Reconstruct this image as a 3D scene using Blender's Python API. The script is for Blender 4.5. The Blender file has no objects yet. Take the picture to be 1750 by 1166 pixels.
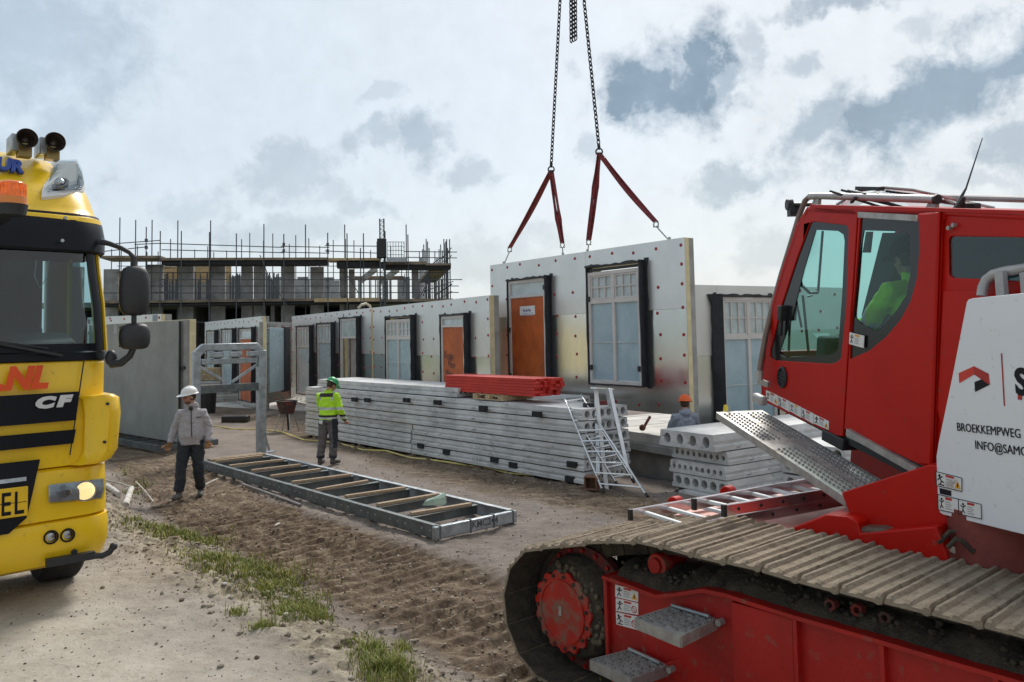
import bpy, bmesh, math, random
import numpy as np
from mathutils import Vector, Matrix, noise, geometry
random.seed(7)
R = math.radians
SC = bpy.context.scene
COL = SC.collection
# ---------------------------------------------------------------- camera
F = 1380.0
EYE = Vector((0, 0, 2.6))
PITCH, ROLL = R(3.5), R(1.1)
HORY = 572.0
SHIFT = (-math.tan(PITCH) * F - (583 - HORY)) / 1750.0
_f = Vector((0, math.cos(PITCH), math.sin(PITCH)))
_r0 = Vector((1, 0, 0)); _u0 = Vector((0, -math.sin(PITCH), math.cos(PITCH)))
_r = _r0 * math.cos(ROLL) - _u0 * math.sin(ROLL)
_u = _u0 * math.cos(ROLL) + _r0 * math.sin(ROLL)
cam = bpy.data.cameras.new('camera'); camo = bpy.data.objects.new('camera', cam); COL.objects.link(camo)
cam.sensor_width = 36; cam.lens = 36 * F / 1750; cam.shift_y = SHIFT
cam.clip_start = 0.1; cam.clip_end = 5000
_m = Matrix.Identity(4)
for i in range(3):
    _m[i][0] = _r[i]; _m[i][1] = _u[i]; _m[i][2] = -_f[i]; _m[i][3] = EYE[i]
camo.matrix_world = _m
SC.camera = camo

def ray(px, py):
    return _f + _r * ((px - 875) / F) + _u * ((583 - py + SHIFT * 1750) / F)
def P(px, py, d):                       # point seen at pixel, at depth Y = d
    v = ray(px, py); return EYE + v * (d / v.y)
def G(px, py, z=0.0):                   # point seen at pixel, at height z
    v = ray(px, py); return EYE + v * ((z - EYE.z) / v.z)
def ON(px, py, o, n):                   # point seen at pixel, on a plane
    v = ray(px, py); return EYE + v * ((o - EYE).dot(n) / v.dot(n))

# ---------------------------------------------------------------- world
SUN_EL, SUN_AZ = R(47), R(14)           # azimuth measured from +Y towards +X
w = bpy.data.worlds.new('World'); SC.world = w; w.use_nodes = True
nt = w.node_tree; nt.nodes.clear()
def WN(t, **k):
    n = nt.nodes.new(t)
    for a, b in k.items(): setattr(n, a, b)
    return n
def WL(a, b): nt.links.new(a, b)
def wmath(op, a, b=None, c=None, clamp=False):
    n = WN('ShaderNodeMath', operation=op); n.use_clamp = clamp
    for i, v in enumerate((a, b, c)):
        if v is None: continue
        if isinstance(v, (int, float)): n.inputs[i].default_value = v
        else: WL(v, n.inputs[i])
    return n.outputs[0]
out = WN('ShaderNodeOutputWorld')
sky = WN('ShaderNodeTexSky', sky_type='NISHITA'); sky.sun_disc = False
sky.sun_elevation = SUN_EL; sky.sun_rotation = SUN_AZ; sky.air_density = 1.2; sky.dust_density = 2.0
bg1 = WN('ShaderNodeBackground'); bg1.inputs[1].default_value = 0.10; WL(sky.outputs[0], bg1.inputs[0])
tc = WN('ShaderNodeTexCoord'); sep = WN('ShaderNodeSeparateXYZ'); WL(tc.outputs['Generated'], sep.inputs[0])
az = wmath('ARCTAN2', sep.outputs[0], sep.outputs[1]); el = wmath('ARCSINE', sep.outputs[2])
ae = WN('ShaderNodeCombineXYZ'); WL(az, ae.inputs[0]); WL(el, ae.inputs[1])
CL = [(1140,150,118,70,-4,1.),(1205,110,62,52,0,1.),(1070,180,55,34,0,1),(1290,80,24,48,-15,.5),(1370,110,30,26,30,.55),(1450,-5,95,20,0,.8),(1640,150,150,50,33,.95),(1530,205,110,42,25,.95),(1730,95,70,40,20,.95),
      (1395,225,72,46,25,.75),(1275,318,78,30,0,.65),(1740,245,60,28,0,.65),(1585,55,36,26,0,.4),(712,232,44,46,-20,.65),(645,235,45,24,20,.5),(812,302,50,30,0,.5),(495,298,72,40,15,.42),(635,360,56,24,0,.4),(560,330,42,26,0,.3),
      (40,60,170,105,10,.42),(95,225,50,55,0,.36),(330,360,50,32,0,.25),(470,400,75,30,0,.42),(560,395,60,24,0,.35),(990,272,24,20,0,.45),(1660,312,45,16,0,.35),(650,155,30,12,25,.25),(1230,135,30,60,0,.8),
      (840,440,120,34,0,.3),(1300,420,80,30,0,.3),(-200,300,200,90,0,.6),(2050,200,190,120,0,.7),(2300,450,200,80,0,.6),(900,-300,220,90,0,.7),(300,-250,180,70,0,.5),(1500,-350,160,90,0,.7)]
nz = WN('ShaderNodeTexNoise'); nz.inputs['Scale'].default_value = 7; nz.inputs['Detail'].default_value = 7; nz.inputs['Roughness'].default_value = .6
WL(tc.outputs['Generated'], nz.inputs['Vector'])
nz2 = WN('ShaderNodeTexNoise'); nz2.inputs['Scale'].default_value = 26; nz2.inputs['Detail'].default_value = 9; nz2.inputs['Roughness'].default_value = .62; nz2.inputs['Distortion'].default_value = .25
WL(tc.outputs['Generated'], nz2.inputs['Vector'])
wob = wmath('MULTIPLY', wmath('SUBTRACT', nz.outputs[0], .5), .9)
wob2 = wmath('MULTIPLY', wmath('SUBTRACT', nz2.outputs[0], .5), 1.7)
wob = wmath('ADD', wob, wob2)
wp = WN('ShaderNodeTexNoise'); wp.inputs['Scale'].default_value = 11; wp.inputs['Detail'].default_value = 6; wp.inputs['Roughness'].default_value = .62
WL(tc.outputs['Generated'], wp.inputs['Vector'])
wv = WN('ShaderNodeVectorMath', operation='SUBTRACT'); WL(wp.outputs['Color'], wv.inputs[0]); wv.inputs[1].default_value = (.5, .5, .5)
ws = WN('ShaderNodeVectorMath', operation='MULTIPLY_ADD'); WL(wv.outputs[0], ws.inputs[0]); ws.inputs[1].default_value = (.15, .12, 0); WL(ae.outputs[0], ws.inputs[2])
dens = None
for (px, py, rx, ry, an, st) in CL:
    v = ray(px, py).normalized()
    a0 = math.atan2(v.x, v.y); e0 = math.asin(v.z)
    mp = WN('ShaderNodeMapping', vector_type='TEXTURE'); WL(ws.outputs[0], mp.inputs[0])
    mp.inputs['Location'].default_value = (a0, e0, 0); mp.inputs['Rotation'].default_value = (0, 0, R(an))
    mp.inputs['Scale'].default_value = (rx * 1.12 / F, ry * 1.12 / F, 1)
    ln = WN('ShaderNodeVectorMath', operation='LENGTH'); WL(mp.outputs[0], ln.inputs[0])
    d = wmath('ADD', ln.outputs['Value'], wob)
    mr = WN('ShaderNodeMapRange', interpolation_type='SMOOTHSTEP'); WL(d, mr.inputs[0])
    mr.inputs[1].default_value = 1.28; mr.inputs[2].default_value = .40; mr.inputs[3].default_value = 0; mr.inputs[4].default_value = st
    dens = mr.outputs[0] if dens is None else wmath('MAXIMUM', dens, mr.outputs[0])
# broad thin veil over the blue
nz3 = WN('ShaderNodeTexNoise'); nz3.inputs['Scale'].default_value = 2.2; nz3.inputs['Detail'].default_value = 6; nz3.inputs['Roughness'].default_value = .5
WL(tc.outputs['Generated'], nz3.inputs['Vector'])
veil = WN('ShaderNodeMapRange'); WL(nz3.outputs[0], veil.inputs[0]); veil.inputs[1].default_value = .3; veil.inputs[2].default_value = .7; veil.inputs[3].default_value = .72; veil.inputs[4].default_value = .98
# light cloud colour: cooler to the left, warmer white to the right, dimmer behind the viewer
azr = WN('ShaderNodeMapRange'); WL(az, azr.inputs[0]); azr.inputs[1].default_value = -.75; azr.inputs[2].default_value = .75
hz = WN('ShaderNodeValToRGB'); WL(azr.outputs[0], hz.inputs[0])
hz.color_ramp.elements[0].color = (.56, .65, .735, 1); hz.color_ramp.elements[1].color = (.70, .73, .75, 1)
m1 = hz.color_ramp.elements.new(.5); m1.color = (.635, .70, .76, 1)
br = WN('ShaderNodeMapRange'); WL(nz2.outputs[0], br.inputs[0]); br.inputs[1].default_value = .3; br.inputs[2].default_value = .7; br.inputs[3].default_value = .95; br.inputs[4].default_value = 1.05
back = WN('ShaderNodeMapRange', interpolation_type='SMOOTHSTEP'); WL(sep.outputs[1], back.inputs[0]); back.inputs[1].default_value = -.5; back.inputs[2].default_value = .5; back.inputs[3].default_value = .78; back.inputs[4].default_value = 1.0
mult = wmath('MULTIPLY', br.outputs[0], back.outputs[0])
dark = WN('ShaderNodeMix', data_type='RGBA'); WL(dens, dark.inputs[0]); WL(hz.outputs[0], dark.inputs[6])
dcol = WN('ShaderNodeValToRGB'); WL(nz.outputs[0], dcol.inputs[0]); dcol.color_ramp.elements[0].position = .32; dcol.color_ramp.elements[1].position = .68
dcol.color_ramp.elements[0].color = (.20, .275, .35, 1); dcol.color_ramp.elements[1].color = (.27, .36, .45, 1)
WL(dcol.outputs[0], dark.inputs[7])
bg2 = WN('ShaderNodeBackground'); WL(dark.outputs[2], bg2.inputs[0]); WL(mult, bg2.inputs[1])
mx = WN('ShaderNodeMixShader'); WL(wmath('MAXIMUM', veil.outputs[0], dens), mx.inputs[0]); WL(bg1.outputs[0], mx.inputs[1]); WL(bg2.outputs[0], mx.inputs[2])
WL(mx.outputs[0], out.inputs[0])
w.cycles.sampling_method = 'MANUAL'; w.cycles.sample_map_resolution = 512

sl = bpy.data.lights.new('sun', 'SUN'); sl.energy = 2.8; sl.angle = R(17); sl.color = (1, .95, .88)
so = bpy.data.objects.new('sun', sl); COL.objects.link(so)
sd = Vector((math.sin(SUN_AZ) * math.cos(SUN_EL), math.cos(SUN_AZ) * math.cos(SUN_EL), math.sin(SUN_EL)))
so.rotation_euler = sd.to_track_quat('Z', 'Y').to_euler()
SC.view_settings.view_transform = 'Standard'; SC.view_settings.look = 'None'
SC.view_settings.exposure = 0.27; SC.view_settings.gamma = 1.0; SC.view_settings.use_curve_mapping = False
SC.render.resolution_x = 1024; SC.render.resolution_y = 682
SC.cycles.max_bounces = 6; SC.cycles.transparent_max_bounces = 12

# ---------------------------------------------------------------- helpers
FR = {}
def setp(o, label=None, cat=None, group=None, kind=None):
    if label: o['label'] = label
    if cat: o['category'] = cat
    if group: o['group'] = group
    if kind: o['kind'] = kind
    return o
def frame(o, x, z=None):                # local-to-world matrix from origin, x axis (and up)
    x = Vector(x).normalized(); z = Vector(z or (0, 0, 1))
    y = z.cross(x).normalized(); z = x.cross(y).normalized()
    m = Matrix.Identity(4)
    for i in range(3):
        m[i][0] = x[i]; m[i][1] = y[i]; m[i][2] = z[i]; m[i][3] = o[i]
    return m
def T(x=0, y=0, z=0): return Matrix.Translation((x, y, z))
def RX(a): return Matrix.Rotation(a, 4, 'X')
def RY(a): return Matrix.Rotation(a, 4, 'Y')
def RZ(a): return Matrix.Rotation(a, 4, 'Z')
def thing(name, label, cat, M=None, group=None):
    o = bpy.data.objects.new(name, None); COL.objects.link(o); o.empty_display_size = .2
    M = M or Matrix.Identity(4)
    o.matrix_basis = M; FR[o.name] = M.copy()
    return setp(o, label, cat, group)
def inst(name, me, parent, Mw):
    o = bpy.data.objects.new(name, me); COL.objects.link(o)
    if parent:
        o.parent = parent; o.matrix_basis = FR[parent.name].inverted() @ Mw
    else: o.matrix_basis = Mw
    FR[o.name] = Mw.copy()
    return o
class MB:
    def __init__(s, T=None): s.v = []; s.f = []; s.mi = []; s.T = T or Matrix.Identity(4); s.m = 0
    def add(s, vs, fs):
        b = len(s.v); s.v += [s.T @ Vector(p) for p in vs]
        s.f += [tuple(i + b for i in f) for f in fs]; s.mi += [s.m] * len(fs); return s
    def bx(s, x0, x1, y0, y1, z0, z1):
        vs = [(x, y, z) for x in (x0, x1) for y in (y0, y1) for z in (z0, z1)]
        return s.add(vs, [(0,1,3,2), (4,6,7,5), (0,4,5,1), (2,3,7,6), (0,2,6,4), (1,5,7,3)])
    def cb(s, c, sz, M=None):
        M = M or Matrix.Identity(4); h = [a / 2 for a in sz]
        vs = [Vector(c) + (M @ Vector((x, y, z))) for x in (-h[0], h[0]) for y in (-h[1], h[1]) for z in (-h[2], h[2])]
        return s.add(vs, [(0,1,3,2), (4,6,7,5), (0,4,5,1), (2,3,7,6), (0,2,6,4), (1,5,7,3)])
    def bar(s, p, q, w_, h_, up=(0, 0, 1)):
        p = Vector(p); q = Vector(q); d = (q - p).normalized(); up = Vector(up)
        if abs(d.dot(up)) > .98: up = Vector((0, 1, 0))
        a = d.cross(up).normalized(); b = a.cross(d).normalized()
        vs = [e + a * (i * w_ / 2) + b * (j * h_ / 2) for e in (p, q) for i in (-1, 1) for j in (-1, 1)]
        return s.add(vs, [(0,1,3,2), (4,6,7,5), (0,4,5,1), (2,3,7,6), (0,2,6,4), (1,5,7,3)])
    def tube(s, p, q, r, r2=None, n=8, cap=True):
        return s.path([p, q], r, n, cap, rs=[r, r if r2 is None else r2])
    def path(s, pts, r, n=8, cap=True, rs=None, sq=1.0):
        pts = [Vector(p) for p in pts]; rs = rs or [r] * len(pts)
        rings = []; a = None
        for i, p in enumerate(pts):
            d = (pts[min(i + 1, len(pts) - 1)] - pts[max(i - 1, 0)]).normalized()
            if a is None: a = d.orthogonal().normalized()
            a = (a - d * a.dot(d)).normalized(); b = d.cross(a)
            rings.append([p + (a * math.cos(t) + b * (math.sin(t) * sq)) * rs[i] for t in [2 * math.pi * k / n for k in range(n)]])
        return s.loft(rings, cap)
    def loft(s, rings, cap=True, closed=True):
        n = len(rings[0]); vs = [p for r_ in rings for p in r_]; fs = []
        for i in range(len(rings) - 1):
            for k in range(n if closed else n - 1):
                fs.append((i*n + k, i*n + (k+1) % n, (i+1)*n + (k+1) % n, (i+1)*n + k))
        if cap: fs += [tuple(reversed(range(n))), tuple(range((len(rings)-1)*n, len(rings)*n))]
        return s.add(vs, fs)
    def prism(s, poly, y0, y1, holes=(), mp=None):
        mp = mp or (lambda a, b, c: Vector((a, c, b)))
        loops = [list(poly)] + [list(h) for h in holes]
        flat = [p for l in loops for p in l]
        tris = geometry.tessellate_polygon([[Vector((a, b, 0)) for a, b in l] for l in loops])
        n = len(flat)
        vs = [mp(a, b, y0) for a, b in flat] + [mp(a, b, y1) for a, b in flat]
        fs = [tuple(t) for t in tris] + [tuple(i + n for i in reversed(t)) for t in tris]
        k = 0
        for l in loops:
            for i in range(len(l)):
                a = k + i; b = k + (i + 1) % len(l); fs.append((a, b, b + n, a + n))
            k += len(l)
        return s.add(vs, fs)
    def ell(s, c, r, nu=12, nv=8, M=None):
        c = Vector(c); M = M or Matrix.Identity(3)
        if isinstance(r, (int, float)): r = (r, r, r)
        rings = []
        for j in range(1, nv):
            t = math.pi * j / nv
            rings.append([c + M @ Vector((r[0]*math.sin(t)*math.cos(2*math.pi*k/nu), r[1]*math.sin(t)*math.sin(2*math.pi*k/nu), -r[2]*math.cos(t))) for k in range(nu)])
        b = [p for q in rings for p in q]; vs = b + [c + M @ Vector((0,0,-r[2])), c + M @ Vector((0,0,r[2]))]; fs = []
        for i in range(len(rings)-1):
            for k in range(nu): fs.append((i*nu+k, i*nu+(k+1)%nu, (i+1)*nu+(k+1)%nu, (i+1)*nu+k))
        L = len(b); o = (len(rings)-1)*nu
        for k in range(nu): fs.append((L, (k+1)%nu, k)); fs.append((L+1, o+k, o+(k+1)%nu))
        return s.add(vs, fs)
    def cyl(s, c, ax, r, h, n=24, r2=None):
        c = Vector(c); ax = Vector(ax).normalized()
        return s.tube(c - ax*h/2, c + ax*h/2, r, r2, n)
    def ring(s, c, ax, ro, ri, h, n=32):
        c = Vector(c); ax = Vector(ax).normalized(); a = ax.orthogonal().normalized(); b = ax.cross(a)
        rr = []
        for k in range(n):
            t = 2*math.pi*k/n; e = a*math.cos(t)+b*math.sin(t)
            rr.append([c+e*ri-ax*h/2, c+e*ro-ax*h/2, c+e*ro+ax*h/2, c+e*ri+ax*h/2])
        rr.append(rr[0]); return s.loft(rr, cap=False)
    def build(s, name, mat, parent=None, smooth=False, bevel=0, seg=2, ang=35, fix=True):
        me = bpy.data.meshes.new(name)
        Mi = FR[parent.name].inverted() if parent else Matrix.Identity(4)
        me.from_pydata([tuple(Mi @ p) for p in s.v], [], s.f)
        mats = mat if isinstance(mat, (list, tuple)) else [mat]
        for m in mats: me.materials.append(m)
        if len(mats) > 1: me.polygons.foreach_set('material_index', s.mi)
        if fix:
            bm = bmesh.new(); bm.from_mesh(me); bmesh.ops.recalc_face_normals(bm, faces=bm.faces); bm.to_mesh(me); bm.free()
        if smooth:
            me.polygons.foreach_set('use_smooth', [True]*len(me.polygons))
            if smooth != 2: me.set_sharp_from_angle(angle=R(ang))
        o = bpy.data.objects.new(name, me); COL.objects.link(o)
        if parent: o.parent = parent; FR[o.name] = FR[parent.name]
        else: FR[o.name] = Matrix.Identity(4)
        if bevel:
            b = o.modifiers.new('bevel', 'BEVEL'); b.width = bevel; b.segments = seg; b.limit_method = 'ANGLE'; b.angle_limit = R(30)
            me.polygons.foreach_set('use_smooth', [True]*len(me.polygons)); me.set_sharp_from_angle(angle=R(40))
        return o
def recenter(o, M):                     # give a top-level mesh its own local frame
    o.data.transform(M.inverted()); o.matrix_basis = M; FR[o.name] = M.copy(); return o

# ---------------------------------------------------------------- materials
MATS = {}
def mat(name, col, rough=.6, metal=0., var=.12, scale=3., col2=None, cs=(.4, .6), bump=0., bscale=30., spec=None, dirt=None, dirt_amt=.5, dscale=4., coat=0, emit=None, trans=0, rvar=0., aniso=None, dist=0.):
    if name in MATS: return MATS[name]
    m = bpy.data.materials.new(name); m.use_nodes = True; n = m.node_tree.nodes; l = m.node_tree.links
    b = n['Principled BSDF']
    tc = n.new('ShaderNodeTexCoord'); vec = tc.outputs['Object']
    if aniso:
        mp = n.new('ShaderNodeMapping'); mp.inputs['Scale'].default_value = aniso; l.new(vec, mp.inputs[0]); vec = mp.outputs[0]
    def tex(sc, det=5, ro=.6):
        t = n.new('ShaderNodeTexNoise'); t.inputs['Scale'].default_value = sc; t.inputs['Detail'].default_value = det; t.inputs['Roughness'].default_value = ro; t.inputs['Distortion'].default_value = dist
        l.new(vec, t.inputs['Vector']); return t.outputs[0]
    c = tuple(col) + (1,)
    c2 = (tuple(col2) + (1,)) if col2 else tuple(max(0, x * (1 - var)) for x in col) + (1,)
    t1 = tex(scale); rp = n.new('ShaderNodeValToRGB'); l.new(t1, rp.inputs[0])
    rp.color_ramp.elements[0].position = cs[0]; rp.color_ramp.elements[1].position = cs[1]
    rp.color_ramp.elements[0].color = c2; rp.color_ramp.elements[1].color = c
    cur = rp.outputs[0]
    if dirt:
        t2 = tex(dscale, 8, .7); r2 = n.new('ShaderNodeMapRange'); l.new(t2, r2.inputs[0])
        r2.inputs[1].default_value = .62 - dirt_amt*.25; r2.inputs[2].default_value = .72 - dirt_amt*.12
        mx = n.new('ShaderNodeMix'); mx.data_type = 'RGBA'; l.new(r2.outputs[0], mx.inputs[0]); l.new(cur, mx.inputs[6]); mx.inputs[7].default_value = tuple(dirt) + (1,)
        cur = mx.outputs[2]
        ro = n.new('ShaderNodeMapRange'); l.new(r2.outputs[0], ro.inputs[0]); ro.inputs[3].default_value = rough; ro.inputs[4].default_value = .9; l.new(ro.outputs[0], b.inputs['Roughness'])
        if metal:
            rm = n.new('ShaderNodeMapRange'); l.new(r2.outputs[0], rm.inputs[0]); rm.inputs[3].default_value = metal; rm.inputs[4].default_value = 0; l.new(rm.outputs[0], b.inputs['Metallic'])
    else:
        b.inputs['Roughness'].default_value = rough; b.inputs['Metallic'].default_value = metal
        if rvar:
            rr = n.new('ShaderNodeMapRange'); l.new(tex(scale*1.7), rr.inputs[0]); rr.inputs[1].default_value = .3; rr.inputs[2].default_value = .7
            rr.inputs[3].default_value = max(0, rough - rvar); rr.inputs[4].default_value = rough + rvar; l.new(rr.outputs[0], b.inputs['Roughness'])
    l.new(cur, b.inputs['Base Color'])
    if bump:
        bp = n.new('ShaderNodeBump'); bp.inputs['Strength'].default_value = min(1, bump); bp.inputs['Distance'].default_value = .02*max(1, bump); l.new(tex(bscale, 6, .65), bp.inputs['Height']); l.new(bp.outputs[0], b.inputs['Normal'])
    if coat: b.inputs['Coat Weight'].default_value = coat; b.inputs['Coat Roughness'].default_value = .05
    if spec is not None: b.inputs['Specular IOR Level'].default_value = spec
    if emit: b.inputs['Emission Color'].default_value = tuple(emit[:3]) + (1,); b.inputs['Emission Strength'].default_value = emit[3]
    if trans: b.inputs['Transmission Weight'].default_value = trans
    MATS[name] = m; return m
def glassmat(name, tint, refl=.12, rough=.03, opac=0.0, ocol=(.5,.6,.6)):   # thin tinted pane
    if name in MATS: return MATS[name]
    m = bpy.data.materials.new(name); m.use_nodes = True; n = m.node_tree.nodes; l = m.node_tree.links; n.clear()
    o = n.new('ShaderNodeOutputMaterial'); tr = n.new('ShaderNodeBsdfTransparent'); tr.inputs[0].default_value = tuple(tint) + (1,)
    gl = n.new('ShaderNodeBsdfGlossy'); gl.inputs['Roughness'].default_value = rough
    fr = n.new('ShaderNodeLayerWeight'); fr.inputs[0].default_value = .5
    pw_ = n.new('ShaderNodeMath'); pw_.operation = 'POWER'; pw_.inputs[1].default_value = 4.5; l.new(fr.outputs['Facing'], pw_.inputs[0])
    ad = n.new('ShaderNodeMath'); ad.operation = 'ADD'; ad.inputs[1].default_value = refl; ad.use_clamp = True; l.new(pw_.outputs[0], ad.inputs[0])
    mx = n.new('ShaderNodeMixShader'); l.new(ad.outputs[0], mx.inputs[0]); l.new(tr.outputs[0], mx.inputs[1]); l.new(gl.outputs[0], mx.inputs[2])
    last = mx
    if opac:
        df = n.new('ShaderNodeBsdfDiffuse'); df.inputs[0].default_value = tuple(ocol) + (1,)
        m2 = n.new('ShaderNodeMixShader'); m2.inputs[0].default_value = opac; l.new(mx.outputs[0], m2.inputs[1]); l.new(df.outputs[0], m2.inputs[2]); last = m2
    l.new(last.outputs[0], o.inputs[0]); MATS[name] = m; return m

m_conc = mat('concrete', (.36,.36,.345), .85, var=.25, scale=2.5, bump=.35, bscale=25)
m_slab = mat('precast', (.60,.605,.60), .75, var=.26, scale=1.6, bump=.3, bscale=18, dirt=(.24,.235,.22), dirt_amt=.25, dscale=3, aniso=(1,1,3))
m_galv = mat('galvanised', (.42,.46,.49), .45, .75, var=.3, scale=6, rvar=.12, bump=.08, bscale=20)
m_steel = mat('dull_steel', (.17,.195,.20), .5, .6, var=.35, scale=5, bump=.15, bscale=25, dirt=(.14,.12,.10), dirt_amt=.35)
m_alu = mat('aluminium', (.72,.74,.76), .32, .85, var=.12, scale=8, rvar=.1)
m_black = mat('black_plastic', (.018,.019,.021), .5, var=.2, scale=10, bump=.1, bscale=120)
m_rubber = mat('black_membrane', (.025,.029,.036), .55, var=.35, scale=6, bump=.5, bscale=14)
m_wood = mat('batten_wood', (.46,.34,.22), .8, col2=(.26,.19,.13), scale=5, cs=(.3,.7), bump=.4, bscale=30, aniso=(1,6,6))
m_pwood = mat('pallet_wood', (.55,.43,.26), .8, col2=(.36,.27,.16), scale=6, bump=.3)
m_pole = mat('scaffold_tube', (.10,.115,.13), .6, .3, var=.3, scale=2)
m_deck = mat('scaffold_board', (.27,.215,.16), .85, col2=(.13,.105,.085), scale=1.3, cs=(.35,.65))
m_deckl = mat('new_board', (.50,.38,.22), .85, var=.2, scale=2)
m_block = mat('lime_block', (.33,.335,.34), .9, col2=(.22,.225,.23), scale=1.2, bump=.2)
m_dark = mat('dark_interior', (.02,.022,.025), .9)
m_yins = mat('insulation', (.72,.63,.38), .8, var=.15, scale=4, bump=.3)
m_white = mat('white_plastic', (.78,.78,.77), .4, var=.06)
m_redp = mat('red_plastic', (.42,.03,.035), .45, var=.1)
# ---------------------------------------------------------------- ground and road
UL = Vector((-.656, .755, 0)); NR = Vector((.755, .656, 0))        # along the road, and across it towards the works
A0 = Vector((-.62, 4.9, 0))
def sst(a, b, x):
    t = min(1, max(0, (x - a) / (b - a))); return t*t*(3-2*t)
def crest(x, y):
    dx, dy = x - A0.x, y - A0.y
    s = dx*NR.x + dy*NR.y; t = dx*UL.x + dy*UL.y
    return s, t
def groundz(x, y, fine=True):
    s, t = crest(x, y)
    if t > 8: s -= (t-8)*.14
    wob = noise.noise(Vector((x*.5, y*.5, 1.3)))*.35 if -4 < s < 6 else 0
    k = 1 - sst(-.35, 1.25, s + wob)
    z = .5*k
    r = math.hypot(x, y)
    tr = sst(13.2, 14.6, y)*sst(1.2, 2.2, x)*(1-sst(19, 22, y))
    z -= .36*tr
    if fine and r < 45 and y > 0:
        near = 1 - sst(25, 45, r)
        rough = .25 + .75*sst(-1.3, -.2, s)
        z += near*rough*(.04*noise.noise(Vector((x*1.4, y*1.4, 0))) + (.012 if 1 < s < 3.1 else .026)*noise.noise(Vector((x*4.5, y*4.5, 5))) + .017*noise.noise(Vector((x*11, y*11, 9))))
        bank = math.exp(-((s - .35)/.55)**2)
        z += bank*near*(.09*abs(noise.noise(Vector((x*3.3, y*3.3, 3)))) + .07*noise.noise(Vector((x*7, y*7, 2))) + .035*noise.noise(Vector((x*17, y*17, 2))))
        # crawler marks: ridges across the travel direction
        def marks(s0, hw, amp, per, ph):
            e = sst(hw + .22, hw - .12, abs(s - s0)) if False else (1 - sst(hw - .15, hw + .2, abs(s - s0 + .15*noise.noise(Vector((t*.4, ph, 0))))))
            if e <= 0: return 0
            tt = t + .018*noise.noise(Vector((x*1.2, y*1.2, ph))) + .012*noise.noise(Vector((x*5, y*5, ph)))
            q = (tt/per) % 1.0
            ridge = 1 - sst(.10, .24, abs(q - .5))
            am = .55 + .9*noise.noise(Vector((x*.9, y*.9, 7 + ph))) + .5*noise.noise(Vector((x*4, y*4, 3)))
            return e*(-.035 + amp*ridge*max(0, am + .3)) * near
        z += marks(2.05, .9, .06, .215, 0)
        z += marks(6.9, .75, .03, .23, 4)
        # soil pushed up beside the marks
        for sb in (3.05,):
            z += near*.07*math.exp(-((s - sb)/.13)**2)*max(0, noise.noise(Vector((x*1.1, y*1.1, 11))) + .15)
    return z
def axis(lo, hi, st, far, g=1.22):
    a = [lo]
    while a[-1] < hi: a.append(a[-1] + st)
    d = st
    while a[-1] < far: d *= g; a.append(a[-1] + d)
    d = st; b = [a[0]]
    while b[-1] > -far: d *= g; b.append(b[-1] - d)
    return sorted(b[1:]) + a
xs = axis(-7.0, 3.2, .031, 1500, 1.15); ys = axis(3.4, 12.5, .031, 1500, 1.10)
nx, ny = len(xs), len(ys)
zv = np.zeros((ny, nx)); sv = np.zeros((ny, nx)); bv = np.zeros((ny, nx)); tv = np.zeros((ny, nx))
for j, y in enumerate(ys):
    for i, x in enumerate(xs):
        zv[j, i] = groundz(x, y)
        s, t = crest(x, y)
        n1 = noise.noise(Vector((x*1.3, y*1.3, 21)))*.35 + noise.noise(Vector((x*4, y*4, 4)))*.2 if abs(x) < 40 and 0 < y < 60 else 0
        if t > 8: s -= (t-8)*.14
        sv[j, i] = 1 - sst(-1.3, .35, s + n1)                      # pale sand of the road
        bv[j, i] = max(math.exp(-((s + n1 - .25)/.6)**2), 0)       # loose bank soil
        tv[j, i] = max(1 - sst(.6, 1.1, abs(s + n1*.6 - 2.05)), .75*(1 - sst(.5, 1.3, abs(s + n1 - 6.6))))  # turned brown earth
XX, YY = np.meshgrid(xs, ys)
co = np.stack([XX, YY, zv], -1).reshape(-1, 3)
def gmesh(name, keep, matl):
    idx = np.arange(nx*ny).reshape(ny, nx)
    q = np.stack([idx[:-1, :-1], idx[:-1, 1:], idx[1:, 1:], idx[1:, :-1]], -1)[keep]
    used, inv = np.unique(q, return_inverse=True); q = inv.reshape(-1, 4)
    me = bpy.data.meshes.new(name); n = len(used)
    me.vertices.add(n); me.vertices.foreach_set('co', co[used].ravel())
    me.loops.add(len(q)*4); me.loops.foreach_set('vertex_index', q.ravel())
    me.polygons.add(len(q)); me.polygons.foreach_set('loop_start', np.arange(len(q))*4)
    me.update(calc_edges=True); me.polygons.foreach_set('use_smooth', [True]*len(q))
    at = me.attributes.new('zone', 'FLOAT_COLOR', 'POINT')
    c = np.stack([sv.ravel()[used], bv.ravel()[used], tv.ravel()[used], np.ones(n)], -1)
    at.data.foreach_set('color', c.ravel())
    me.materials.append(matl)
    o = bpy.data.objects.new(name, me); COL.objects.link(o); o['kind'] = 'structure'; return o
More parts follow.
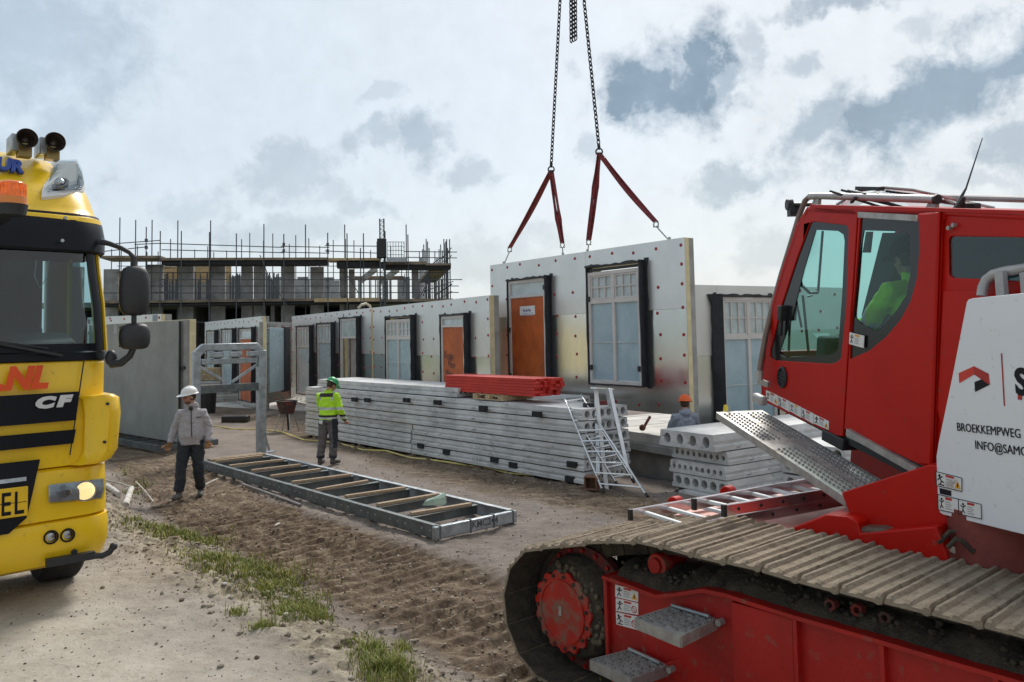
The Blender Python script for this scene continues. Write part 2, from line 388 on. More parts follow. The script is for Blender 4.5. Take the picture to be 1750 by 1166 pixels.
def groundmat():
    m = bpy.data.materials.new('earth'); m.use_nodes = True; n = m.node_tree.nodes; l = m.node_tree.links; b = n['Principled BSDF']
    tc = n.new('ShaderNodeTexCoord'); at = n.new('ShaderNodeAttribute'); at.attribute_name = 'zone'
    sp = n.new('ShaderNodeSeparateColor'); l.new(at.outputs['Color'], sp.inputs[0])
    def tex(sc, det=6, ro=.6, dist=0):
        t = n.new('ShaderNodeTexNoise'); t.inputs['Scale'].default_value = sc; t.inputs['Detail'].default_value = det; t.inputs['Roughness'].default_value = ro; t.inputs['Distortion'].default_value = dist
        l.new(tc.outputs['Object'], t.inputs['Vector']); return t.outputs[0]
    def ramp(i, cols, pos):
        r_ = n.new('ShaderNodeValToRGB'); l.new(i, r_.inputs[0]); e = r_.color_ramp.elements
        while len(e) < len(cols): e.new(.5)
        for k, (c, p) in enumerate(zip(cols, pos)): e[k].position = p; e[k].color = tuple(c) + (1,)
        return r_.outputs[0]
    def mix(f, a, b_):
        x = n.new('ShaderNodeMix'); x.data_type = 'RGBA'
        (l.new(f, x.inputs[0]) if not isinstance(f, float) else setattr(x.inputs[0], 'default_value', f)); l.new(a, x.inputs[6])
        (l.new(b_, x.inputs[7]) if not isinstance(b_, tuple) else setattr(x.inputs[7], 'default_value', b_ + (1,)))
        return x.outputs[2]
    def mr(i, a, b_, c=0, d=1):
        x = n.new('ShaderNodeMapRange'); l.new(i, x.inputs[0]); x.inputs[1].default_value = a; x.inputs[2].default_value = b_; x.inputs[3].default_value = c; x.inputs[4].default_value = d; return x.outputs[0]
    base = ramp(tex(1.1, 8, .7), [(.115,.09,.075), (.205,.168,.145), (.29,.248,.218)], (.32, .5, .72))
    rubble = ramp(tex(38, 4, .7), [(.12,.10,.085), (.25,.215,.19), (.42,.40,.37)], (.35, .55, .75))
    base = mix(.38, base, rubble)
    mpp = n.new('ShaderNodeMapping'); mpp.inputs['Rotation'].default_value = (0, 0, -math.atan2(NR.y, NR.x)); mpp.inputs['Scale'].default_value = (.16, 1, 1); l.new(tc.outputs['Object'], mpp.inputs[0])
    ts = n.new('ShaderNodeTexNoise'); ts.inputs['Scale'].default_value = 9; ts.inputs['Detail'].default_value = 8; ts.inputs['Roughness'].default_value = .7; l.new(mpp.outputs[0], ts.inputs['Vector'])
    turned = ramp(ts.outputs[0], [(.035,.023,.016), (.125,.085,.055), (.33,.265,.185)], (.36, .5, .66))
    turned = mix(.35, turned, ramp(tex(14, 8, .75), [(.04,.028,.02), (.14,.10,.07), (.34,.28,.20)], (.36, .5, .66)))
    base = mix(mr(sp.outputs[2], .15, .8), base, turned)
    bank = ramp(tex(7, 9, .72), [(.09,.07,.05), (.29,.245,.18), (.46,.41,.32)], (.36, .5, .68))
    base = mix(mr(sp.outputs[1], .25, .85), base, bank)
    sand = mix(.4, ramp(tex(1.6, 10, .72), [(.31,.27,.215), (.455,.41,.34), (.55,.505,.43)], (.34, .5, .68)), ramp(tex(17, 6, .7), [(.28,.24,.19), (.46,.415,.345), (.56,.51,.44)], (.3, .47, .7)))
    base = mix(sp.outputs[0], base, sand)
    speck = mr(tex(26, 3, .5), .68, .73)
    base = mix(speck, base, (.11, .09, .07))
    vl = n.new('ShaderNodeVectorMath'); vl.operation = 'LENGTH'; l.new(tc.outputs['Object'], vl.inputs[0])
    meadow = ramp(tex(.12, 6, .6), [(.055,.085,.022), (.10,.135,.04), (.16,.17,.07)], (.35, .5, .65))
    base = mix(mr(vl.outputs['Value'], 38, 60), base, meadow)
    l.new(base, b.inputs['Base Color']); b.inputs['Roughness'].default_value = .92; b.inputs['Specular IOR Level'].default_value = .2
    bp = n.new('ShaderNodeBump'); bp.inputs['Strength'].default_value = .8; bp.inputs['Distance'].default_value = .035
    ad = n.new('ShaderNodeMath'); l.new(tex(9, 10, .75), ad.inputs[0]); ad2 = n.new('ShaderNodeMath'); ad2.operation = 'MULTIPLY'; l.new(tex(45, 4, .7), ad2.inputs[0]); ad2.inputs[1].default_value = .35
    l.new(ad2.outputs[0], ad.inputs[1]); l.new(ad.outputs[0], bp.inputs['Height']); l.new(bp.outputs[0], b.inputs['Normal'])
    return m
m_earth = groundmat()
_s = sv[:-1, :-1]
gmesh('road', _s > .9, m_earth); gmesh('ground', _s <= .9, m_earth)

# grass tufts on the bank
def tufts():
    mb = MB(); rnd = random.Random(3)
    patches = [(250,897,42,9,380,.10),(300,903,42,10,700,.16),(345,908,45,8,380,.12),(400,950,52,18,1100,.12),(450,975,60,20,1500,.12),(360,960,48,14,480,.10),(480,1005,50,18,700,.10),
               (530,1030,26,20,850,.15),(495,1045,30,14,450,.12),(405,1050,14,5,110,.08),(452,1074,18,7,200,.1),(640,1120,24,20,380,.15),(665,1150,40,25,750,.16),(690,1080,12,16,90,.14),(600,1105,20,12,60,.08),
               (225,835,18,8,80,.10),(245,826,12,6,60,.12),(215,805,18,8,60,.10),(560,1000,16,14,50,.10),(330,935,60,14,160,.09),(420,1010,60,22,160,.06),(1000,1158,60,14,180,.09),(880,1162,40,10,120,.09),(600,960,200,60,60,.05)]
    for (px, py, sx, sy, cnt, hh) in patches:
        for i in range(int(cnt*1.7)):
            x = rnd.gauss(px, sx*.62); y = rnd.gauss(py, sy*.62)
            p = G(x, y, .45); z0 = groundz(p.x, p.y); p = G(x, y, z0); z0 = groundz(p.x, p.y)
            h = hh*.8*rnd.uniform(.3, 1.15); a = rnd.uniform(0, 6.28); ln = rnd.uniform(.1, .7)*h; wd = rnd.uniform(.0025, .0055)*(p.y/7)
            e = Vector((math.cos(a), math.sin(a), 0)); q = Vector((-e.y, e.x, 0))*wd; b = Vector((p.x, p.y, z0 - .01))
            m1 = b + e*ln*.35 + Vector((0, 0, h*.6)); tp = b + e*ln + Vector((0, 0, h*rnd.uniform(.8, 1)))
            mb.m = 0 if rnd.random() < .58 else (1 if rnd.random() < .6 else 2)
            mb.add([b-q, b+q, m1+q*.8, m1-q*.8, tp], [(0,1,2,3), (3,2,4)])
    g1 = mat('grass_green', (.22,.26,.045), .7, col2=(.11,.145,.025), scale=3); g2 = mat('grass_yellow', (.38,.38,.09), .7, var=.3); g3 = mat('grass_dry', (.38,.31,.17), .8, var=.3)
    o = mb.build('grass', [g1, g2, g3], fix=False); setp(o, 'patchy green and yellow grass tufts along the sandy bank beside the road', 'grass', kind='stuff')
tufts()
def stones():
    mb = MB(); rnd = random.Random(5)
    ico = [(0,0,1), (.89,0,.45), (.28,.85,.45), (-.72,.53,.45), (-.72,-.53,.45), (.28,-.85,.45), (.72,.53,-.45), (-.28,.85,-.45), (-.89,0,-.45), (-.28,-.85,-.45), (.72,-.53,-.45), (0,0,-1)]
    fc = [(0,1,2),(0,2,3),(0,3,4),(0,4,5),(0,5,1),(1,6,2),(2,7,3),(3,8,4),(4,9,5),(5,10,1),(2,6,7),(3,7,8),(4,8,9),(5,9,10),(1,10,6),(11,7,6),(11,8,7),(11,9,8),(11,10,9),(11,6,10)]
    for i in range(13500):
        k = rnd.random()
        if i > 9000: t = rnd.uniform(-2, 11); s = 2.05 + rnd.gauss(0, .55); r_ = rnd.choice((.004,.006,.008,.010,.014)); k = .43
        elif k < .42: t = rnd.uniform(-2, 10); s = rnd.gauss(.5, .45); r_ = rnd.choice((.005,.008,.011,.015,.024))
        elif k < .8: t = rnd.uniform(-2, 12); s = rnd.uniform(1.0, 8); r_ = rnd.choice((.005,.008,.011,.016))
        else: t = rnd.uniform(-1, 9); s = rnd.uniform(-2.4, -.1); r_ = rnd.choice((.004,.006,.009))
        x = A0.x + UL.x*t + NR.x*s; y = A0.y + UL.y*t + NR.y*s
        if y < 3.5: continue
        z = groundz(x, y); mb.m = 0 if k < .42 and rnd.random() < .8 else (2 if rnd.random() < (.22 if k != .43 else .02) else (0 if rnd.random() < .5 else 1))
        a = rnd.uniform(0, 6.28); c, s_ = math.cos(a), math.sin(a); q = [rnd.uniform(.65, 1.3) for _ in range(3)]
        vs = []
        for v in ico:
            j = rnd.uniform(.8, 1.15); X, Y, Z = v[0]*q[0]*j, v[1]*q[1]*j, v[2]*q[2]*.7*j
            vs.append((x + r_*(c*X - s_*Y), y + r_*(s_*X + c*Y), z + r_*(Z + .3)))
        mb.add(vs, fc)
    o = mb.build('loose_stones', [mat('clod_sand', (.36,.31,.24), .95, var=.4, scale=20), mat('clod_brown', (.12,.09,.065), .95, var=.4, scale=20), mat('stone_pale', (.5,.49,.46), .85, var=.3, scale=20)], fix=False)
    setp(o, 'loose clods and small stones scattered over the bank and the brown earth', 'stones', kind='stuff')
stones()
def rings_in(o_): pass
# pebbly big clods along the crest are part of the ground surface itself
# ---------------------------------------------------------------- unfinished building and its scaffold
def building():
    O = P(274, 600, 50); O.z = 0
    ex = Vector((.985, .172, 0)); M = frame(O, ex); Mi = M.inverted()
    n = Vector((-M[0][1], -M[1][1], 0))                       # facade normal, towards the viewer
    def at(px, py, off=0.0):                                  # facade-local x,z of a pixel, off metres behind the front scaffold
        q = Mi @ ON(px, py, O - n*off, n); return q.x, q.z
    D = 1.6                                                   # scaffold depth
    bld = thing('unfinished_building', 'unfinished grey block building behind the scaffolding, two storeys of piers without a roof', 'building', M)
    zd = at(450, 513, D)[1]; zt = at(450, 450, D)[1]; 
    xl = at(60, 500, D)[0]; xr = at(733, 500, D)[0]; dep = 11
    sl_ = MB(M); sl_.bx(xl, xr, D+.05, D+dep, zd-.35, zd-.03); sl_.build('floor_slab', m_conc, bld)
    piers = [(110,140),(176,201),(250,277),(304,330),(359,384),(412,431),(433,453),(480,503),(530,553),(580,594),(596,606),(704,716)]
    tops = [456,460,452,452,453,453,455,455,456,456,460,461]
    for (a, b), tp in zip(piers, tops):
        x0 = at(a, 480, D)[0]; x1 = at(b, 480, D)[0]; z1 = at((a+b)/2, tp, D)[1]
        k = MB(M); k.bx(x0, x1, D+.1, D+.1+.35, zd, z1); k.build('pier', m_block, bld)
        k = MB(M); k.bx(x0, x1, D+.1, D+.1+.35, -.1, zd-.352); k.build('pier', m_block, bld)
        k = MB(M); k.bx(x0+.5, x1+.4, D+6.2, D+6.5, zd, z1-.25); k.build('rear_pier', m_block, bld)
    # party walls and low rear wall seen through the openings
    for a, b, tp in ((201,250,478),(277,304,476),(330,359,478),(384,412,474),(453,480,478),(503,530,478),(553,580,480),(679,700,474)):
        x0 = at(a, 480, D+6)[0]; x1 = at(b, 480, D+6)[0]; z1 = at(a, tp, D+6)[1]
        k = MB(M); k.bx(x0, x1, D+5.6, D+5.85, zd, z1); k.build('rear_wall', m_block, bld)
    for px in (340, 470, 606):
        x0 = at(px, 480, D+3)[0]; k = MB(M); k.bx(x0, x0+.25, D+.5, D+5.5, -.1, zd-.352); k.build('party_wall', m_block, bld)
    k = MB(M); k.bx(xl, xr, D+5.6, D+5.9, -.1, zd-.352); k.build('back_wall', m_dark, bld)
    # formwork ceiling of pale joists left of centre, on shoring props
    for i in range(9):
        zj = zt - .25 - (i % 3)*.28; yj = D + 1.2 + i*.5
        x0 = at(262, 460, yj)[0]; x1 = at(395, 460, yj)[0]
        k = MB(M); k.bx(x0, x1, yj, yj+.12, zj, zj+.16); k.build('formwork_joist', m_deckl, bld)
    rnd = random.Random(2)
    for i in range(34):
        px = rnd.choice([rnd.uniform(278, 303), rnd.uniform(331, 358), rnd.uniform(385, 411), rnd.uniform(455,480)]); y = D + rnd.uniform(1, 5)
        x0 = at(px, 480, y)[0]; k = MB(M); k.tube((x0, y, zd), (x0, y, zt-.5), .05, n=5); k.build('shoring_prop', m_pole, bld)
    for a, b in (((626, 462, 600, 476)), ) and ((642, 460), (679, 461)):
        x0, z0 = at(a, b, D+1); k = MB(M); k.bar((x0, D+1, z0), (x0-1.1, D+2.5, z0-.75), .3, .3); k.build('roof_beam', m_conc, bld)
    k = MB(M); x0 = at(606, 480, D+2)[0]; x1 = at(690, 480, D+2)[0]; z1 = at(640, 475, D+2)[1]; k.bx(x0, x1, D+2, D+2.2, z1-.15, z1+.12); k.build('edge_beam', m_deck, bld)
    # scaffold --------------------------------------------------
    sc = thing('scaffolding', 'dark tube scaffolding with timber decks wrapped round the unfinished building', 'scaffold', M)
    poles = [(205,372),(232,376),(250,388),(260,376),(274,395),(304,377),(310,395),(358,397),(360,377),(404,399),(451,383),(485,400),(522,384),(560,398),(589,384),(593,399),(621,399),(616,424),(658,395),(694,384),(697,401)]
    zbase = -.1
    for i, (px, py) in enumerate(poles):
        off = 0 if py > 390 or px == 451 else D*.9
        x0, z1 = at(px, py, off); k = MB(M); k.tube((x0, off, zbase), (x0, off, z1), .038, n=6); k.build('standard', m_pole, sc)
    r5 = random.Random(33)
    for i in range(26):
        px = 190 + i*20 + r5.uniform(-6, 6); off = D + r5.uniform(5, 10); x0, z1 = at(px, r5.uniform(398, 432), off); k = MB(M); k.tube((x0, off, zd), (x0, off, z1), .035, n=5); k.build('standard', m_pole, sc)
    for py in (455, 466):
        for off in (D-.2,): a = at(200, py, off); b = at(770, py, off); k = MB(M); k.tube((a[0], off, a[1]), (b[0], off, b[1]), .022, n=5); k.build('rail', m_pole, sc)
    def rail(px0, py0, px1, py1, off=0.0, r=.03):
        a = at(px0, py0, off); b = at(px1, py1, off); k = MB(M); k.tube((a[0], off, a[1]), (b[0], off, b[1]), r, n=5); k.build('rail', m_pole, sc)
    for r_ in ((274,416,485,423),(276,427,485,432),(480,421,563,423),(480,431,563,433),(555,420,650,421),(555,429,648,433),(274,478,790,478),(253,489,784,489),(253,501,784,500),(690,430,781,431),(692,440,781,441),
               (176,501,300,499),(176,418,274,411),(176,430,252,422),(300,551,420,551),(230,418,274,416),(450,590,640,585),(200,489,274,489)):
        rail(*r_)
    # lower deck, upper deck (boards as thin slabs, uneven edges)
    def deck(px0, px1, py, h, y0, y1, m, nm='deck'):
        a = at(px0, py, 0)[0]; b = at(px1, py, 0)[0]; z = at((px0+px1)/2, py, 0)[1]
        k = MB(M); k.bx(a, b, y0, y1, z-h, z); k.build(nm, m, sc)
    deck(170, 540, 512, .17, .1, D-.05, m_deck); deck(537, 652, 509.5, .24, -.02, D-.05, m_deckl); deck(648, 775, 511, .17, .1, D-.05, m_deck)
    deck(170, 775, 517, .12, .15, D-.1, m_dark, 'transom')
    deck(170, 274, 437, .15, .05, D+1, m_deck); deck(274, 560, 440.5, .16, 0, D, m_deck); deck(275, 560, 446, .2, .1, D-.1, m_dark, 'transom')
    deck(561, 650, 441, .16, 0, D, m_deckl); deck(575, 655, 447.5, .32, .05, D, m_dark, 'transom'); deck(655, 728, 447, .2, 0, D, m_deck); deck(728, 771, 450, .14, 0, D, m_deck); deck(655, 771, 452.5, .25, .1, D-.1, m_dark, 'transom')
    # return along the right gable
    xg0 = at(733, 480, 0)[0]; xg1 = at(771, 480, 0)[0]; zg = at(770, 451, 0)[1]; zg2 = at(770, 512, 0)[1]
    k = MB(M); k.bx(xg0+.1, xg1, D, D+12, zg-.35, zg-.15); k.build('deck', m_deck, sc)
    k = MB(M); k.bx(xg0+.1, xg1, D, D+12, zg2-.3, zg2-.1); k.build('deck', m_deck, sc)
    for i in range(9):
        y = D + i*1.4; top = zg + 2.2 - rnd.uniform(0, 1)
        for xx in (xg0 + .15, xg1 - .05):
            k = MB(M); k.tube((xx, y, -.1), (xx, y, top), .038, n=6); k.build('standard', m_pole, sc)
    for px, py in ((760,415),(769,408),(764,408)):
        x0, z1 = at(px, py, 0); k = MB(M); k.tube((x0, .3, -.1), (x0, .3, z1), .038, n=6); k.build('standard', m_pole, sc)
    for z in (zg+.5, zg+1.0, zg2+.5, zg2+1.0, zg-1.4):
        k = MB(M); k.tube((xg1, -.5, z), (xg1, D+12, z), .03, n=5); k.build('rail', m_pole, sc)
    for a, b, c, d in ((770,430,740,450),(775,481,728,497),(770,440,752,450),(733,480,716,510)): rail(a, b, c, d)
    for i in range(34):                                         # background standards seen between the piers on the right
        px = rnd.choice([rnd.uniform(612, 690), rnd.uniform(716,770), rnd.uniform(455,480)]); y = D+rnd.uniform(4, 9); x0 = at(px, 480, y)[0]; k = MB(M); k.tube((x0, y, zd), (x0, y, zt - .6), .04, n=5); k.build('standard', m_pole, sc)
    for a in ((444,436,460,475),(460,475,491,523),(440,524,462,556),(594,472,612,500),(724,506,731,480),(692,468,688,506)): rail(*a, off=.05)
    for (px, py) in ((485,418),(485,429),(560,418),(560,429),(485,478),(560,478),(250,411),(250,423),(560,490),(485,500),(274,489),(694,480)):
        a = at(px, py, 0); k = MB(M); k.cb((a[0], 0, a[1]), (.16, .14, .2)); k.build('coupler', m_pole, sc)
    # hoist ------------------------------------------------------
    ho = thing('mast_hoist', 'grey lattice mast hoist with a mesh cage standing in front of the scaffolding', 'hoist', M)
    x0, z1 = at(649, 374, -.4); x1 = at(656, 374, -.4)[0]
    k = MB(M)
    for x in (x0, x1):
        k.tube((x, -.45, -.1), (x, -.45, z1), .045, n=6); k.tube((x, -.2, -.1), (x, -.2, z1), .045, n=6)
    z = 0
    while z < z1: k.bar((x0, -.45, z), (x1, -.45, min(z+.28, z1)), .03, .03); k.bar((x0,-.45,z), (x1,-.45,z), .03, .03); z += .28
    k.build('mast', m_pole, ho)
    a = at(662, 414, -.5); b = at(691, 443, -.5); k = MB(M)
    for i in range(7): xx = a[0] + (b[0]-a[0])*i/6; k.tube((xx, -.6, b[1]), (xx, -.6, a[1]), .02, n=5)
    for i in range(5): zz = b[1] + (a[1]-b[1])*i/4; k.tube((a[0], -.6, zz), (b[0], -.6, zz), .022, n=5); k.tube((b[0], -.6, zz), (b[0], .6, zz), .022, n=5)
    k.build('cage', m_galv, ho)
    k = MB(M); k.bx(a[0]-.05, b[0]+.1, -.65, .6, b[1]-.2, b[1]+.12); k.build('cage_floor', m_galv, ho, bevel=.02)
    c = at(651, 412, -.6); k = MB(M); k.bx(c[0]-.25, c[0]+.35, -.75, -.25, c[1]-1.1, c[1]+.15); k.build('drive_unit', m_black, ho, bevel=.04)
    # trestle and props on the deck
    x0, z0 = at(572, 511, .8); k = MB(M)
    for dx in (-.35, .35):
        k.bar((x0+dx, .7, z0), (x0+dx*.5, .8, z0+1.0), .05, .05)
    for zz in (.3, .6, .85): k.bar((x0-.3, .75, z0+zz), (x0+.3, .75, z0+zz), .05, .05)
    o = k.build('trestle', m_galv); recenter(o, frame(M @ Vector((x0, .75, z0)), ex)); setp(o, 'small metal trestle standing on the new boards of the lower scaffold deck', 'trestle')
    # ring of pale cable on top of panels
building()

# ---------------------------------------------------------------- foil faced wall panels
m_foil = mat('foil', (.68,.69,.66), .20, 1.0, var=.10, scale=.8, rvar=.07, bump=.14, bscale=2.6, aniso=(1, 1, .35))
m_film = mat('pale_foil', (.69,.685,.67), .33, .85, var=.06, scale=2, bump=.03, bscale=5)
m_frame = mat('window_frame', (.60,.575,.55), .5, var=.08, scale=4)
m_pane = mat('film_covered_glass', (.43,.55,.60), .22, col2=(.28,.39,.44), scale=1.4, cs=(.25,.75), bump=.25, bscale=4, dist=.6, rvar=.1)
m_pane2 = mat('pale_glass', (.52,.60,.60), .15, var=.2, scale=3)
m_door = mat('orange_board', (.52,.115,.018), .6, col2=(.38,.08,.014), scale=2.2, bump=.05, dirt=(.30,.10,.04), dirt_amt=.12, dscale=20)
m_tape = mat('white_tape', (.75,.76,.76), .5)
m_ink = mat('marker_ink', (.05,.03,.04), .7)
DISC = None
def disc_mesh():
    global DISC
    k = MB(); k.tube((0, 0, 0), (0, -.009, 0), .036, .031, n=12); k.m = 1; k.tube((0, -.0092, 0), (0, -.013, 0), .013, .011, n=8)
    o = k.build('fixing_washer', [m_redp, m_black]); DISC = o.data; bpy.data.objects.remove(o)
disc_mesh()
class Panel:
    def __init__(s, name, label, p0, p1, h, th=.24, foil_split=.42, back=True, core=.11, cat='wall panel', group=None):
        p0 = Vector(p0); p1 = Vector(p1); s.L = (Vector((p1.x, p1.y, 0)) - Vector((p0.x, p0.y, 0))).length; s.h = h; s.th = th; s.core = core
        s.z0 = p0.z - h
        d = p1 - p0
        s.M = frame((p0.x, p0.y, s.z0), (d.x, d.y, 0)); s.Mi = s.M.inverted()
        s.root = thing(name, label, cat, s.M, group); s.n = Vector((-s.M[0][1], -s.M[1][1], 0)); s.holes = []; s.split = foil_split; s.rnd = random.Random(hash(label) % 1000 if False else len(label))
    def at(s, px, py, off=0.0):
        o = Vector((s.M[0][3], s.M[1][3], s.M[2][3])) + s.n*off
        q = s.Mi @ ON(px, py, o, s.n); return q.x, q.z
    def wall(s, xs_, zs_, y0, y1, mb):
        def hole(x, z): return any(a < x < b and c < z < d for a, b, c, d in s.holes)
        X = sorted(set([v for v in xs_] + [v for h in s.holes for v in h[:2] if xs_[0] < v < xs_[-1]])); Z = sorted(set([v for v in zs_] + [v for h in s.holes for v in h[2:] if zs_[0] < v < zs_[-1]]))
        def q(a, b, c, d):
            mb.add([a, b, c, d], [(0,1,2,3)])
        for i in range(len(X)-1):
            for j in range(len(Z)-1):
                a, b, c, d = X[i], X[i+1], Z[j], Z[j+1]
                if hole((a+b)/2, (c+d)/2): continue
                q((a,y0,c),(b,y0,c),(b,y0,d),(a,y0,d)); q((b,y1,c),(a,y1,c),(a,y1,d),(b,y1,d))
                if i == 0 or hole((X[i-1]+a)/2, (c+d)/2): q((a,y1,c),(a,y0,c),(a,y0,d),(a,y1,d))
                if i == len(X)-2 or hole((X[i+2]+b)/2 if i+2 < len(X) else b, (c+d)/2): q((b,y0,c),(b,y1,c),(b,y1,d),(b,y0,d))
                if j == 0 or hole((a+b)/2, (Z[j-1]+c)/2): q((a,y1,c),(b,y1,c),(b,y0,c),(a,y0,c))
                if j == len(Z)-2 or hole((a+b)/2, (d+Z[j+2])/2 if j+2 < len(Z) else d): q((a,y0,d),(b,y0,d),(b,y1,d),(a,y1,d))
    def finish(s, joints=(), washers=True):
        k = MB(s.M); s.wall([0, s.L], [0, s.h], 0, s.core, k); k.build('insulation_core', m_yins, s.root, fix=False)
        k = MB(s.M); s.wall([0, s.L], [0, s.h], s.core+.002, s.th, k); k.build('concrete_leaf', m_conc, s.root, fix=False)
        g = .006; zs = s.h*(1-s.split)
        xj = [0] + list(joints) + [s.L]
        for i in range(len(xj)-1):
            k = MB(s.M); s.wall([xj[i]+g/2, xj[i+1]-g/2], [0.0, zs-g/2], -.012, -.001, k); k.build('foil_sheet', m_foil, s.root, fix=False)
            k = MB(s.M); s.wall([xj[i]+g/2, xj[i+1]-g/2], [zs+g/2, s.h+.003], -.012, -.001, k); k.build('foil_sheet', m_film, s.root, fix=False)
        if washers:
            W = []
            nxw = max(1, int(s.L/.62)); 
            for j, z in enumerate((.12, .62, 1.1, 1.55, 2.0, 2.45, 2.85, s.h-.12)):
                for i in range(nxw+1):
                    x = .09 + (s.L-.18)*i/nxw + s.rnd.uniform(-.08, .08) * (0 < i < nxw)
                    if j == 6 and i % 2: continue
                    zz = z + s.rnd.uniform(-.05, .05)
                    if zz > s.h-.05: continue
                    if any(a-.14 < x < b+.16 and c-.12 < zz < d+.1 for a, b, c, d in s.holes): continue
                    W.append((x, zz))
            for x, z in W[:100]:
                inst('fixing_washer', DISC, s.root, s.M @ T(x, -.0125, z) @ RY(s.rnd.uniform(0, 6)))
    # opening: projecting unit from pixel corners (front face of frame, off metres proud of foil)
    def collar(s, x0, x1, z0, z1, off, wr=.12, seed=1):
        rnd = random.Random(seed); k = MB(s.M); t = .014
        s.holes.append((x0, x1, z0, z1))
        # membrane wrapped round the frame: four flaps with wavy outer edges
        def strip(p, q, out, dep0, dep1, n=10, wav=.014):
            A = []; 
            for i in range(n+1):
                f = i/n; b = Vector(p).lerp(Vector(q), f); w_ = rnd.uniform(-wav, wav)
                A.append([b + Vector((0, .0, 0)), b + Vector(out)*t, b + Vector((0, -(dep1 + w_*.6), 0)) + Vector(out)*(t*1.5 + abs(w_)), b + Vector((0, -(dep1 + w_*.6), 0))])
            k.loft(A)
        strip((x1, 0, z0-.02), (x1, 0, z1+.05), (1, 0, 0), 0, off+.03)
        strip((x0, 0, z0-.02), (x0, 0, z1+.05), (-1, 0, 0), 0, off+.03)
        strip((x0-.02, 0, z1), (x1+.02, 0, z1), (0, 0, 1), 0, off+.05, 12, .04)
        strip((x0-.02, 0, z0), (x1+.02, 0, z0), (0, 0, -1), 0, off+.02)
        # flap taped flat on the foil at the right and the left
        for (xa, sgn, ww) in ((x1, 1, wr), (x0, -1, .05)):
            A = []
            for i in range(13):
                z = z0 - .05 + (z1 - z0 + .14)*i/12; w_ = ww*rnd.uniform(.85, 1.12)*.62 + (.03 if i in (0, 12) else 0)
                A.append([(xa + sgn*(t-.005), -.014, z), (xa + sgn*(t-.005), -.034, z), (xa + sgn*w_, -.030, z), (xa + sgn*w_, -.014, z)])
            k.loft(A)
        return k.build('membrane_wrap', m_rubber, s.root, smooth=True, ang=50)
    def window(s, px0, pyt, px1, pyb, off=.2, kind='w2', pyl=None, wr=.14, seed=1, gap=.0):
        x0 = s.at(px0, pyt, off)[0]; x1, z1 = s.at(px1, pyt, off); z0 = s.at(px1 if pyl is None else px0, pyb if pyl is None else pyl, off)[1]
        if z0 > z1: z0, z1 = z1, z0
        s.collar(x0, x1, z0, z1, off, wr, seed)
        win = MB(s.M); fw = .075; y0, y1 = -off, -off+.09; W_ = x1-x0; H_ = z1-z0
        x0 += .006; x1 -= .006; z0 += .006; z1 -= .006+gap
        def fr(a, b, c, d, f=y0, g_=y1): win.bx(a, b, f, g_, c, d)
        zt = z0 + H_*.70
        if kind == 'w2':                      # two tall lights under a transom of small panes
            fr(x0, x0+fw, z0, z1); fr(x1-fw, x1, z0, z1); fr(x0+fw, x1-fw, z0, z0+fw); fr(x0+fw, x1-fw, z1-fw, z1); fr(x0+fw, x1-fw, zt-fw*.6, zt+fw*.6, y0+.002, y1-.002)
            xm = (x0+x1)/2; fr(xm-fw*.55, xm+fw*.55, z0+fw, zt-fw*.6, y0-.002, y1-.004); fr(xm-fw*.5, xm+fw*.5, zt+fw*.6, z1-fw, y0+.004, y1-.004)
            o = win.build('window', m_frame, s.root, bevel=.004, seg=1)
            for a, b in ((x0+fw, xm-fw*.55), (xm+fw*.55, x1-fw)):
                k = MB(s.M); k.bx(a+.002, b-.002, y0+.045, y0+.06, z0+fw+.002, zt-fw*.6-.002); k.build('pane', m_pane, o)
                k = MB(s.M); hm = z0 + (zt-z0)*.5; k.bx(a, b, y0+.03, y0+.044, hm-.012, hm+.012); k.build('glazing_bar', m_pane2, o)
                k = MB(s.M); a2, b2, c2, d2 = a+.003, b-.003, zt+fw*.6+.003, z1-fw-.003; k.bx(a2, b2, y0+.05, y0+.06, c2, d2); k.build('pane', m_pane2, o)
                k = MB(s.M)
                for i in (1, 2): xx = a2+(b2-a2)*i/3; k.bx(xx-.014, xx+.014, y0+.02, y0+.049, c2, d2)
                zz = (c2+d2)/2; k.bx(a2, b2, y0+.022, y0+.048, zz-.014, zz+.014)
                k.m = 0
                for (u0, u1) in ((a2, a2+.03), (b2-.03, b2)): k.bx(u0, u1, y0+.015, y0+.05, c2, d2)
                for (u0, u1) in ((c2, c2+.03), (d2-.03, d2)): k.bx(a2+.03, b2-.03, y0+.015, y0+.05, u0, u1)
                k.build('glazing_bar', m_frame, o)
        elif kind == 'w1':                    # narrow light with small panes above
            fr(x0, x0+fw, z0, z1); fr(x1-fw, x1, z0, z1); fr(x0+fw, x1-fw, z0, z0+fw); fr(x0+fw, x1-fw, z1-fw, z1); fr(x0+fw, x1-fw, zt-.02, zt+.02, y0+.002, y1-.002)
            o = win.build('window', m_frame, s.root, bevel=.004, seg=1)
            k = MB(s.M); k.bx(x0+fw, x1-fw, y0+.04, y0+.055, z0+fw, zt-.022); k.build('pane', m_pane, o)
            k = MB(s.M); k.bx(x0+fw, x1-fw, y0+.04, y0+.055, zt+.022, z1-fw); k.build('pane', m_pane2, o)
            k = MB(s.M)
            for i in (1, 2, 3): xx = x0+fw+(x1-x0-2*fw)*i/4; k.bx(xx-.012, xx+.012, y0+.01, y0+.039, zt+.022, z1-fw)
            k.build('glazing_bar', m_frame, o)
        elif kind in ('door', 'open'):
            td = z0 + H_*(.86 if kind == 'door' else .72)
            fr(x0, x0+fw, z0, z1); fr(x1-fw, x1, z0, z1); fr(x0+fw, x1-fw, z1-fw, z1); fr(x0+fw, x1-fw, td-.03, td+.03, y0+.002, y1-.002)
            o = win.build('door_frame', m_frame, s.root, bevel=.004, seg=1)
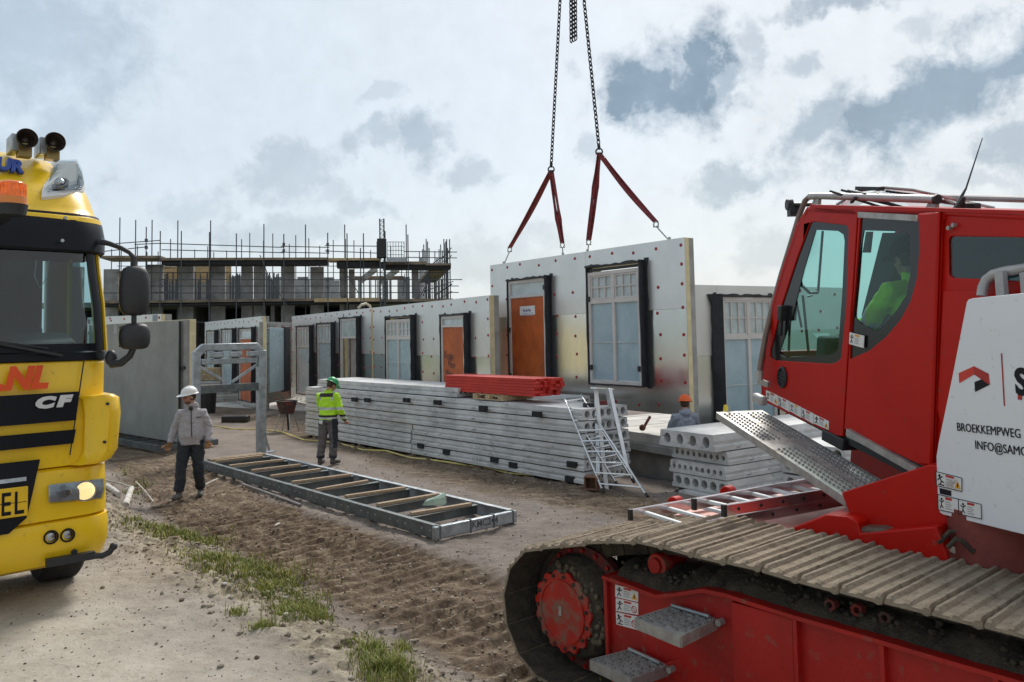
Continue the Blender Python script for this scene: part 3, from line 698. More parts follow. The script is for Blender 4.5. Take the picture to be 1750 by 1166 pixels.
            k = MB(s.M); k.bx(x0+fw, x1-fw, y0+.04, y0+.055, td+.032, z1-fw); k.build('transom_pane', m_pane2, o)
            if kind == 'door':
                k = MB(s.M); k.bx(x0+fw+.004, x1-fw-.004, y0+.03, y0+.07, z0+.01, td-.034); k.build('door_leaf', m_door, s.root)
            else:
                k = MB(s.M); k.bx(x0+fw, x0+fw+(x1-x0)*.42, y0+.3, y0+.34, z0, td-.034); k.build('door_leaf', mat('brown_board', (.10,.06,.045), .7, var=.3), s.root)
                k = MB(s.M); k.bx(x0+fw+(x1-x0)*.42+.02, x1-fw, y0+.1, y0+.14, z0, td-.034); k.build('side_board', mat('grey_board', (.30,.27,.25), .7, var=.2), s.root)
        return (x0, x1, z0, z1)
def text(body, M, size, m, parent, name='lettering', ext=.002, bold=0., shear=0., align='LEFT', sx=1.0, world=True):
    c = bpy.data.curves.new(name, 'FONT'); c.body = body; c.size = size; c.extrude = ext; c.offset = bold; c.shear = shear; c.align_x = align
    c.resolution_u = 3
    o = bpy.data.objects.new(name, c); COL.objects.link(o)
    me = bpy.data.meshes.new_from_object(o); bpy.data.objects.remove(o); bpy.data.curves.remove(c)
    me.transform(Matrix.Scale(sx, 4, (1, 0, 0))); me.materials.clear(); me.materials.append(m); me.name = name
    o = bpy.data.objects.new(name, me); COL.objects.link(o)
    me.transform(FR[parent.name].inverted() @ M if parent else M)
    if parent: o.parent = parent; FR[o.name] = FR[parent.name]
    return o
def decalM(M, x, z, y):                 # text standing in a panel's x-z plane facing its -y side
    return M @ T(x, y, z) @ RX(R(90))

# hung panel
pr = G(1170, 406, 4.38); pl = G(838, 454, 4.38)
hp = Panel('hanging_wall_panel', 'silver foil wall panel with an orange door and a tall window hanging from red slings', pl, pr, 3.37, foil_split=.40)
hd = hp.window(868, 474, 931, 690, .16, 'door', wr=.10, seed=3)
hw = hp.window(1003, 448, 1092, 660, .16, 'w2', wr=.14, seed=4, gap=.10)
k = MB(hp.M); k.bx(hw[0]+.03, hw[1]-.02, -.15, -.09, hw[3]+.02, hw[3]+.075); k.build('membrane_roll', m_rubber, hp.root)
for x, z in ((hd[0], hd[2]+.55*3.0), (hd[1]-.05, hd[3]-.28), (hd[0], hd[2]+.55), (hd[1]-.05, hd[2]+.42), (hw[0], hw[3]-.62), (hw[0]+.02, hw[2]+.28), (hw[1]-.1, hw[2]+.28)):
    k = MB(hp.M); k.bx(x, x+.07, -.19, -.14, z, z+.11); k.build('clamp', m_black, hp.root, bevel=.01)
a = hp.at(888, 524, .14); b = hp.at(914, 538, .14)
k = MB(hp.M); k.bx(a[0], b[0], -.136, -.129, b[1], a[1]); st = k.build('paper_sticker', m_tape, hp.root)
text('Van der Plas', decalM(hp.M, a[0]+.12, a[1]-.13, -.1365), .085, mat('navy_ink', (.03,.05,.2), .6), st, 'sticker_lettering', .0005, .003, sx=.75)
k = MB(hp.M); 
for i in range(3): k.bx(a[0]+.12, b[0]-.05, -.1372, -.1362, a[1]-.175-.03*i, a[1]-.165-.03*i)
k.build('sticker_print', mat('grey_ink', (.35,.38,.5), .6), st)
hj = [hp.at(917, 550)[0], hp.at(1001, 550)[0]]
hp.finish(joints=[hp.at(1001, 440)[0]])

# long row of two panels
ra = G(499, 541, 3.52); rb = G(635.5, 526.5, 3.52); rc = G(645, 526, 3.52); rd = G(837, 505, 3.52)
dr = (rd - ra).normalized(); rb = ra + dr*((rb-ra).dot(dr)); rc = rb + dr*.12
p1 = Panel('wall_panel', 'silver foil wall panel at the far end of the row, with two narrow windows and an open doorway', ra, rb, 3.42)
p1.window(507, 558, 529, 676, .15, 'w1', wr=.10, seed=5); p1.window(542, 553, 566, 662, .15, 'w1', wr=.10, seed=6); p1.window(581, 543, 609, 665, .15, 'open', wr=.14, seed=7)
p1.finish()
p2 = Panel('wall_panel', 'silver foil wall panel beside the hanging one, with one tall window and an orange door', rc, rd, 3.42)
p2.window(659, 541, 702, 665, .15, 'w2', wr=.12, seed=8, gap=.05); dd = p2.window(753, 538, 793, 672, .15, 'door', wr=.12, seed=9)
p2.finish(joints=[p2.at(755, 520)[0]])
for i, (t_, px, py) in enumerate((('Kozijn', 759, 611), ('Voor', 765, 626), ('Won.', 761, 642))):
    x, z = p2.at(px, py, .12); text(t_, decalM(p2.M, x, z, -.1225) @ RZ(R(-8)), .26, m_ink, p2.root, 'marker_writing', .0008, .003, sx=.8)

# right hand return panel
q0 = G(1177, 487, 3.52); q1 = q0 + Vector((math.sin(R(59)), math.cos(R(59)), 0))*5.2
p3 = Panel('wall_panel', 'silver foil wall panel on the right behind the red cab, with a large film covered window', q0, q1, 3.37, th=.32)
ww = p3.window(1232, 508, 1322, 745, .15, 'w2', wr=.1, seed=10, pyl=745)
# wide black wrap on its left flank
A = []; rnd = random.Random(4); k = MB(p3.M)
for i in range(13):
    z = ww[2] - .1 + (ww[3]-ww[2]+.16)*i/12; w_ = .16*rnd.uniform(.85, 1.1) + (.1 if i == 12 else 0)
    A.append([(ww[0]+.0, -.2, z), (ww[0]-.03, -.22, z), (ww[0]-w_, -.05, z), (ww[0]-w_, -.014, z)])
k.loft(A); k.build('membrane_wrap', m_rubber, p3.root, smooth=True)
k = MB(p3.M); k.bx(-.10, -.002, -.02, .16, 0, 3.4); k.build('timber_edge', m_pwood, p3.root)
a = p3.at(1182, 510); k = MB(p3.M); k.bx(-.06, 0, -.026, -.021, a[1]-.15, a[1]); k.build('green_tape', mat('green_tape', (.02,.25,.08), .5), p3.root)
p3.finish(joints=[p3.at(1224, 500)[0]])

# left group
l0 = G(350.5, 551, 3.45); l1 = G(449, 540.5, 3.45)
p4 = Panel('wall_panel', 'silver foil wall panel behind the steel portal frame, with two narrow windows and an orange door', l0, l1, 3.55)
p4.window(353.5, 566, 367, 667, .15, 'w1', wr=.08, seed=11); p4.window(379, 563, 397, 670, .15, 'w1', wr=.10, seed=12); p4.window(409, 561, 430, 688, .15, 'door', wr=.14, seed=13)
p4.finish()
r0 = P(455, 550, 27.2); r1 = P(497, 551, 29.5); r1.z = r0.z
p5 = Panel('wall_panel', 'narrow silver foil wall panel between two window panels, smudged dark by a covered window', r0, r1, 2.75, foil_split=.0001)
x0 = p5.at(459, 560)[0]; x1 = p5.at(492, 560)[0]
k = MB(p5.M); k.bx(x0, x0+(x1-x0)*.72, -.05, -.014, .35, 2.55); k.build('covered_window', m_pane, p5.root, bevel=.01)
k = MB(p5.M); k.bx(x0+(x1-x0)*.72, x1, -.09, -.014, .3, 2.6); k.build('membrane_wrap', m_rubber, p5.root, bevel=.02)
p5.finish()
k0 = P(150, 543, 25.5); k1 = P(276, 522, 23.5); k1.z = k0.z
p6 = Panel('wall_panel', 'white foil faced panel with yellow edge showing above the grey concrete panel', k0, k1, 2.9, foil_split=.9, th=.34)
a = p6.at(266, 540); k = MB(p6.M); k.bx(a[0]-.12, a[0]+.1, -.02, -.013, a[1]-.25, a[1]+.03); k.build('dark_patch', mat('dim_foil', (.25,.28,.33), .3, .6), p6.root)
p6.finish()
# bare concrete panel standing on the rear rack
c0 = G(150, 731, .17); c1 = G(304, 757, .17)
cp = thing('concrete_wall_panel', 'large bare grey concrete wall panel standing on a dark steel rack beside the truck', 'wall panel', frame(c0, c1 - c0))
Mc = FR[cp.name]; L = (c1-c0).length; m_cpan = mat('concrete_panel', (.30,.30,.275), .85, col2=(.20,.205,.19), scale=1.1, cs=(.3,.7), bump=.12, bscale=30, dirt=(.24,.25,.235), dirt_amt=.4, dscale=1.6)
k = MB(Mc); k.bx(0, L, 0, .14, 0, 2.93); k.build('concrete_face', m_cpan, cp, bevel=.008)
k = MB(Mc); k.bx(L+.002, L+.03, .0, .05, -.02, 2.9); k.build('steel_edge', m_black, cp)
k = MB(Mc); k.bx(0, L-.02, .142, .2, 0, 2.9); k.bx(L, L+.14, .1, .2, 0, 2.93); k.build('concrete_rib', m_conc, cp)
k = MB(Mc); k.bx(0, L+.16, .202, .36, .0, 2.95); k.build('insulation', m_yins, cp, bevel=.005)
k = MB(Mc); k.bx(L-.06, L+.17, .04, .1, 1.75, 1.82); k.build('steel_strap', m_black, cp)
k = MB(Mc); a = Mc.inverted() @ ON(198, 552, c0, Vector((-Mc[0][1], -Mc[1][1], 0))); k.bx(a.x-.12, a.x+.12, -.01, -.001, a.z-.3, a.z-.02); k.build('paler_patch', m_conc, cp)

# ---------------------------------------------------------------- foundations
def foundation(name, label, top0, top1, z, dep, zb, wthick=.25, flange=True):
    a = G(*top0, z); b = G(*top1, z); M = frame((a.x, a.y, 0), (b.x-a.x, b.y-a.y, 0)); L = math.hypot(b.x-a.x, b.y-a.y)
    t = thing(name, label, 'foundation', M)
    k = MB(M); k.bx(0, L, 0, dep, z-.2, z); k.build('floor_slab', mat('floor_top', (.58,.56,.52), .85, var=.25, scale=1.2, bump=.2, dirt=(.25,.24,.22), dirt_amt=.2, dscale=2), t, bevel=.01)
    k = MB(M); k.bx(-.1, L+.1, -.06, dep+.06, z-.36, z-.202); k.build('ledge', m_conc, t, bevel=.01)
    k = MB(M); k.bx(0, L, .06, .06+wthick, zb, z-.362); k.bx(L-wthick, L, .06+wthick, dep, zb, z-.362); k.bx(0, wthick, .06+wthick, dep, zb, z-.362); k.build('foundation_wall', mat('brown_block', (.27,.25,.225), .9, col2=(.16,.15,.14), scale=1, bump=.2), t)
    k = MB(M); k.bx(-.15, L+.15, -.05, .058, zb, zb+.28); k.build('plinth', mat('damp_concrete', (.15,.155,.155), .9), t)
    return t, M, L
f1, Mf, Lf = foundation('house_foundation', 'concrete house foundation with a pale floor below the hanging panel', (960, 720), (1210, 757), .52, 5.5, -.6)
for x in (3.0, 3.9, 4.6):
    k = MB(Mf); k.bx(Lf-x, Lf-x+.012, .01, 5.4, .521, .524); k.build('slab_joint', m_dark, f1)
f2, M2, L2 = foundation('house_foundation', 'long low concrete foundation under the far row of wall panels', (330, 692), (560, 704), .02, 3, -1.6)
k = MB(M2)
for px in range(456, 492, 7):
    p = M2.inverted() @ ON(px, 697, G(456, 696, .02), Vector((-M2[0][1], -M2[1][1], 0))); k.cyl((p.x, -.062, -.28), (0, 1, 0), .07, .012, 12)
k.build('core_hole', m_dark, f2)

# ---------------------------------------------------------------- precast slabs
def slab_mesh(name, L, W=1.2, H=.188, holes=9, hr=(.036, .045), square=True, m=None):
    e = .035
    poly = [(0, 0), (W, 0), (W, H*.30), (W-e*1.1, H*.40), (W-e*.6, H*.6), (W-e, H), (e, H), (e*.6, H*.6), (e*1.1, H*.40), (0, H*.30)]
    hs = []
    for i in range(holes):
        cx = W*(i+.5)/holes*.92 + W*.04; n = 8 if hr[0] < .05 else 14
        hs.append([(cx + hr[0]*math.cos(2*math.pi*j/n + math.pi/n), H*.5 + hr[1]*math.sin(2*math.pi*j/n + math.pi/n)) for j in range(n)])
    k = MB(); k.prism(poly, 0, L, hs, mp=lambda a, b, c: Vector((c, a, b)))
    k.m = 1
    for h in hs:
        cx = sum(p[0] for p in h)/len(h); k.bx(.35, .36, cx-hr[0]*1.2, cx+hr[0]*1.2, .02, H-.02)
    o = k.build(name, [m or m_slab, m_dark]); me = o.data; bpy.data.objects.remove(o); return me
def put_slab(me, M, label, group=None, name='hollow_core_slab', cat='concrete slab'):
    o = inst(name, me, None, M); setp(o, label, cat, group); return o
PILE = {}
# main pile: local x along the pile towards the near end, y away from the viewer
nb = G(1001, 829, .02); fb = G(521, 742, .02)
dm = (nb - fb); Lm = math.hypot(dm.x, dm.y); Mm = frame((nb.x, nb.y, 0), (-dm.x, -dm.y, 0))
# x runs from the near end back along the pile, so y is towards the viewer: flip
Mm = frame((fb.x, fb.y, 0), (dm.x, dm.y, 0))
n_m = Vector((-Mm[0][1], -Mm[1][1], 0))
def mx_at(px, py): q = Mm.inverted() @ ON(px, py, Vector((nb.x, nb.y, 0)), n_m); return q.x, q.z
xj = mx_at(704, 720)[0]
cnt = ['lowest', 'second from the bottom', 'third from the bottom', 'fourth from the bottom', 'fifth from the bottom', 'topmost']
rnd = random.Random(8)
short_l = slab_mesh('hollow_core_slab', xj-.06, holes=9); short_r = slab_mesh('hollow_core_slab', Lm-xj-.02, holes=9); big_r = slab_mesh('hollow_core_slab', Lm-xj-.02, holes=6, hr=(.07, .07)); long_ = slab_mesh('hollow_core_slab', Lm, holes=6, hr=(.065, .068))
HS = .212
for i in range(6):
    z = .03 + i*HS; dy = rnd.uniform(-.03, .03) + .015*i; dx = rnd.uniform(-.06, .02) - .02*i
    if i < 3:
        PILE[i, 0] = put_slab(short_l, Mm @ T(dx, dy, z) @ RZ(R(rnd.uniform(-.15, .15))), 'pale hollow core slab, %s in the far left half of the long pile' % cnt[i], 'slabs of the long pile')
        PILE[i, 1] = put_slab((short_r, short_r, big_r)[i], Mm @ T(xj + dx*.3, dy*.6 - .02, z), 'pale hollow core slab, %s in the near right half of the long pile' % cnt[i], 'slabs of the long pile')
    else:
        PILE[i, 0] = PILE[i, 1] = put_slab(long_, Mm @ T(dx, dy, z), 'pale full length hollow core slab, %s in the long pile' % cnt[i], 'slabs of the long pile')
xt = mx_at(748, 690)[0]
top_s = slab_mesh('hollow_core_slab', xt + .1, holes=9)
put_slab(top_s, Mm @ T(.25, .25, .03 + 6*HS), 'shorter hollow core slab lying on top of the far end of the long pile', 'slabs of the long pile')
# a second strip behind to carry the bundle
for i in (4, 5):
    put_slab(short_r, Mm @ T(xj - 2.2, 1.25, .03 + i*HS), 'hollow core slab %s behind the near end of the long pile' % ('on top' if i == 5 else 'under the top one'), 'slabs of the long pile')
# lifting pockets in the pile's flank
for j, (px, py) in enumerate(((720,762),(764,773),(846,786),(878,795),(978,794),(975,819),(606,683),(628,684),(695,684),(748,688),(826,698),(918,708))):
    x, z = mx_at(px, py)
    k = MB(Mm); k.bx(x-.11, x+.11, -.036, .03, z-.05, z+.05)
    k.build('lifting_pocket', m_dark, PILE[min(5, max(0, int((z-.02)/HS))), int(x > xj)])
for j in range(5):
    xx = Lm*(.04 + .225*j); k = MB(Mm); k.bx(xx, xx+.12, .02, 1.2, -.07, .028); o = k.build('timber_bearer', m_wood); recenter(o, Mm @ T(xx, 0, -.07)); setp(o, 'timber bearer on the ground under the long slab pile, %s from its far end' % ('first','second','third','fourth','fifth')[j], 'bearer', 'bearers under the long slab pile')
for (t_, px, py) in (('4506', 812, 764), ('4501', 806, 782)):
    x, z = mx_at(px, py); text(t_, Mm @ T(x, -.045, z-.05) @ RX(R(90)), .16, m_tape, PILE[min(5, max(0, int((z-.02)/HS))), 1], 'chalk_mark', .001)

# second pile on the right, seen end on
eb0 = G(1150, 862, 0); 
Ms = frame(G(1150, 836, .0), (math.sin(R(118)), math.cos(R(118)), 0))     # x along the end faces
def pile(o0, xdir, items, ztop_lab, labs, group):
    for (z, off, sh, me), lb in zip(items, labs):
        pass
ex = Vector((math.cos(R(-30)), math.sin(R(-30)), 0))      # along the end face, to the right and nearer
ln = Vector((math.sin(R(55)), math.cos(R(55)), 0))      # along the slab
def endslab(px, py, z, me, label, group, ang=0):
    """me has length along its x; put its end face's near right lower corner so that the left lower corner shows at the pixel"""
    p = G(px, py, z); M = frame((p.x, p.y, z), ln) ; M = M @ T(0, -me_w[me.name], 0)
    return put_slab(me, M, label, group)
me_w = {}
def smesh(L, W, H, holes, hr):
    me = slab_mesh('hollow_core_slab', L, W, H, holes, hr); me_w[me.name] = W; return me
sA = smesh(5.5, 1.2, .2, 9, (.036, .042)); sB = smesh(5.5, 1.2, .22, 6, (.068, .07)); sC = smesh(5.5, 1.2, .26, 4, (.072, .088)); sD = smesh(5.5, .8, .2, 4, (.04, .045)); sE = smesh(3.2, 1.2, .22, 5, (.075, .075))
zs_ = [-.16, .05, .285, .50, .72]
for (px, py, z, me, lb) in ((1158, 859, -.16, sA, 'lowest hollow core slab of the short pile'), (1149, 830, .05, sB, 'large round holed slab, second from the ground in the short pile'),
                            (1144, 805, .285, sA, 'small holed slab in the middle of the short pile'), (1149, 781, .50, sA, 'small holed slab just below the top of the short pile'), (1127, 760, .72, sC, 'top slab of the short pile, with four big round holes')):
    endslab(px, py, z, me, lb, 'slabs of the short pile by the crane')
for (px, py, z, me, lb) in ((1318, 830, .02, sE, 'lower hollow core slab beneath the crane walkway'), (1314, 803, .27, sE, 'upper hollow core slab beneath the crane walkway'), (1335, 777, .52, sE, 'topmost pale slab seen between cab and walkway')):
    endslab(px, py, z, me, lb, 'slabs of the pile behind the walkway')

# red bundle on a pallet on the pile
zp = .03 + 6*HS
pm = Mm @ T(mx_at(845, 690)[0], .45, zp)
def bundle():
    a = mx_at(757, 672)[0]; b = mx_at(958, 690)[0]
    xa, xb = a - .40, b - 1.05; z = zp + .11
    t = thing('red_beam_bundle', 'bundle of bright red beams lying on a pallet on top of the long slab pile', 'bundle', Mm @ T(xa, .35, z))
    mr_ = mat('red_beam', (.62,.035,.02), .5, col2=(.45,.02,.015), scale=2, cs=(.3,.7), bump=.2, bscale=8)
    rnd = random.Random(1)
    for j in range(6):
        for i in range(6):
            k = MB(Mm); y = .35 + i*.105; d = rnd.uniform(-.06, .04) + (.12 if i > 2 and j > 1 else 0); k.bx(xa + rnd.uniform(-.02, .02), xb + d, y, y+.1, z + j*.057, z + j*.057 + .054); k.build('beam', mr_, t, bevel=.004, seg=1)
    xc = mx_at(834, 700)[0] - .75; xd = xc + .95
    q = thing('wooden_pallet', 'pale wooden pallet under the bundle of red beams', 'pallet', Mm @ T(xc, .2, zp))
    for yy in (.2, .55, .9): 
        k = MB(Mm); k.bx(xc, xd, yy, yy+.1, zp+.001, zp+.02); k.build('bottom_board', m_pwood, q)
        for i in range(3): k = MB(Mm); x = xc + i*(xd-xc-.14)/2; k.bx(x, x+.14, yy, yy+.1, zp+.021, zp+.085); k.build('block', m_pwood, q)
    for i in range(5): k = MB(Mm); x = xc + i*(xd-xc-.1)/4; k.bx(x, x+.1, .2, 1.0, zp+.086, zp+.106); k.build('top_board', m_pwood, q)
    # far pallet block line
    k = MB(Mm); k.bx(xb-.9, xb-.8, .3, 1.0, zp+.0, zp+.106); o = k.build('timber_bearer', m_pwood); recenter(o, Mm @ T(xb-.9, .3, zp)); setp(o, 'short timber bearer under the near end of the red beams', 'bearer')
    k = MB(Mm); k.bx(xa+.3, xa+.4, .3, 1.0, zp+.0, zp+.106); o = k.build('timber_bearer', m_pwood); recenter(o, Mm @ T(xa+.3, .3, zp)); setp(o, 'short timber bearer under the far end of the red beams', 'bearer')
bundle()

# ---------------------------------------------------------------- lifting gear
m_chain = mat('chain_steel', (.05,.05,.05), .5, .7, var=.4, scale=40); m_sling = mat('sling_web', (.22,.03,.035), .8, col2=(.13,.02,.025), scale=12, bump=.3, bscale=60)
def chain(name, label, p, q, link=.085, r=.0125, sag=0):
    p = Vector(p); q = Vector(q); d = (q-p); L = d.length; d.normalize(); a = d.orthogonal().normalized(); b = d.cross(a); n = int(L/(link*.72)); k = MB()
    for i in range(n):
        c = p + d*((i+.5)*L/n); e = a if i % 2 else b; pts = []
        for j in range(10):
            t = 2*math.pi*j/10; pts.append(c + d*(math.cos(t)*link*.5) + e*(math.sin(t)*link*.28))
        nx_ = d.cross(e); rr = []
        for j in range(11):
            v = pts[j % 10]; o_ = (v - c).normalized(); rr.append([v + (o_*math.cos(s_) + nx_*math.sin(s_))*r for s_ in (0, 1.57, 3.14, 4.71)])
        k.loft(rr, cap=False)
    o = k.build(name, m_chain, fix=False); recenter(o, Matrix.Translation(q)); return setp(o, label, 'chain')
dH = 17.6
jl = P(942, 292, 18.6); jr = P(1024, 262, 16.9)
tl = P(971, -257, 17.8); trr = P(972, -257, 17.8)
chain('lifting_chain', 'long taut chain on the left, running up from the left pair of slings', tl, jl + Vector((0,0,.1)), .13, .016)
chain('lifting_chain', 'long taut chain on the right, running up from the right pair of slings', trr, jr + Vector((0,0,.1)), .13, .016)
for i, (px, py) in enumerate(((976, 72), (980.5, 70), (984, 68))):
    o = chain('spare_chain', ('left', 'middle', 'right')[i] + ' strand of the loose spare chains hanging at the top', P(px-2.5, -257, 17.75+.03*i), P(px, py, 17.7+.03*i), .13, .016); o['group'] = 'loose chain strands'
hk = P(971.5, -262, 17.8); k = MB(); k.ring(hk + Vector((0,0,.1)), (0,1,0), .22, .15, .08, 20); k.bx(hk.x-.3, hk.x+.3, hk.y-.15, hk.y+.15, hk.z+.35, hk.z+1.1); k.tube(hk + Vector((0,0,.25)), hk + Vector((0,0,.4)), .07)
for dx_ in (-.18, .18): k.tube(hk + Vector((dx_,0,1.1)), hk + Vector((dx_*.3,0,22)), .018)
o = k.build('hook_block', m_chain, bevel=.02); recenter(o, Matrix.Translation(hk)); setp(o, 'crane hook block above the picture, carrying both lifting chains', 'hook block')
def sling(label, top, bot, hook_px, seed, loose=.02):
    top = Vector(top); bot = Vector(bot); t = thing('webbing_sling', label, 'sling', Matrix.Translation(bot), 'red webbing slings')
    for s_ in (-1, 1):
        k = MB(); pts = []; rr = []
        for i in range(15):
            f = i/14; p = top.lerp(bot, f); sp = s_*(.014 + .022*math.sin(f*math.pi)); p = p + Vector((sp, 0, -.05*math.sin(f*math.pi)))
            tw = f*3.1 + seed; e = Vector((math.cos(tw)*.5+.6, math.sin(tw)*.5, 0)).normalized()*.046; g_ = Vector((-e.y, e.x, 0)).normalized()*.008
            rr.append([p - e - g_, p + e - g_, p + e + g_, p - e + g_])
        k.loft(rr); k.build('strap', m_sling, t, smooth=True, ang=60)
    h = Vector(hook_px); k = MB(); k.ring(bot + Vector((0,0,-.04)), (0, 1, .2), .06, .036, .026, 14); k.tube(bot + Vector((-.06,0,-.09)), bot + Vector((.06,0,-.09)), .016); k.build('shackle', m_galv, t)
    k = MB(); k.tube(bot + Vector((0,0,-.08)), h, .014, n=6); k.cyl(h + Vector((0,0,.03)), (0,0,1), .03, .09, 8); k.build('wire_rope', m_galv, t)
def tp(px):                               # point on the hung panel's top edge
    x = hp.at(px, 440)[0]; 
    return x
def hooktop(px, py):
    o = ON(px, py, Vector((hp.M[0][3], hp.M[1][3], 0)) - hp.n*.16, hp.n); o.z = hp.z0 + hp.h; return o
for (px, py), (bx_, by_), top, lb, sd_ in (((861, 449), (871, 424), jl, 'leftmost red sling, slanting down to the left corner of the hanging panel', 0), ((962, 434), (961, 416), jl, 'nearly upright red sling below the left chain', 1.2),
                                   ((1004, 428), (1006, 411), jr, 'nearly upright red sling below the right chain', 2.1), ((1144, 408), (1121, 380), jr, 'rightmost red sling, slanting down to the right corner of the hanging panel', 3.0)):
    h = hooktop(px, py); b = P(bx_, by_, h.y + .15*(top.y - h.y)); sling(lb, top, b, h, sd_)
for j_, lb in ((jl, 'dark chain hook joining the left chain to its two slings'), (jr, 'dark chain hook joining the right chain to its two slings')):
    k = MB(Matrix.Translation(j_)); k.ring((0,0,.03), (.2,1,0), .085, .055, .035, 16); k.tube((0,0,.1), (0,0,.2), .035, .025); k.cb((0,0,-.02), (.1,.05,.07)); o = k.build('lifting_hook', m_chain, bevel=.006); recenter(o, Matrix.Translation(j_)); setp(o, lb, 'hook')
# ---------------------------------------------------------------- transport racks
def xz_in(M, p): q = M.inverted() @ p; return q
def channel(k, p, q, h, w_, t=.012, side=1, fl=True):
    """C-section from p to q, web on one side; p, q on the bottom line"""
    p = Vector(p); q = Vector(q); d = (q-p).normalized(); a = Vector((-d.y, d.x, 0))*side; up = Vector((0,0,1))
    prof = [(0,0),(w_,0),(w_,t),(t,t),(t,h-t),(w_,h-t),(w_,h),(0,h)]
    k.loft([[e + a*x + up*z for x, z in prof] for e in (p, q)])
RZt = .20
n1 = G(345, 787, RZt); n2 = G(741, 898, RZt); f2_ = G(889, 873, RZt)
Mr = frame((n1.x, n1.y, .03), (n2.x-n1.x, n2.y-n1.y, 0)); Lr = math.hypot(n2.x-n1.x, n2.y-n1.y); Wr = (Mr.inverted() @ f2_).y
rack = thing('transport_rack', 'galvanised steel rack with timber battens on its crossbars and a tall end portal', 'steel rack', Mr)
H = RZt - .03
k = MB(Mr); channel(k, (0,0,0), (Lr,0,0), H, .07, side=1); k.build('side_beam', m_steel, rack)
k = MB(Mr)
for i in range(42):
    if i % 4 == 3: continue
    k.cyl((Lr*(i+.6)/42, -.001, H*.55), (0,1,0), .008, .004, 8)
k.build('rivet', m_tape, rack)
k = MB(Mr); channel(k, (0,Wr,0), (Lr,Wr,0), H, .08, side=-1); k.build('side_beam', m_galv, rack)
k = MB(Mr); k.bx(Lr+.002, Lr+.075, -.03, Wr+.02, 0, H-.01); 
o = k.build('end_beam', m_galv, rack, bevel=.012)
k = MB(Mr)
for y in (.04, .62*Wr/1.55, 1.08*Wr/1.55, Wr-.06): k = MB(Mr); k.bx(Lr, Lr+.082, y, y+.02, -.005, H); k.build('end_plate', m_steel, rack)
text('KMC244', Mr @ T(Lr+.0765, Wr*.42, .05) @ RZ(R(90)) @ RX(R(90)), .13, mat('worn_ink', (.08,.085,.09), .7), rack, 'stencilled_number', .0006, .002, sx=.95)
k = MB(Mr); k.bx(Lr-.22, Lr-.16, .08, Wr-.08, .0, .05); k.build('bottom_tie', m_steel, rack)
rnd = random.Random(12)
for (px, py) in ((466,778),(497,785),(530,793),(566,801),(605,811),(649,821),(700,833),(756,845),(818,859)):
    x = (Mr.inverted() @ G(px, py, RZt)).x
    k = MB(Mr); k.bx(x-.006, x+.006, .075, Wr-.085, .02, H-.03); k.bx(x-.05, x+.05, .075, Wr-.085, H-.03, H-.018); k.build('crossbar', m_steel, rack)
    k = MB(Mr); x2 = x-.02; a = rnd.uniform(-.05, .05); y0 = rnd.uniform(.08, .16); y1 = Wr - rnd.uniform(.12, .3)
    k.bar((x2+a, y0, H+.006), (x2-a, y1, H+.006), .07, .045); k.build('batten', m_wood, rack, bevel=.004, seg=1)
for x in (.06, .2): k = MB(Mr); k.bar((x, .1, H+.004), (x, Wr-.1, H+.004), .09, .045); k.build('batten', m_wood, rack)
# portal
pf = P(447, 772, n1.y + .55); bl = G(334, 787, .05); br_ = G(447, 774, .05)
dp = Vector((br_.x-bl.x, br_.y-bl.y, 0)); Wp = dp.length; Mp = frame((bl.x, bl.y, .03), dp)
topz = (Mp.inverted() @ ON(445, 588, br_, Vector((-Mp[0][1], -Mp[1][1], 0)))).z
def tp_(k, a, b, w_=.16, h_=.16): k.bar(a, b, w_, h_)
k = MB(Mp); k.bx(Wp-.1, Wp+.08, -.09, .09, 0, topz-.14); k.bar((Wp-.01, 0, topz-.20), (Wp-.17, 0, topz-.04), .17, .16, up=(0,1,0)); k.build('portal_post', m_galv, rack, bevel=.012)
k = MB(Mp); k.bx(-.08, .08, -.08, .08, 0, topz-.14); k.bar((.0, 0, topz-.20), (.17, 0, topz-.04), .16, .15, up=(0,1,0)); k.build('portal_post', m_galv, rack, bevel=.012)
k = MB(Mp); k.bx(.12, Wp-.12, -.07, .07, topz-.13, topz+.03); k.build('top_beam', m_galv, rack, bevel=.02)
k = MB(Mp); k.bx(.1, Wp-.1, -.05, .05, topz-.42, topz-.30); k.build('second_beam', m_galv, rack, bevel=.01)
k = MB(Mp); 
for i in range(3): k.bx(.28 + i*Wp*.29, .28 + i*Wp*.29 + Wp*.2, -.09, .06, topz-.28, topz-.15)
k.build('roller', m_galv, rack, bevel=.025)
k = MB(Mp); zb = topz - .95
k.bar((.08, 0, topz-.45), (Wp/2-.05, 0, zb+.12), .03, .06); k.bar((Wp-.08, 0, topz-.45), (Wp/2+.05, 0, zb+.12), .03, .06); k.build('brace', m_galv, rack)
k = MB(Mp); channel(k, (.08, -.04, zb-.09), (Wp-.08, -.04, zb-.09), .17, .08); k.build('middle_beam', m_steel, rack)
k = MB(Mp); k.bar((Wp+.02, .02, .62), (Wp+.25, .15, .03), .03, .05); k.bar((Wp, -.06, .02), (Wp+.3,.1,.02), .2, .02); k.build('foot_brace', m_galv, rack)
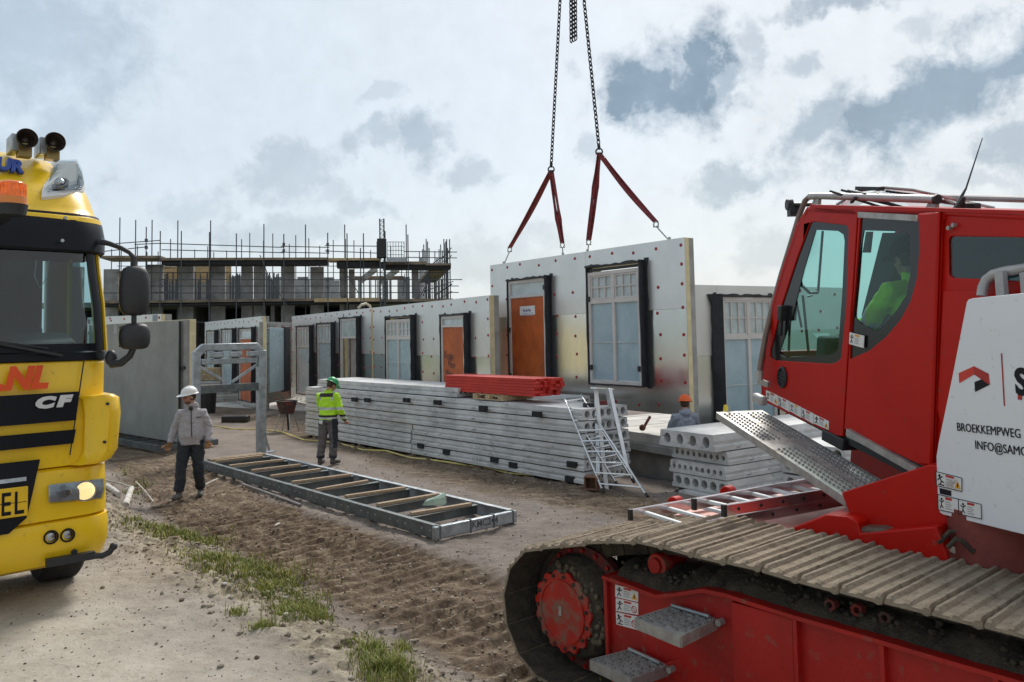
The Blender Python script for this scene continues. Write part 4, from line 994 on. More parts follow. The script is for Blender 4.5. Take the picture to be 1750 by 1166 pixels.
# greenish bag on the rack
def bag():
    c = G(742, 862, RZt+.02); k = MB(Matrix.Translation(c)); rnd = random.Random(2)
    k.loft([[(-.16,-.07,0),(.14,-.09,0),(.17,.08,0),(-.12,.1,0)], [(-.13,-.06,.05),(.15,-.07,.11),(.16,.07,.13),(-.1,.08,.06)], [(-.02,-.02,.08),(.13,-.05,.15),(.14,.05,.16),(0,.05,.09)]])
    o = k.build('plastic_bag', mat('green_bag', (.42,.56,.46), .35, var=.3, scale=9, bump=.6, bscale=14), smooth=True, ang=20); recenter(o, Matrix.Translation(c)); setp(o, 'crumpled pale green plastic bag lying on the steel rack', 'bag')
bag()
# second rack under the concrete panel
Mq = Mc @ T(0, -.55, -.14); a = Mc.inverted() @ G(372, 771, .1)
r2 = thing('transport_rack', 'dark steel rack lying under the bare concrete wall panel', 'steel rack', Mq)
k = MB(Mq); channel(k, (0,0,0), (L+.12,0,0), .14, .07); k.build('side_beam', m_steel, r2)
k = MB(Mq); channel(k, (0,1.5,0), (L+.12,1.5,0), .14, .07, side=-1); k.build('side_beam', m_steel, r2)
k = MB(Mq); k.bx(L+.06, L+.14, .0, 1.5, 0, .135); k.build('end_beam', m_steel, r2)
for i in range(9): k = MB(Mq); x = L*(i+.5)/9.3; k.bx(x, x+.05, .08, 1.42, .04, .132); k.build('crossbar', m_steel, r2)

# ---------------------------------------------------------------- ladders by the pile
def rung_ladder(name, label, lb, lt, rb, rt, n, rw=.055, rd=.022, m=None, caps=True, cat='ladder', rr=.013, up=(0,0,1)):
    lb, lt, rb, rt = map(Vector, (lb, lt, rb, rt)); m = m or m_alu
    t = thing(name, label, cat, Matrix.Translation((lb+rb)/2))
    nn = (rb-lb).cross(lt-lb).normalized()
    for a, b in ((lb, lt), (rb, rt)):
        k = MB(); k.bar(a, b, rd, rw, up=nn); k.build('rail', m, t, bevel=.004, seg=1)
    for i in range(n):
        f = (i+.7)/n; k = MB(); k.bar(lb.lerp(lt, f), rb.lerp(rt, f), .028, .026, up=nn); k.build('rung', m, t, bevel=.004, seg=1)
    if caps:
        for a, b in ((lb, lt), (rb, rt)):
            d = (b-a).normalized(); k = MB(); k.bar(a - d*.02, a + d*.05, rd*1.5, rw*1.25, up=nn); k.build('foot', m_black, t)
            k = MB(); k.bar(b - d*.03, b + d*.02, rd*1.5, rw*1.25, up=nn); k.build('end_cap', m_galv, t)
    return t
l_b = G(1031, 840, .0); r_b = G(1106, 848, .0); l_t = P(965, 681, l_b.y + 1.0); r_t = P(994, 677, l_b.y + 1.25)
rung_ladder('ladder', 'longer grey aluminium ladder with spread feet, leaning on the near end of the slab pile', l_b, l_t, r_b, r_t, 9)
l_b2 = P(1054, 828, l_b.y + .18); r_b2 = P(1083, 823, l_b.y + .22); l_t2 = P(975, 700, l_t.y - .06); r_t2 = P(1000, 694, r_t.y - .06)
rung_ladder('ladder', 'shorter aluminium ladder section lying against the longer leaning one', l_b2, l_t2, r_b2, r_t2, 8)
# trestle step behind
sa = thing('step_ladder', 'paint splashed white step ladder standing between the slab pile and the foundation', 'step ladder', Matrix.Translation(G(1045, 815, -.05)))
def PP(px, py, d): return P(px, py, d)
for a, b, w_ in (((1037,838,13.9),(1018,663,14.5),.05), ((1062,800,14.9),(1037,664,14.55),.05), ((1022,815,14.1),(1019,664,14.5),.05), ((1072,800,13.9),(1042,664,14.5),.05)):
    k = MB(); k.bar(PP(*a), PP(*b), .07, .03); k.build('leg', m_alu if a[0] != 1037 else m_white, sa, bevel=.004)
for (xa, xb, y, d) in ((1024,1058,742,14.3),(1021,1064,765,14.25),(1027,1067,790,14.1),(1023,1050,716,14.4)):
    k = MB(); k.bar(PP(xa, y, d), PP(xb, y-2, d+.15), .10, .025); k.build('step', m_alu, sa)
k = MB(); k.bar(PP(1014, 663, 14.4), PP(1044, 665, 14.7), .14, .03); k.build('top_plate', m_alu, sa)
k = MB(); p = PP(1007, 703, 14.6); k.cyl(p, (0,0,1), .13, .3, 14, .11); o = k.build('bucket', m_black); recenter(o, Matrix.Translation(p)); setp(o, 'dark bucket standing behind the leaning ladders on the foundation edge', 'bucket')
k = MB(); p = PP(1031, 697, 15.0); k.cyl(p, (0,0,1), .12, .26, 14, .10); o = k.build('bucket', mat('dark_red_bucket', (.16,.02,.02), .5)); recenter(o, Matrix.Translation(p)); setp(o, 'dark red bucket seen between the legs of the step ladder', 'bucket')
# box
p = G(1010, 838, 0); Mb_ = frame(p, (math.cos(R(-22)), math.sin(R(-22)), 0)); bx_ = thing('cardboard_box', 'open brown box on its side by the feet of the leaning ladders', 'box', Mb_)
k = MB(Mb_); 
for a in ((0,.02,0,.22,0,.22),(.2,.22,0,.22,0,.22),(.02,.2,0,.22,0,.02),(.02,.2,0,.22,.2,.22),(.02,.2,.2,.22,.02,.2)): k.bx(a[0]-.12,a[1]-.12,a[2],a[3],a[4],a[5])
k.build('box_body', mat('cardboard', (.24,.13,.085), .8, var=.3), bx_)

# rod, sticks, logs, bits
def simple(mb, name, m, p, label, cat, group=None, **kw):
    o = mb.build(name, m, **kw); recenter(o, Matrix.Translation(p)); return setp(o, label, cat, group)
def gp(px, py, dz=0.0):
    z = 0.0
    for _ in range(4): q = G(px, py, z); z = groundz(q.x, q.y)
    return Vector((q.x, q.y, z + dz))
a, b = gp(414, 836, .02), gp(514, 866, .02); simple(MB().tube(a, b, .022), 'steel_rod', mat('rusty_grey', (.30,.27,.25), .6, .3, var=.3), a, 'thin grey rod lying on the earth between the walking man and the steel rack', 'rod')
m_birch = mat('birch_bark', (.55,.52,.46), .8, col2=(.22,.19,.16), scale=9, cs=(.3,.5), bump=.3)
for (a, b, r_, lb) in ((((182,836)), (203,852), .05, 'short pale log lying against the truck side, left of two'), ((214,868), (225,838), .055, 'short pale log on the sandy bank, right of two'),):
    a, b = gp(*a, .03), gp(*b, .04); k = MB(); k.path([a, a.lerp(b,.5)+Vector((0,0,.01)), b], r_, n=12, rs=[r_, r_*.92, r_*.85]); simple(k, 'log', m_birch, a, lb, 'log', smooth=True, ang=50)
for (a, b, r_, lb) in (((180,828), (232,834), .015, 'thin pale stick lying across the two logs'), ((232,828),(262,862), .010, 'thin stick on the bank behind the right log'), ((470,905),(478,894), .014, 'tiny stick end on the brown earth below the rod'), ((350,838),(372,826),.012,'thin twig beside the boots of the walking man')):
    a, b = gp(*a, .05), gp(*b, .03); simple(MB().path([a, a.lerp(b,.5)+Vector((.01,0,.01)), b], r_, n=6), 'stick', m_birch, a, lb, 'stick')
# hose
hp_ = [(360,727),(400,733),(445,737),(480,741),(520,752),(545,757),(580,759),(620,769),(660,774),(700,783),(760,791),(800,797),(840,803),(870,808),(912,816)]
m_hose = mat('yellow_hose', (.66,.55,.18), .5, var=.15)
pts = [gp(px, py + 2*math.sin(i*2.1), .02) for i, (px, py) in enumerate(hp_)]
simple(MB().path(pts, .019, n=7), 'hose', m_hose, pts[0], 'thin yellow hose snaking along the foot of the slab pile', 'hose', smooth=True)
pts = [PP(612, 527, 30), PP(618, 521, 30), PP(626, 519, 30.2), PP(632, 523, 30.3), PP(634, 530, 30.3)]
simple(MB().path(pts, .05, n=7), 'cable_loop', mat('cream_cable', (.6,.55,.45), .6), pts[0], 'loop of cream cable sticking up behind the far wall panels', 'cable', smooth=True)
# brazier on legs
p = gp(490, 738); bz = thing('brazier', 'black fire basket on thin grey legs standing in front of the far foundation', 'brazier', Matrix.Translation(p)); Mz = Matrix.Translation(p)
k = MB(Mz); k.tube((0,0,.52), (0,0,.86), .2, .29, 10); k.build('basket', mat('sooty_metal', (.05,.035,.035), .8, dirt=(.25,.05,.04), dirt_amt=.5), bz)
k = MB(Mz); k.ring((0,0,.87), (0,0,1), .31, .27, .03, 16); k.build('rim', m_black, bz)
for a in range(4): c, s_ = math.cos(a*1.57+.6), math.sin(a*1.57+.6); k = MB(Mz); k.tube((c*.2,s_*.2,.52), (c*.36,s_*.36,0), .014); k.build('leg', m_galv, bz)
k = MB(Mz); k.tube((.02,0,.52),(.05,0,.05),.03); k.build('flue', m_black, bz)
p = gp(403, 722); simple(MB(Matrix.Translation(p)).bx(-.42,.4,-.15,.2,0,.2), 'black_crate', m_black, p, 'low black crate lying beside the far foundation behind the steel portal', 'crate', bevel=.03)
p = gp(353, 706); simple(MB(Matrix.Translation(p)).tube((0,0,0.0),(0,0,.75),.3,.34,12), 'black_tub', m_black, p, 'black tub standing behind the head of the walking man', 'tub')
# timber stack and pale beams behind the portal
for i, (pxa, pxb, py, z, m_, lb) in enumerate(((324,352,647,0,m_pwood,'stack of yellowish timber boards behind the portal frame'),)):
    q = G(322, 690, -.05); Mt = frame(q, (1, .35, 0)); t = thing('timber_stack', lb, 'timber stack', Mt)
    for j in range(7): k = MB(Mt); k.bx(-.2, 1.6, 0, 1.2, .95+j*.075, 1.015+j*.075); k.build('board', m_pwood, t)
    for j in range(8): k = MB(Mt); k.bx(-.1, 1.9, -.1, 1.2, j*.118, .1+j*.118); k.build('pale_beam', m_slab if j % 2 else m_film, t)
# hammer-like peg on foundation floor, yellow level
a = PP(1100, 733, 16.9); k = MB(); k.tube(PP(1100,731,16.9), PP(1111,712,17.0), .03); k.ell(PP(1098,731,16.9), .07, 8, 6); simple(k, 'rusty_peg', mat('rust', (.16,.06,.045), .8), a, 'rusty steel peg standing on the pale foundation floor', 'peg')
a = PP(1240, 735, 14.4); k = MB(); k.bar(PP(1236,735,14.2), PP(1241,694,14.4), .06, .11); simple(k, 'yellow_level', mat('yellow_tool', (.75,.55,.03), .5), a, 'yellow spirit level leaning against the window frame of the right panel', 'level', bevel=.01)
pz = [(545,912),(612,824),(598,896),(684,930)]
# ---------------------------------------------------------------- truck
fx = Vector((.755, .656, 0)).normalized(); TC = P(187, 945, 6.8); TC.z = .5
Mt0 = frame((TC.x - fx.x*1.205, TC.y - fx.y*1.205, .5), fx)
truck = thing('truck', 'yellow truck with its headlight lit, cut off by the left edge of the photo', 'truck', Mt0)
fn = Vector((-Mt0[0][1], -Mt0[1][1], 0)); fo = Vector((Mt0[0][3], Mt0[1][3], .5)); Mti = Mt0.inverted()
def tf(px, py, off=0.0): q = Mti @ ON(px, py, fo + fn*off, fn); return q.x, q.z
m_yel = mat('truck_yellow', (.84,.54,.010), .3, var=.03, scale=3, coat=.25, bump=.01, bscale=200, dirt=(.50,.32,.04), dirt_amt=.10, dscale=22)
m_blk = mat('gloss_black', (.007,.009,.014), .34, var=.2, scale=3, spec=.2)
m_mat = mat('satin_black', (.020,.022,.026), .5, var=.2, scale=30, bump=.08, bscale=150)
m_glassd = glassmat('windscreen_glass', (.36,.56,.57), .09, .03)
m_lens = glassmat('clear_lens', (.85,.9,.92), .10, .02)
m_chrome = mat('chrome', (.42,.45,.48), .22, 1.0, var=.25, scale=12)
m_silver = mat('silver_letter', (.62,.63,.64), .4)
def xr(z):                       # right hand half width of the cab against height
    pts = [(.3,1.24),(.75,1.26),(1.1,1.25),(1.9,1.27),(2.4,1.25),(2.85,1.20),(3.0,1.20),(3.2,1.20),(3.45,1.16),(3.62,1.09),(3.75,.99),(3.84,.75)]
    for (a, b), (c, d) in zip(pts, pts[1:]):
        if z <= c: return b + (d-b)*max(0, (z-a))/(c-a)
    return pts[-1][1]
def yf(z):                       # front face position (0 = bumper plane), leaning back upwards
    pts = [(.3,.06),(.45,0),(.9,0),(1.1,.03),(1.95,.05),(2.85,.12),(3.16,.16),(3.4,.27),(3.6,.44),(3.75,.68),(3.84,1.0)]
    for (a, b), (c, d) in zip(pts, pts[1:]):
        if z <= c: return b + (d-b)*max(0, (z-a))/(c-a)
    return pts[-1][1]
def sect(z, grow=0.0, r=.30, back=2.15, n=10, xl=None, bow=.09, y0=None):
    """half outline of the cab front at height z, from the left rear corner round the front to the right rear"""
    X = xr(z) + grow; Y = (yf(z) if y0 is None else y0) - grow; pts = []
    def fy(x): return Y + bow*(x/X)**2
    pts.append((-X, back)); 
    for i in range(n+1):
        a = math.pi + (math.pi/2)*i/n; pts.append((-X + r + r*math.cos(a), fy(X-r) + r + r*math.sin(a)))
    for i in range(1, 12): x = -X + r + (2*X-2*r)*i/12; pts.append((x, fy(x)))
    for i in range(n+1):
        a = 1.5*math.pi + (math.pi/2)*i/n; pts.append((X - r + r*math.cos(a), fy(X-r) + r + r*math.sin(a)))
    pts.append((X, back))
    return [Vector((x, y, z)) for x, y in pts]
def band(name, zs, m, grow=0.0, r=.30, back=2.15, bevel=0, cap=True, gr=None, **kw):
    k = MB(Mt0); k.loft([sect(z, grow + (gr[i] if gr else 0), r, back, **kw) for i, z in enumerate(zs)], cap=cap)
    return k.build(name, m, truck, smooth=True, ang=32)
# z of the main seams, read near the right corner
band('bumper', [.30,.33,.45,.60,.665,.675], m_yel, 0, .26, 1.0, gr=[-.05,-.005,.012,.01,-.0,-.03])
band('lower_panel', [.678,.69,.80,1.0,1.07,1.085], m_yel, -.012, .24, 1.5, gr=[-.02,0,0,0,0,-.03])
band('front_panel', [1.088,1.10,1.3,1.6,1.93,1.95], m_yel, -.035, .22, 2.15, gr=[-.03,0,0,0,0,-.01])
# corner deflector
def deflector(sgn):
    k = MB(Mt0)
    rr = []
    for z, g in ((1.10,-.05),(1.125,.0),(1.2,.045),(1.5,.06),(1.63,.045),(1.66,.0)):
        X = xr(z)+g; r = .16; base = .045
        ring = [(sgn*(X-.27-.05*(z-1.1)), base+.05), (sgn*(X-.22), base-.015), (sgn*(X-.12), base-.02-g*.3)]
        for i in range(6): a = -math.pi/2 + math.pi/2*i/5; ring.append((sgn*(X-r+r*math.cos(a)), base+.11+ .13*math.sin(a)))
        ring += [(sgn*X, .75), (sgn*(X-.05), .78), (sgn*(X-.25), .2)]
        rr.append([(x, y, z) for x, y in ring])
    k.loft(rr); return k.build('corner_deflector', m_yel, truck, smooth=True, ang=40)
deflector(1); deflector(-1)
for a, b in ((182, 690), (177, 755)):
    x, z = tf(a, b, -.03); k = MB(Mt0); k.cyl((x, .0, z), (0,1,0), .012, .03, 10); k.build('bolt', m_mat, truck)
# window zone and visor
def plateon(name, poly, m, th=.012, grow=.004, sub=12, parent=None, y0f=None, bow=.09):
    """flat outline in x,z laid on the bowed front of the cab"""
    k = MB(Mt0)
    bm = bmesh.new(); 
    flat = geometry.tessellate_polygon([[Vector((a, b, 0)) for a, b in poly]])
    vs = [bm.verts.new((a, 0, b)) for a, b in poly]
    for t_ in flat:
        try: bm.faces.new([vs[i] for i in t_])
        except ValueError: pass
    bmesh.ops.subdivide_edges(bm, edges=bm.edges[:], cuts=3, use_grid_fill=True); bmesh.ops.triangulate(bm, faces=bm.faces[:])
    r_ = bmesh.ops.extrude_face_region(bm, geom=bm.faces[:])
    for v in r_['geom']:
        if isinstance(v, bmesh.types.BMVert): v.co.y = -th
    for v in bm.verts:
        X = xr(v.co.z); v.co.y += (yf(v.co.z) if y0f is None else y0f) + bow*(v.co.x/X)**2 - grow
    bm.verts.index_update(); k.add([v.co.copy() for v in bm.verts], [tuple(v.index for v in f.verts) for f in bm.faces]); bm.free()
    return k.build(name, m, parent or truck, smooth=True, ang=30)
# windscreen surround as two pillars, top, sill; glass between
zw0, zw1 = 1.99, 2.86
ring_o = []
band('scuttle', [1.952,1.96,2.02,2.03], m_blk, -.03, .24, 2.1, gr=[0,.005,.005,-.03])
for sgn in (-1, 1):
    k = MB(Mt0); rr = []
    for z in (2.03, 2.2, 2.45, 2.7, 2.98):
        X = xr(z); y = yf(z)
        rr.append([(sgn*(X-.045), y+.16, z), (sgn*(X-.015), y+.24, z), (sgn*(X-.01), y+.42, z), (sgn*(X-.08), y+.42, z), (sgn*(X-.10), y+.22, z)])
    k.loft(rr); k.build('door_pillar', m_yel, truck)
    k = MB(Mt0); k.bx(sgn*1.10, sgn*1.14, 1.1, 2.1, 2.03, 3.1); k.build('cab_side', m_yel, truck)
    k = MB(Mt0); k.prism([(.5,2.04),(1.1,2.04),(1.1,2.85),(.75,2.85)], sgn*1.115, sgn*1.125, mp=lambda a,b,c: Vector((c,a,b))); k.build('side_window', m_glassd, truck)
k = MB(Mt0); rr = []
for i in range(9):
    z = 2.03 + .95*i/8; X = xr(z) - .05; y = yf(z); r = .18; ring = []
    n = 22
    for j in range(n+1):
        x = -X + 2*X*j/n; e = max(0, abs(x) - (X - r))/r; ring.append(Vector((x, y + .09*(x/X)**2 + .11*(1 - math.sqrt(max(0, 1-e*e))), z)))
    rr.append(ring)
k.loft(rr, cap=False, closed=False); k.build('windscreen', m_glassd, truck, smooth=2)
k = MB(Mt0); rr = []      # black border along the bottom and the right edge of the screen
for z in (2.03, 2.045, 2.08, 2.095):
    X = xr(z) - .05; rr.append([Vector((-X + 2*X*j/22, yf(z) + .09*((-X + 2*X*j/22)/X)**2 - .004 + .11*(1 - math.sqrt(max(0, 1-(max(0, abs(-X + 2*X*j/22) - (X-.18))/.18)**2))), z)) for j in range(23)])
k.loft(rr, cap=False, closed=False); k.build('screen_border', m_blk, truck, smooth=2)
for sg in (1, -1):
    k = MB(Mt0); rr = []
    for i in range(9):
        z = 2.03 + .95*i/8; X = xr(z) - .05; 
        def yy(x): return yf(z) + .09*(x/X)**2 - .005 + .11*(1 - math.sqrt(max(0, 1-(max(0, abs(x) - (X-.18))/.18)**2)))
        rr.append([Vector((sg*x, yy(x), z)) for x in (X-.10, X-.06, X-.03, X)])
    k.loft(rr, cap=False, closed=False); k.build('screen_border', m_blk, truck, smooth=2)
# interior
k = MB(Mt0); k.bx(-1.08, 1.08, 2.08, 2.10, 1.6, 3.1); k.build('rear_wall', mat('cab_trim', (.16,.2,.2), .8), truck)
k = MB(Mt0); k.loft([[(-1.05,.3,1.96),(1.05,.3,1.96),(1.05,.9,1.96),(-1.05,.9,1.96)], [(-1.02,.36,2.12),(1.02,.36,2.12),(1.02,.8,2.2),(-1.02,.8,2.2)]]); k.build('dashboard', mat('dash', (.05,.055,.06), .7), truck, bevel=.03)
sw = tf(92, 560, -.75); k = MB(Mt0); k.ring((.62, .85, 2.22), (0, -.6, .8), .23, .205, .025, 28); k.bar((.42,.85,2.22), (.82,.85,2.22), .04, .02); k.build('steering_wheel', m_mat, truck)
for x0 in (.35, -.75): 
    k = MB(Mt0); k.bx(x0, x0+.45, 1.5, 1.62, 1.9, 2.65); k.build('seat', mat('seat_cloth', (.06,.07,.075), .9), truck, bevel=.05)
k = MB(Mt0); k.bx(.42, .62, 1.9, 2.05, 2.1, 2.6); k.build('curtain', mat('curtain', (.25,.19,.08), .9), truck)
k = MB(Mt0); k.path([(.70,.33,2.80),(.69,.33,2.66),(.73,.33,2.56),(.78,.33,2.66),(.79,.33,2.8)], .004, n=5); k.build('hanging_cord', m_tape, truck)
# wiper
k = MB(Mt0)
def wsy(x, z): X = xr(z)-.05; return yf(z) + .09*(x/X)**2 - .03
for (x0, z0, x1, z1) in ((.85, 2.0, .30, 2.13), (.35,2.0,-.3,2.14)):
    k.bar((x0, wsy(x0, z0)-.01, z0), (x1, wsy(x1, z1)-.01, z1), .018, .022); k.bar((x0-.1, wsy(x0,z0), z0+.06), (x1-.25, wsy(x1,z1), z1+.05), .012, .014)
k.build('wiper', m_mat, truck)
# visor and roof
k = MB(Mt0); rr = []
for z, g in ((2.86,.03),(2.88,.05),(3.0,.055),(3.12,.04),(3.20,.02)): rr.append(sect(z, g, .32, 1.1, bow=.13))
for z, g in ((3.195,.0),(2.88,.03)): rr.append(sect(z, g, .3, 1.1, bow=.13))
k.loft(rr, cap=False); k.build('sun_visor', m_blk, truck, smooth=True, ang=35)
for a, b in ((107,375),(101,414)):
    x, z = tf(a, b, -.2); k = MB(Mt0); k.cyl((x, yf(z)+.09*(x/1.2)**2-.09, z), (0,1,-.2), .014, .02, 10); k.build('visor_bolt', m_galv, truck)
k = MB(Mt0); rr = []
for z in (3.13,3.17,3.20,3.26,3.34,3.42,3.50,3.57,3.64,3.70,3.75,3.80,3.835): rr.append(sect(z, .03 if z < 3.19 else 0, .30 + (z-3.13)*.15, 2.2, bow=.12 + (z-3.13)*.25))
k.loft(rr); k.build('roof', m_yel, truck, smooth=True, ang=40)
# roof lamp
def onroof(px, py):
    z = 3.3; v = ray(px, py)
    best = None                                                # walk along the ray until it meets the roof skin
    t = 5.0
    while t < 9:
        q = Mti @ (EYE + v*t)
        if q.z > 3.12:
            X = xr(q.z); r = .30 + (q.z-3.13)*.15; bow = .12 + (q.z-3.13)*.25; Y = yf(q.z)
            ax = abs(q.x)
            gap = (max(0, ax - X + .02) + abs(q.y - Y - bow - r*.6)*.3, q.copy())
            if best is None or gap[0] < best[0]: best = gap
            if ax < X:
                ys_ = Y + bow*(min(ax, X)/X)**2
                if ax > X - r: e = (ax-(X-r))/r; ys_ = Y + bow*((X-r)/X)**2 + r*(1-math.sqrt(max(0,1-e*e)))
                if q.y >= ys_: return q
        t += .01
    return best[1]
def rpoly(name, pxs, m, h, inset=0, parent=None, th=.02):
    pts = [onroof(*p) for p in pxs]; c = sum(pts, Vector())/len(pts); n_ = Vector((0,0,0))
    for i in range(len(pts)): n_ += (pts[i]-c).cross(pts[(i+1) % len(pts)]-c)
    n_.normalize(); 
    if n_.y > 0: n_ = -n_
    k = MB(Mt0); k.loft([[p + n_*(h-th) for p in pts], [p + n_*h for p in pts]]); return k.build(name, m, parent or truck, bevel=.006), c, n_
fr_, c_, n_ = rpoly('roof_lamp', [(71,343),(73,330),(90,280),(131,282),(140,300),(145,322),(141,331),(110,338)], m_white, .035, th=.05)
rpoly('lamp_bowl', [(79,334),(94,287),(129,286),(137,302),(141,321),(137,328)], m_chrome, .040, parent=fr_, th=.01)
for (px, py, r_) in ((102,321,.075),(119,299,.07)):
    q = onroof(px, py); k = MB(Mt0); k.ring(q + n_*.05, n_, r_, r_*.72, .02, 24); k.build('reflector', mat('lamp_grey', (.25,.27,.3), .25, .8), fr_)
    k = MB(Mt0); k.ell(q + n_*.048, r_*.6, 14, 8); k.build('bulb_lens', m_chrome, fr_, smooth=2)
rpoly('lamp_glass', [(77,336),(93,285),(130,284),(139,301),(143,322),(139,330)], m_lens, .075, parent=fr_, th=.004)
# horns
for (px, py, dx) in ((47,236,-.1),(95,242,-.1)):
    q = Mti @ P(px, py, 6.7 + (px-47)*.004); k = MB(Mt0)
    pr_ = [(0,.082),(.01,.085),(.02,.075),(.05,.055),(.10,.036),(.2,.026),(.42,.02),(.43,.0)]
    ax = Vector((.05,-1,.02)).normalized(); rings = []
    a_ = ax.orthogonal().normalized(); b_ = ax.cross(a_)
    for d_, r_ in pr_[:-1]: rings.append([q - ax*d_ + (a_*math.cos(t)+b_*math.sin(t))*r_ for t in [6.283*i/24 for i in range(24)]])
    inner = [[q - ax*(d_+.003) + (a_*math.cos(t)+b_*math.sin(t))*max(.004, r_-.006) for t in [6.283*i/24 for i in range(24)]] for d_, r_ in pr_[4::-1]]
    k.loft(inner[:-1] + rings if False else inner + rings, cap=True); k.build('horn', mat('horn_metal', (.09,.075,.065), .35, .8, var=.4, scale=12), truck, smooth=2)
    k = MB(Mt0); k.bx(q.x-.05, q.x+.05, q.y+.08, q.y+.2, q.z-.14, q.z-.03); k.build('horn_bracket', mat('brass', (.30,.22,.09), .4, .8), truck)
    k = MB(Mt0); k.bx(q.x-.10, q.x-.03, q.y+.1, q.y+.35, q.z-.1, q.z+.05); k.build('air_box', m_galv, truck, bevel=.01)
# amber beacon
q = Mti @ P(20, 345, 5.75); k = MB(Mt0); k.tube((q.x, q.y, q.z+.035), (q.x, q.y, q.z+.135), .088, .08, 24); k.ell((q.x, q.y, q.z+.135), (.08,.08,.018), 24, 8); be = k.build('beacon', mat('amber', (.85,.16,.01), .25, var=.35, scale=30, emit=(1,.2,.01,.15), coat=.5), truck, smooth=True, ang=50)
k = MB(Mt0); 
for i in range(18): a = 6.283*i/18; k.bx(q.x+.088*math.cos(a)-.004, q.x+.088*math.cos(a)+.004, q.y+.088*math.sin(a)-.004, q.y+.088*math.sin(a)+.004, q.z+.04, q.z+.13)
k.build('lens_rib', MATS['amber'], be)
k = MB(Mt0); k.tube((q.x, q.y, q.z-.02), (q.x, q.y, q.z+.034), .10, .10, 24); k.build('beacon_ring', mat('amber_ring', (.75,.25,.06), .4), be, smooth=True)
k = MB(Mt0); k.tube((q.x, q.y, q.z-.10), (q.x, q.y, q.z-.021), .09, .105, 20); k.bar((q.x-.05, q.y+.05, q.z-.09), (q.x-.05, q.y+.8, q.z-.09), .12, .05); k.build('beacon_bracket', m_mat, be)
# grille: black panels and yellow bars
def poly_px(l, off=0.0): return [tf(a, b, off) for a, b in l]
xe = lambda px, py: tf(px, py)[0]
zA, zB = tf(100, 672)[1], tf(100, 722)[1]
r1x, r2x = tf(139, 675)[0], tf(134, 722)[0]
plateon('badge_panel', [(-r1x, zA), (r1x, zA), (r2x, zB), (-r2x, zB)], m_blk)
z1_, z2_ = tf(100, 738)[1], tf(100, 762)[1]; plateon('grille_slot', [(-r2x, z1_), (r2x, z1_), (r2x-.02, z2_), (-r2x+.02, z2_)], m_blk)
z3_ = tf(90, 786)[1]; z4_ = tf(60, 905)[1]; xg1, xg2 = tf(70, 790)[0], tf(40, 880)[0]
plateon('lower_grille', [(-xg1, z3_+.01), (xg1, z3_+.01), (xg2+.02, z4_+.10), (xg2-.1, z4_+.0), (-xg2+.1, z4_), (-xg2-.02, z4_+.1)], m_blk, grow=.02)
x2, z2 = tf(45, 815); plateon('grille_trim', [(-x2, z2), (x2, z2), (x2, z2-.03), (-x2, z2-.03)], m_chrome, grow=.034)
# seam
za = tf(120, 612)[1]
for (pa, pb) in (((148,615),(122,780)),):
    a = tf(*pa); b = tf(*pb); plateon('panel_seam', [(a[0], a[1]), (a[0]+.010, a[1]), (b[0]+.010, b[1]), (b[0], b[1])], m_mat, grow=.003, th=.006)
    plateon('panel_seam', [(-a[0], a[1]), (-a[0]-.010, a[1]), (-b[0]-.010, b[1]), (-b[0], b[1])], m_mat, grow=.003, th=.006)
# lettering
def ttext(s, px, py, size, m, **kw):
    x, z = tf(px, py); y = yf(z) + .09*(x/1.22)**2
    yp = yf(z) + .09*((x+.3)/1.22)**2; ang = math.atan2(yp - y, .3)
    return text(s, Mt0 @ T(x, y - kw.pop('off', .026), z) @ RZ(ang) @ RX(R(90)), size, m, truck, kw.pop('name', 'lettering'), .004, kw.pop('bold', .01), sx=kw.pop('sx', 1), shear=kw.pop('shear', 0))
m_or = mat('orange_letter', (.72,.075,.01), .4, var=.1); m_bl = mat('blue_letter', (.015,.06,.33), .4)
ttext('.NL', -5, 666, .235, m_or, bold=.014, shear=.22, off=.034, sx=.98)
ttext('C', 60, 698, .115, m_silver, bold=.009, shear=.2, sx=1.6, off=.04)
ttext('F', 99, 695, .115, m_silver, bold=.009, shear=.2, sx=1.6, off=.04)
q = onroof(6, 290); qa = onroof(36, 292); d_ = (qa-q); 
text('UR', Mt0 @ T(q.x-.07, q.y-.10, q.z-.02) @ RZ(math.atan2(d_.y, d_.x)) @ RX(R(68)), .155, m_bl, truck, 'lettering', .02, .008, shear=.25, sx=1.0)
# name plate
xa, za_ = tf(48, 835, .03); zb_ = tf(46, 879, .03)[1]
k = MB(Mt0); k.bx(-xa, xa, -.035, -.022, zb_-.01, za_+.02); pl_ = k.build('name_plate', mat('plate_yellow', (.80,.50,.01), .4), truck, bevel=.006)
k = MB(Mt0); k.bx(-xa+.01, xa-.01, -.038, -.0352, (za_+zb_)/2, (za_+zb_)/2+.004); k.build('plate_line', m_blk, pl_)
for ch_, u_ in (('N', .305), ('E', .185), ('L', .098)): text(ch_, Mt0 @ T(xa-u_, -.0365, zb_+.015) @ RX(R(90)), .245, m_blk, pl_, 'lettering', .002, .003, sx=.6)
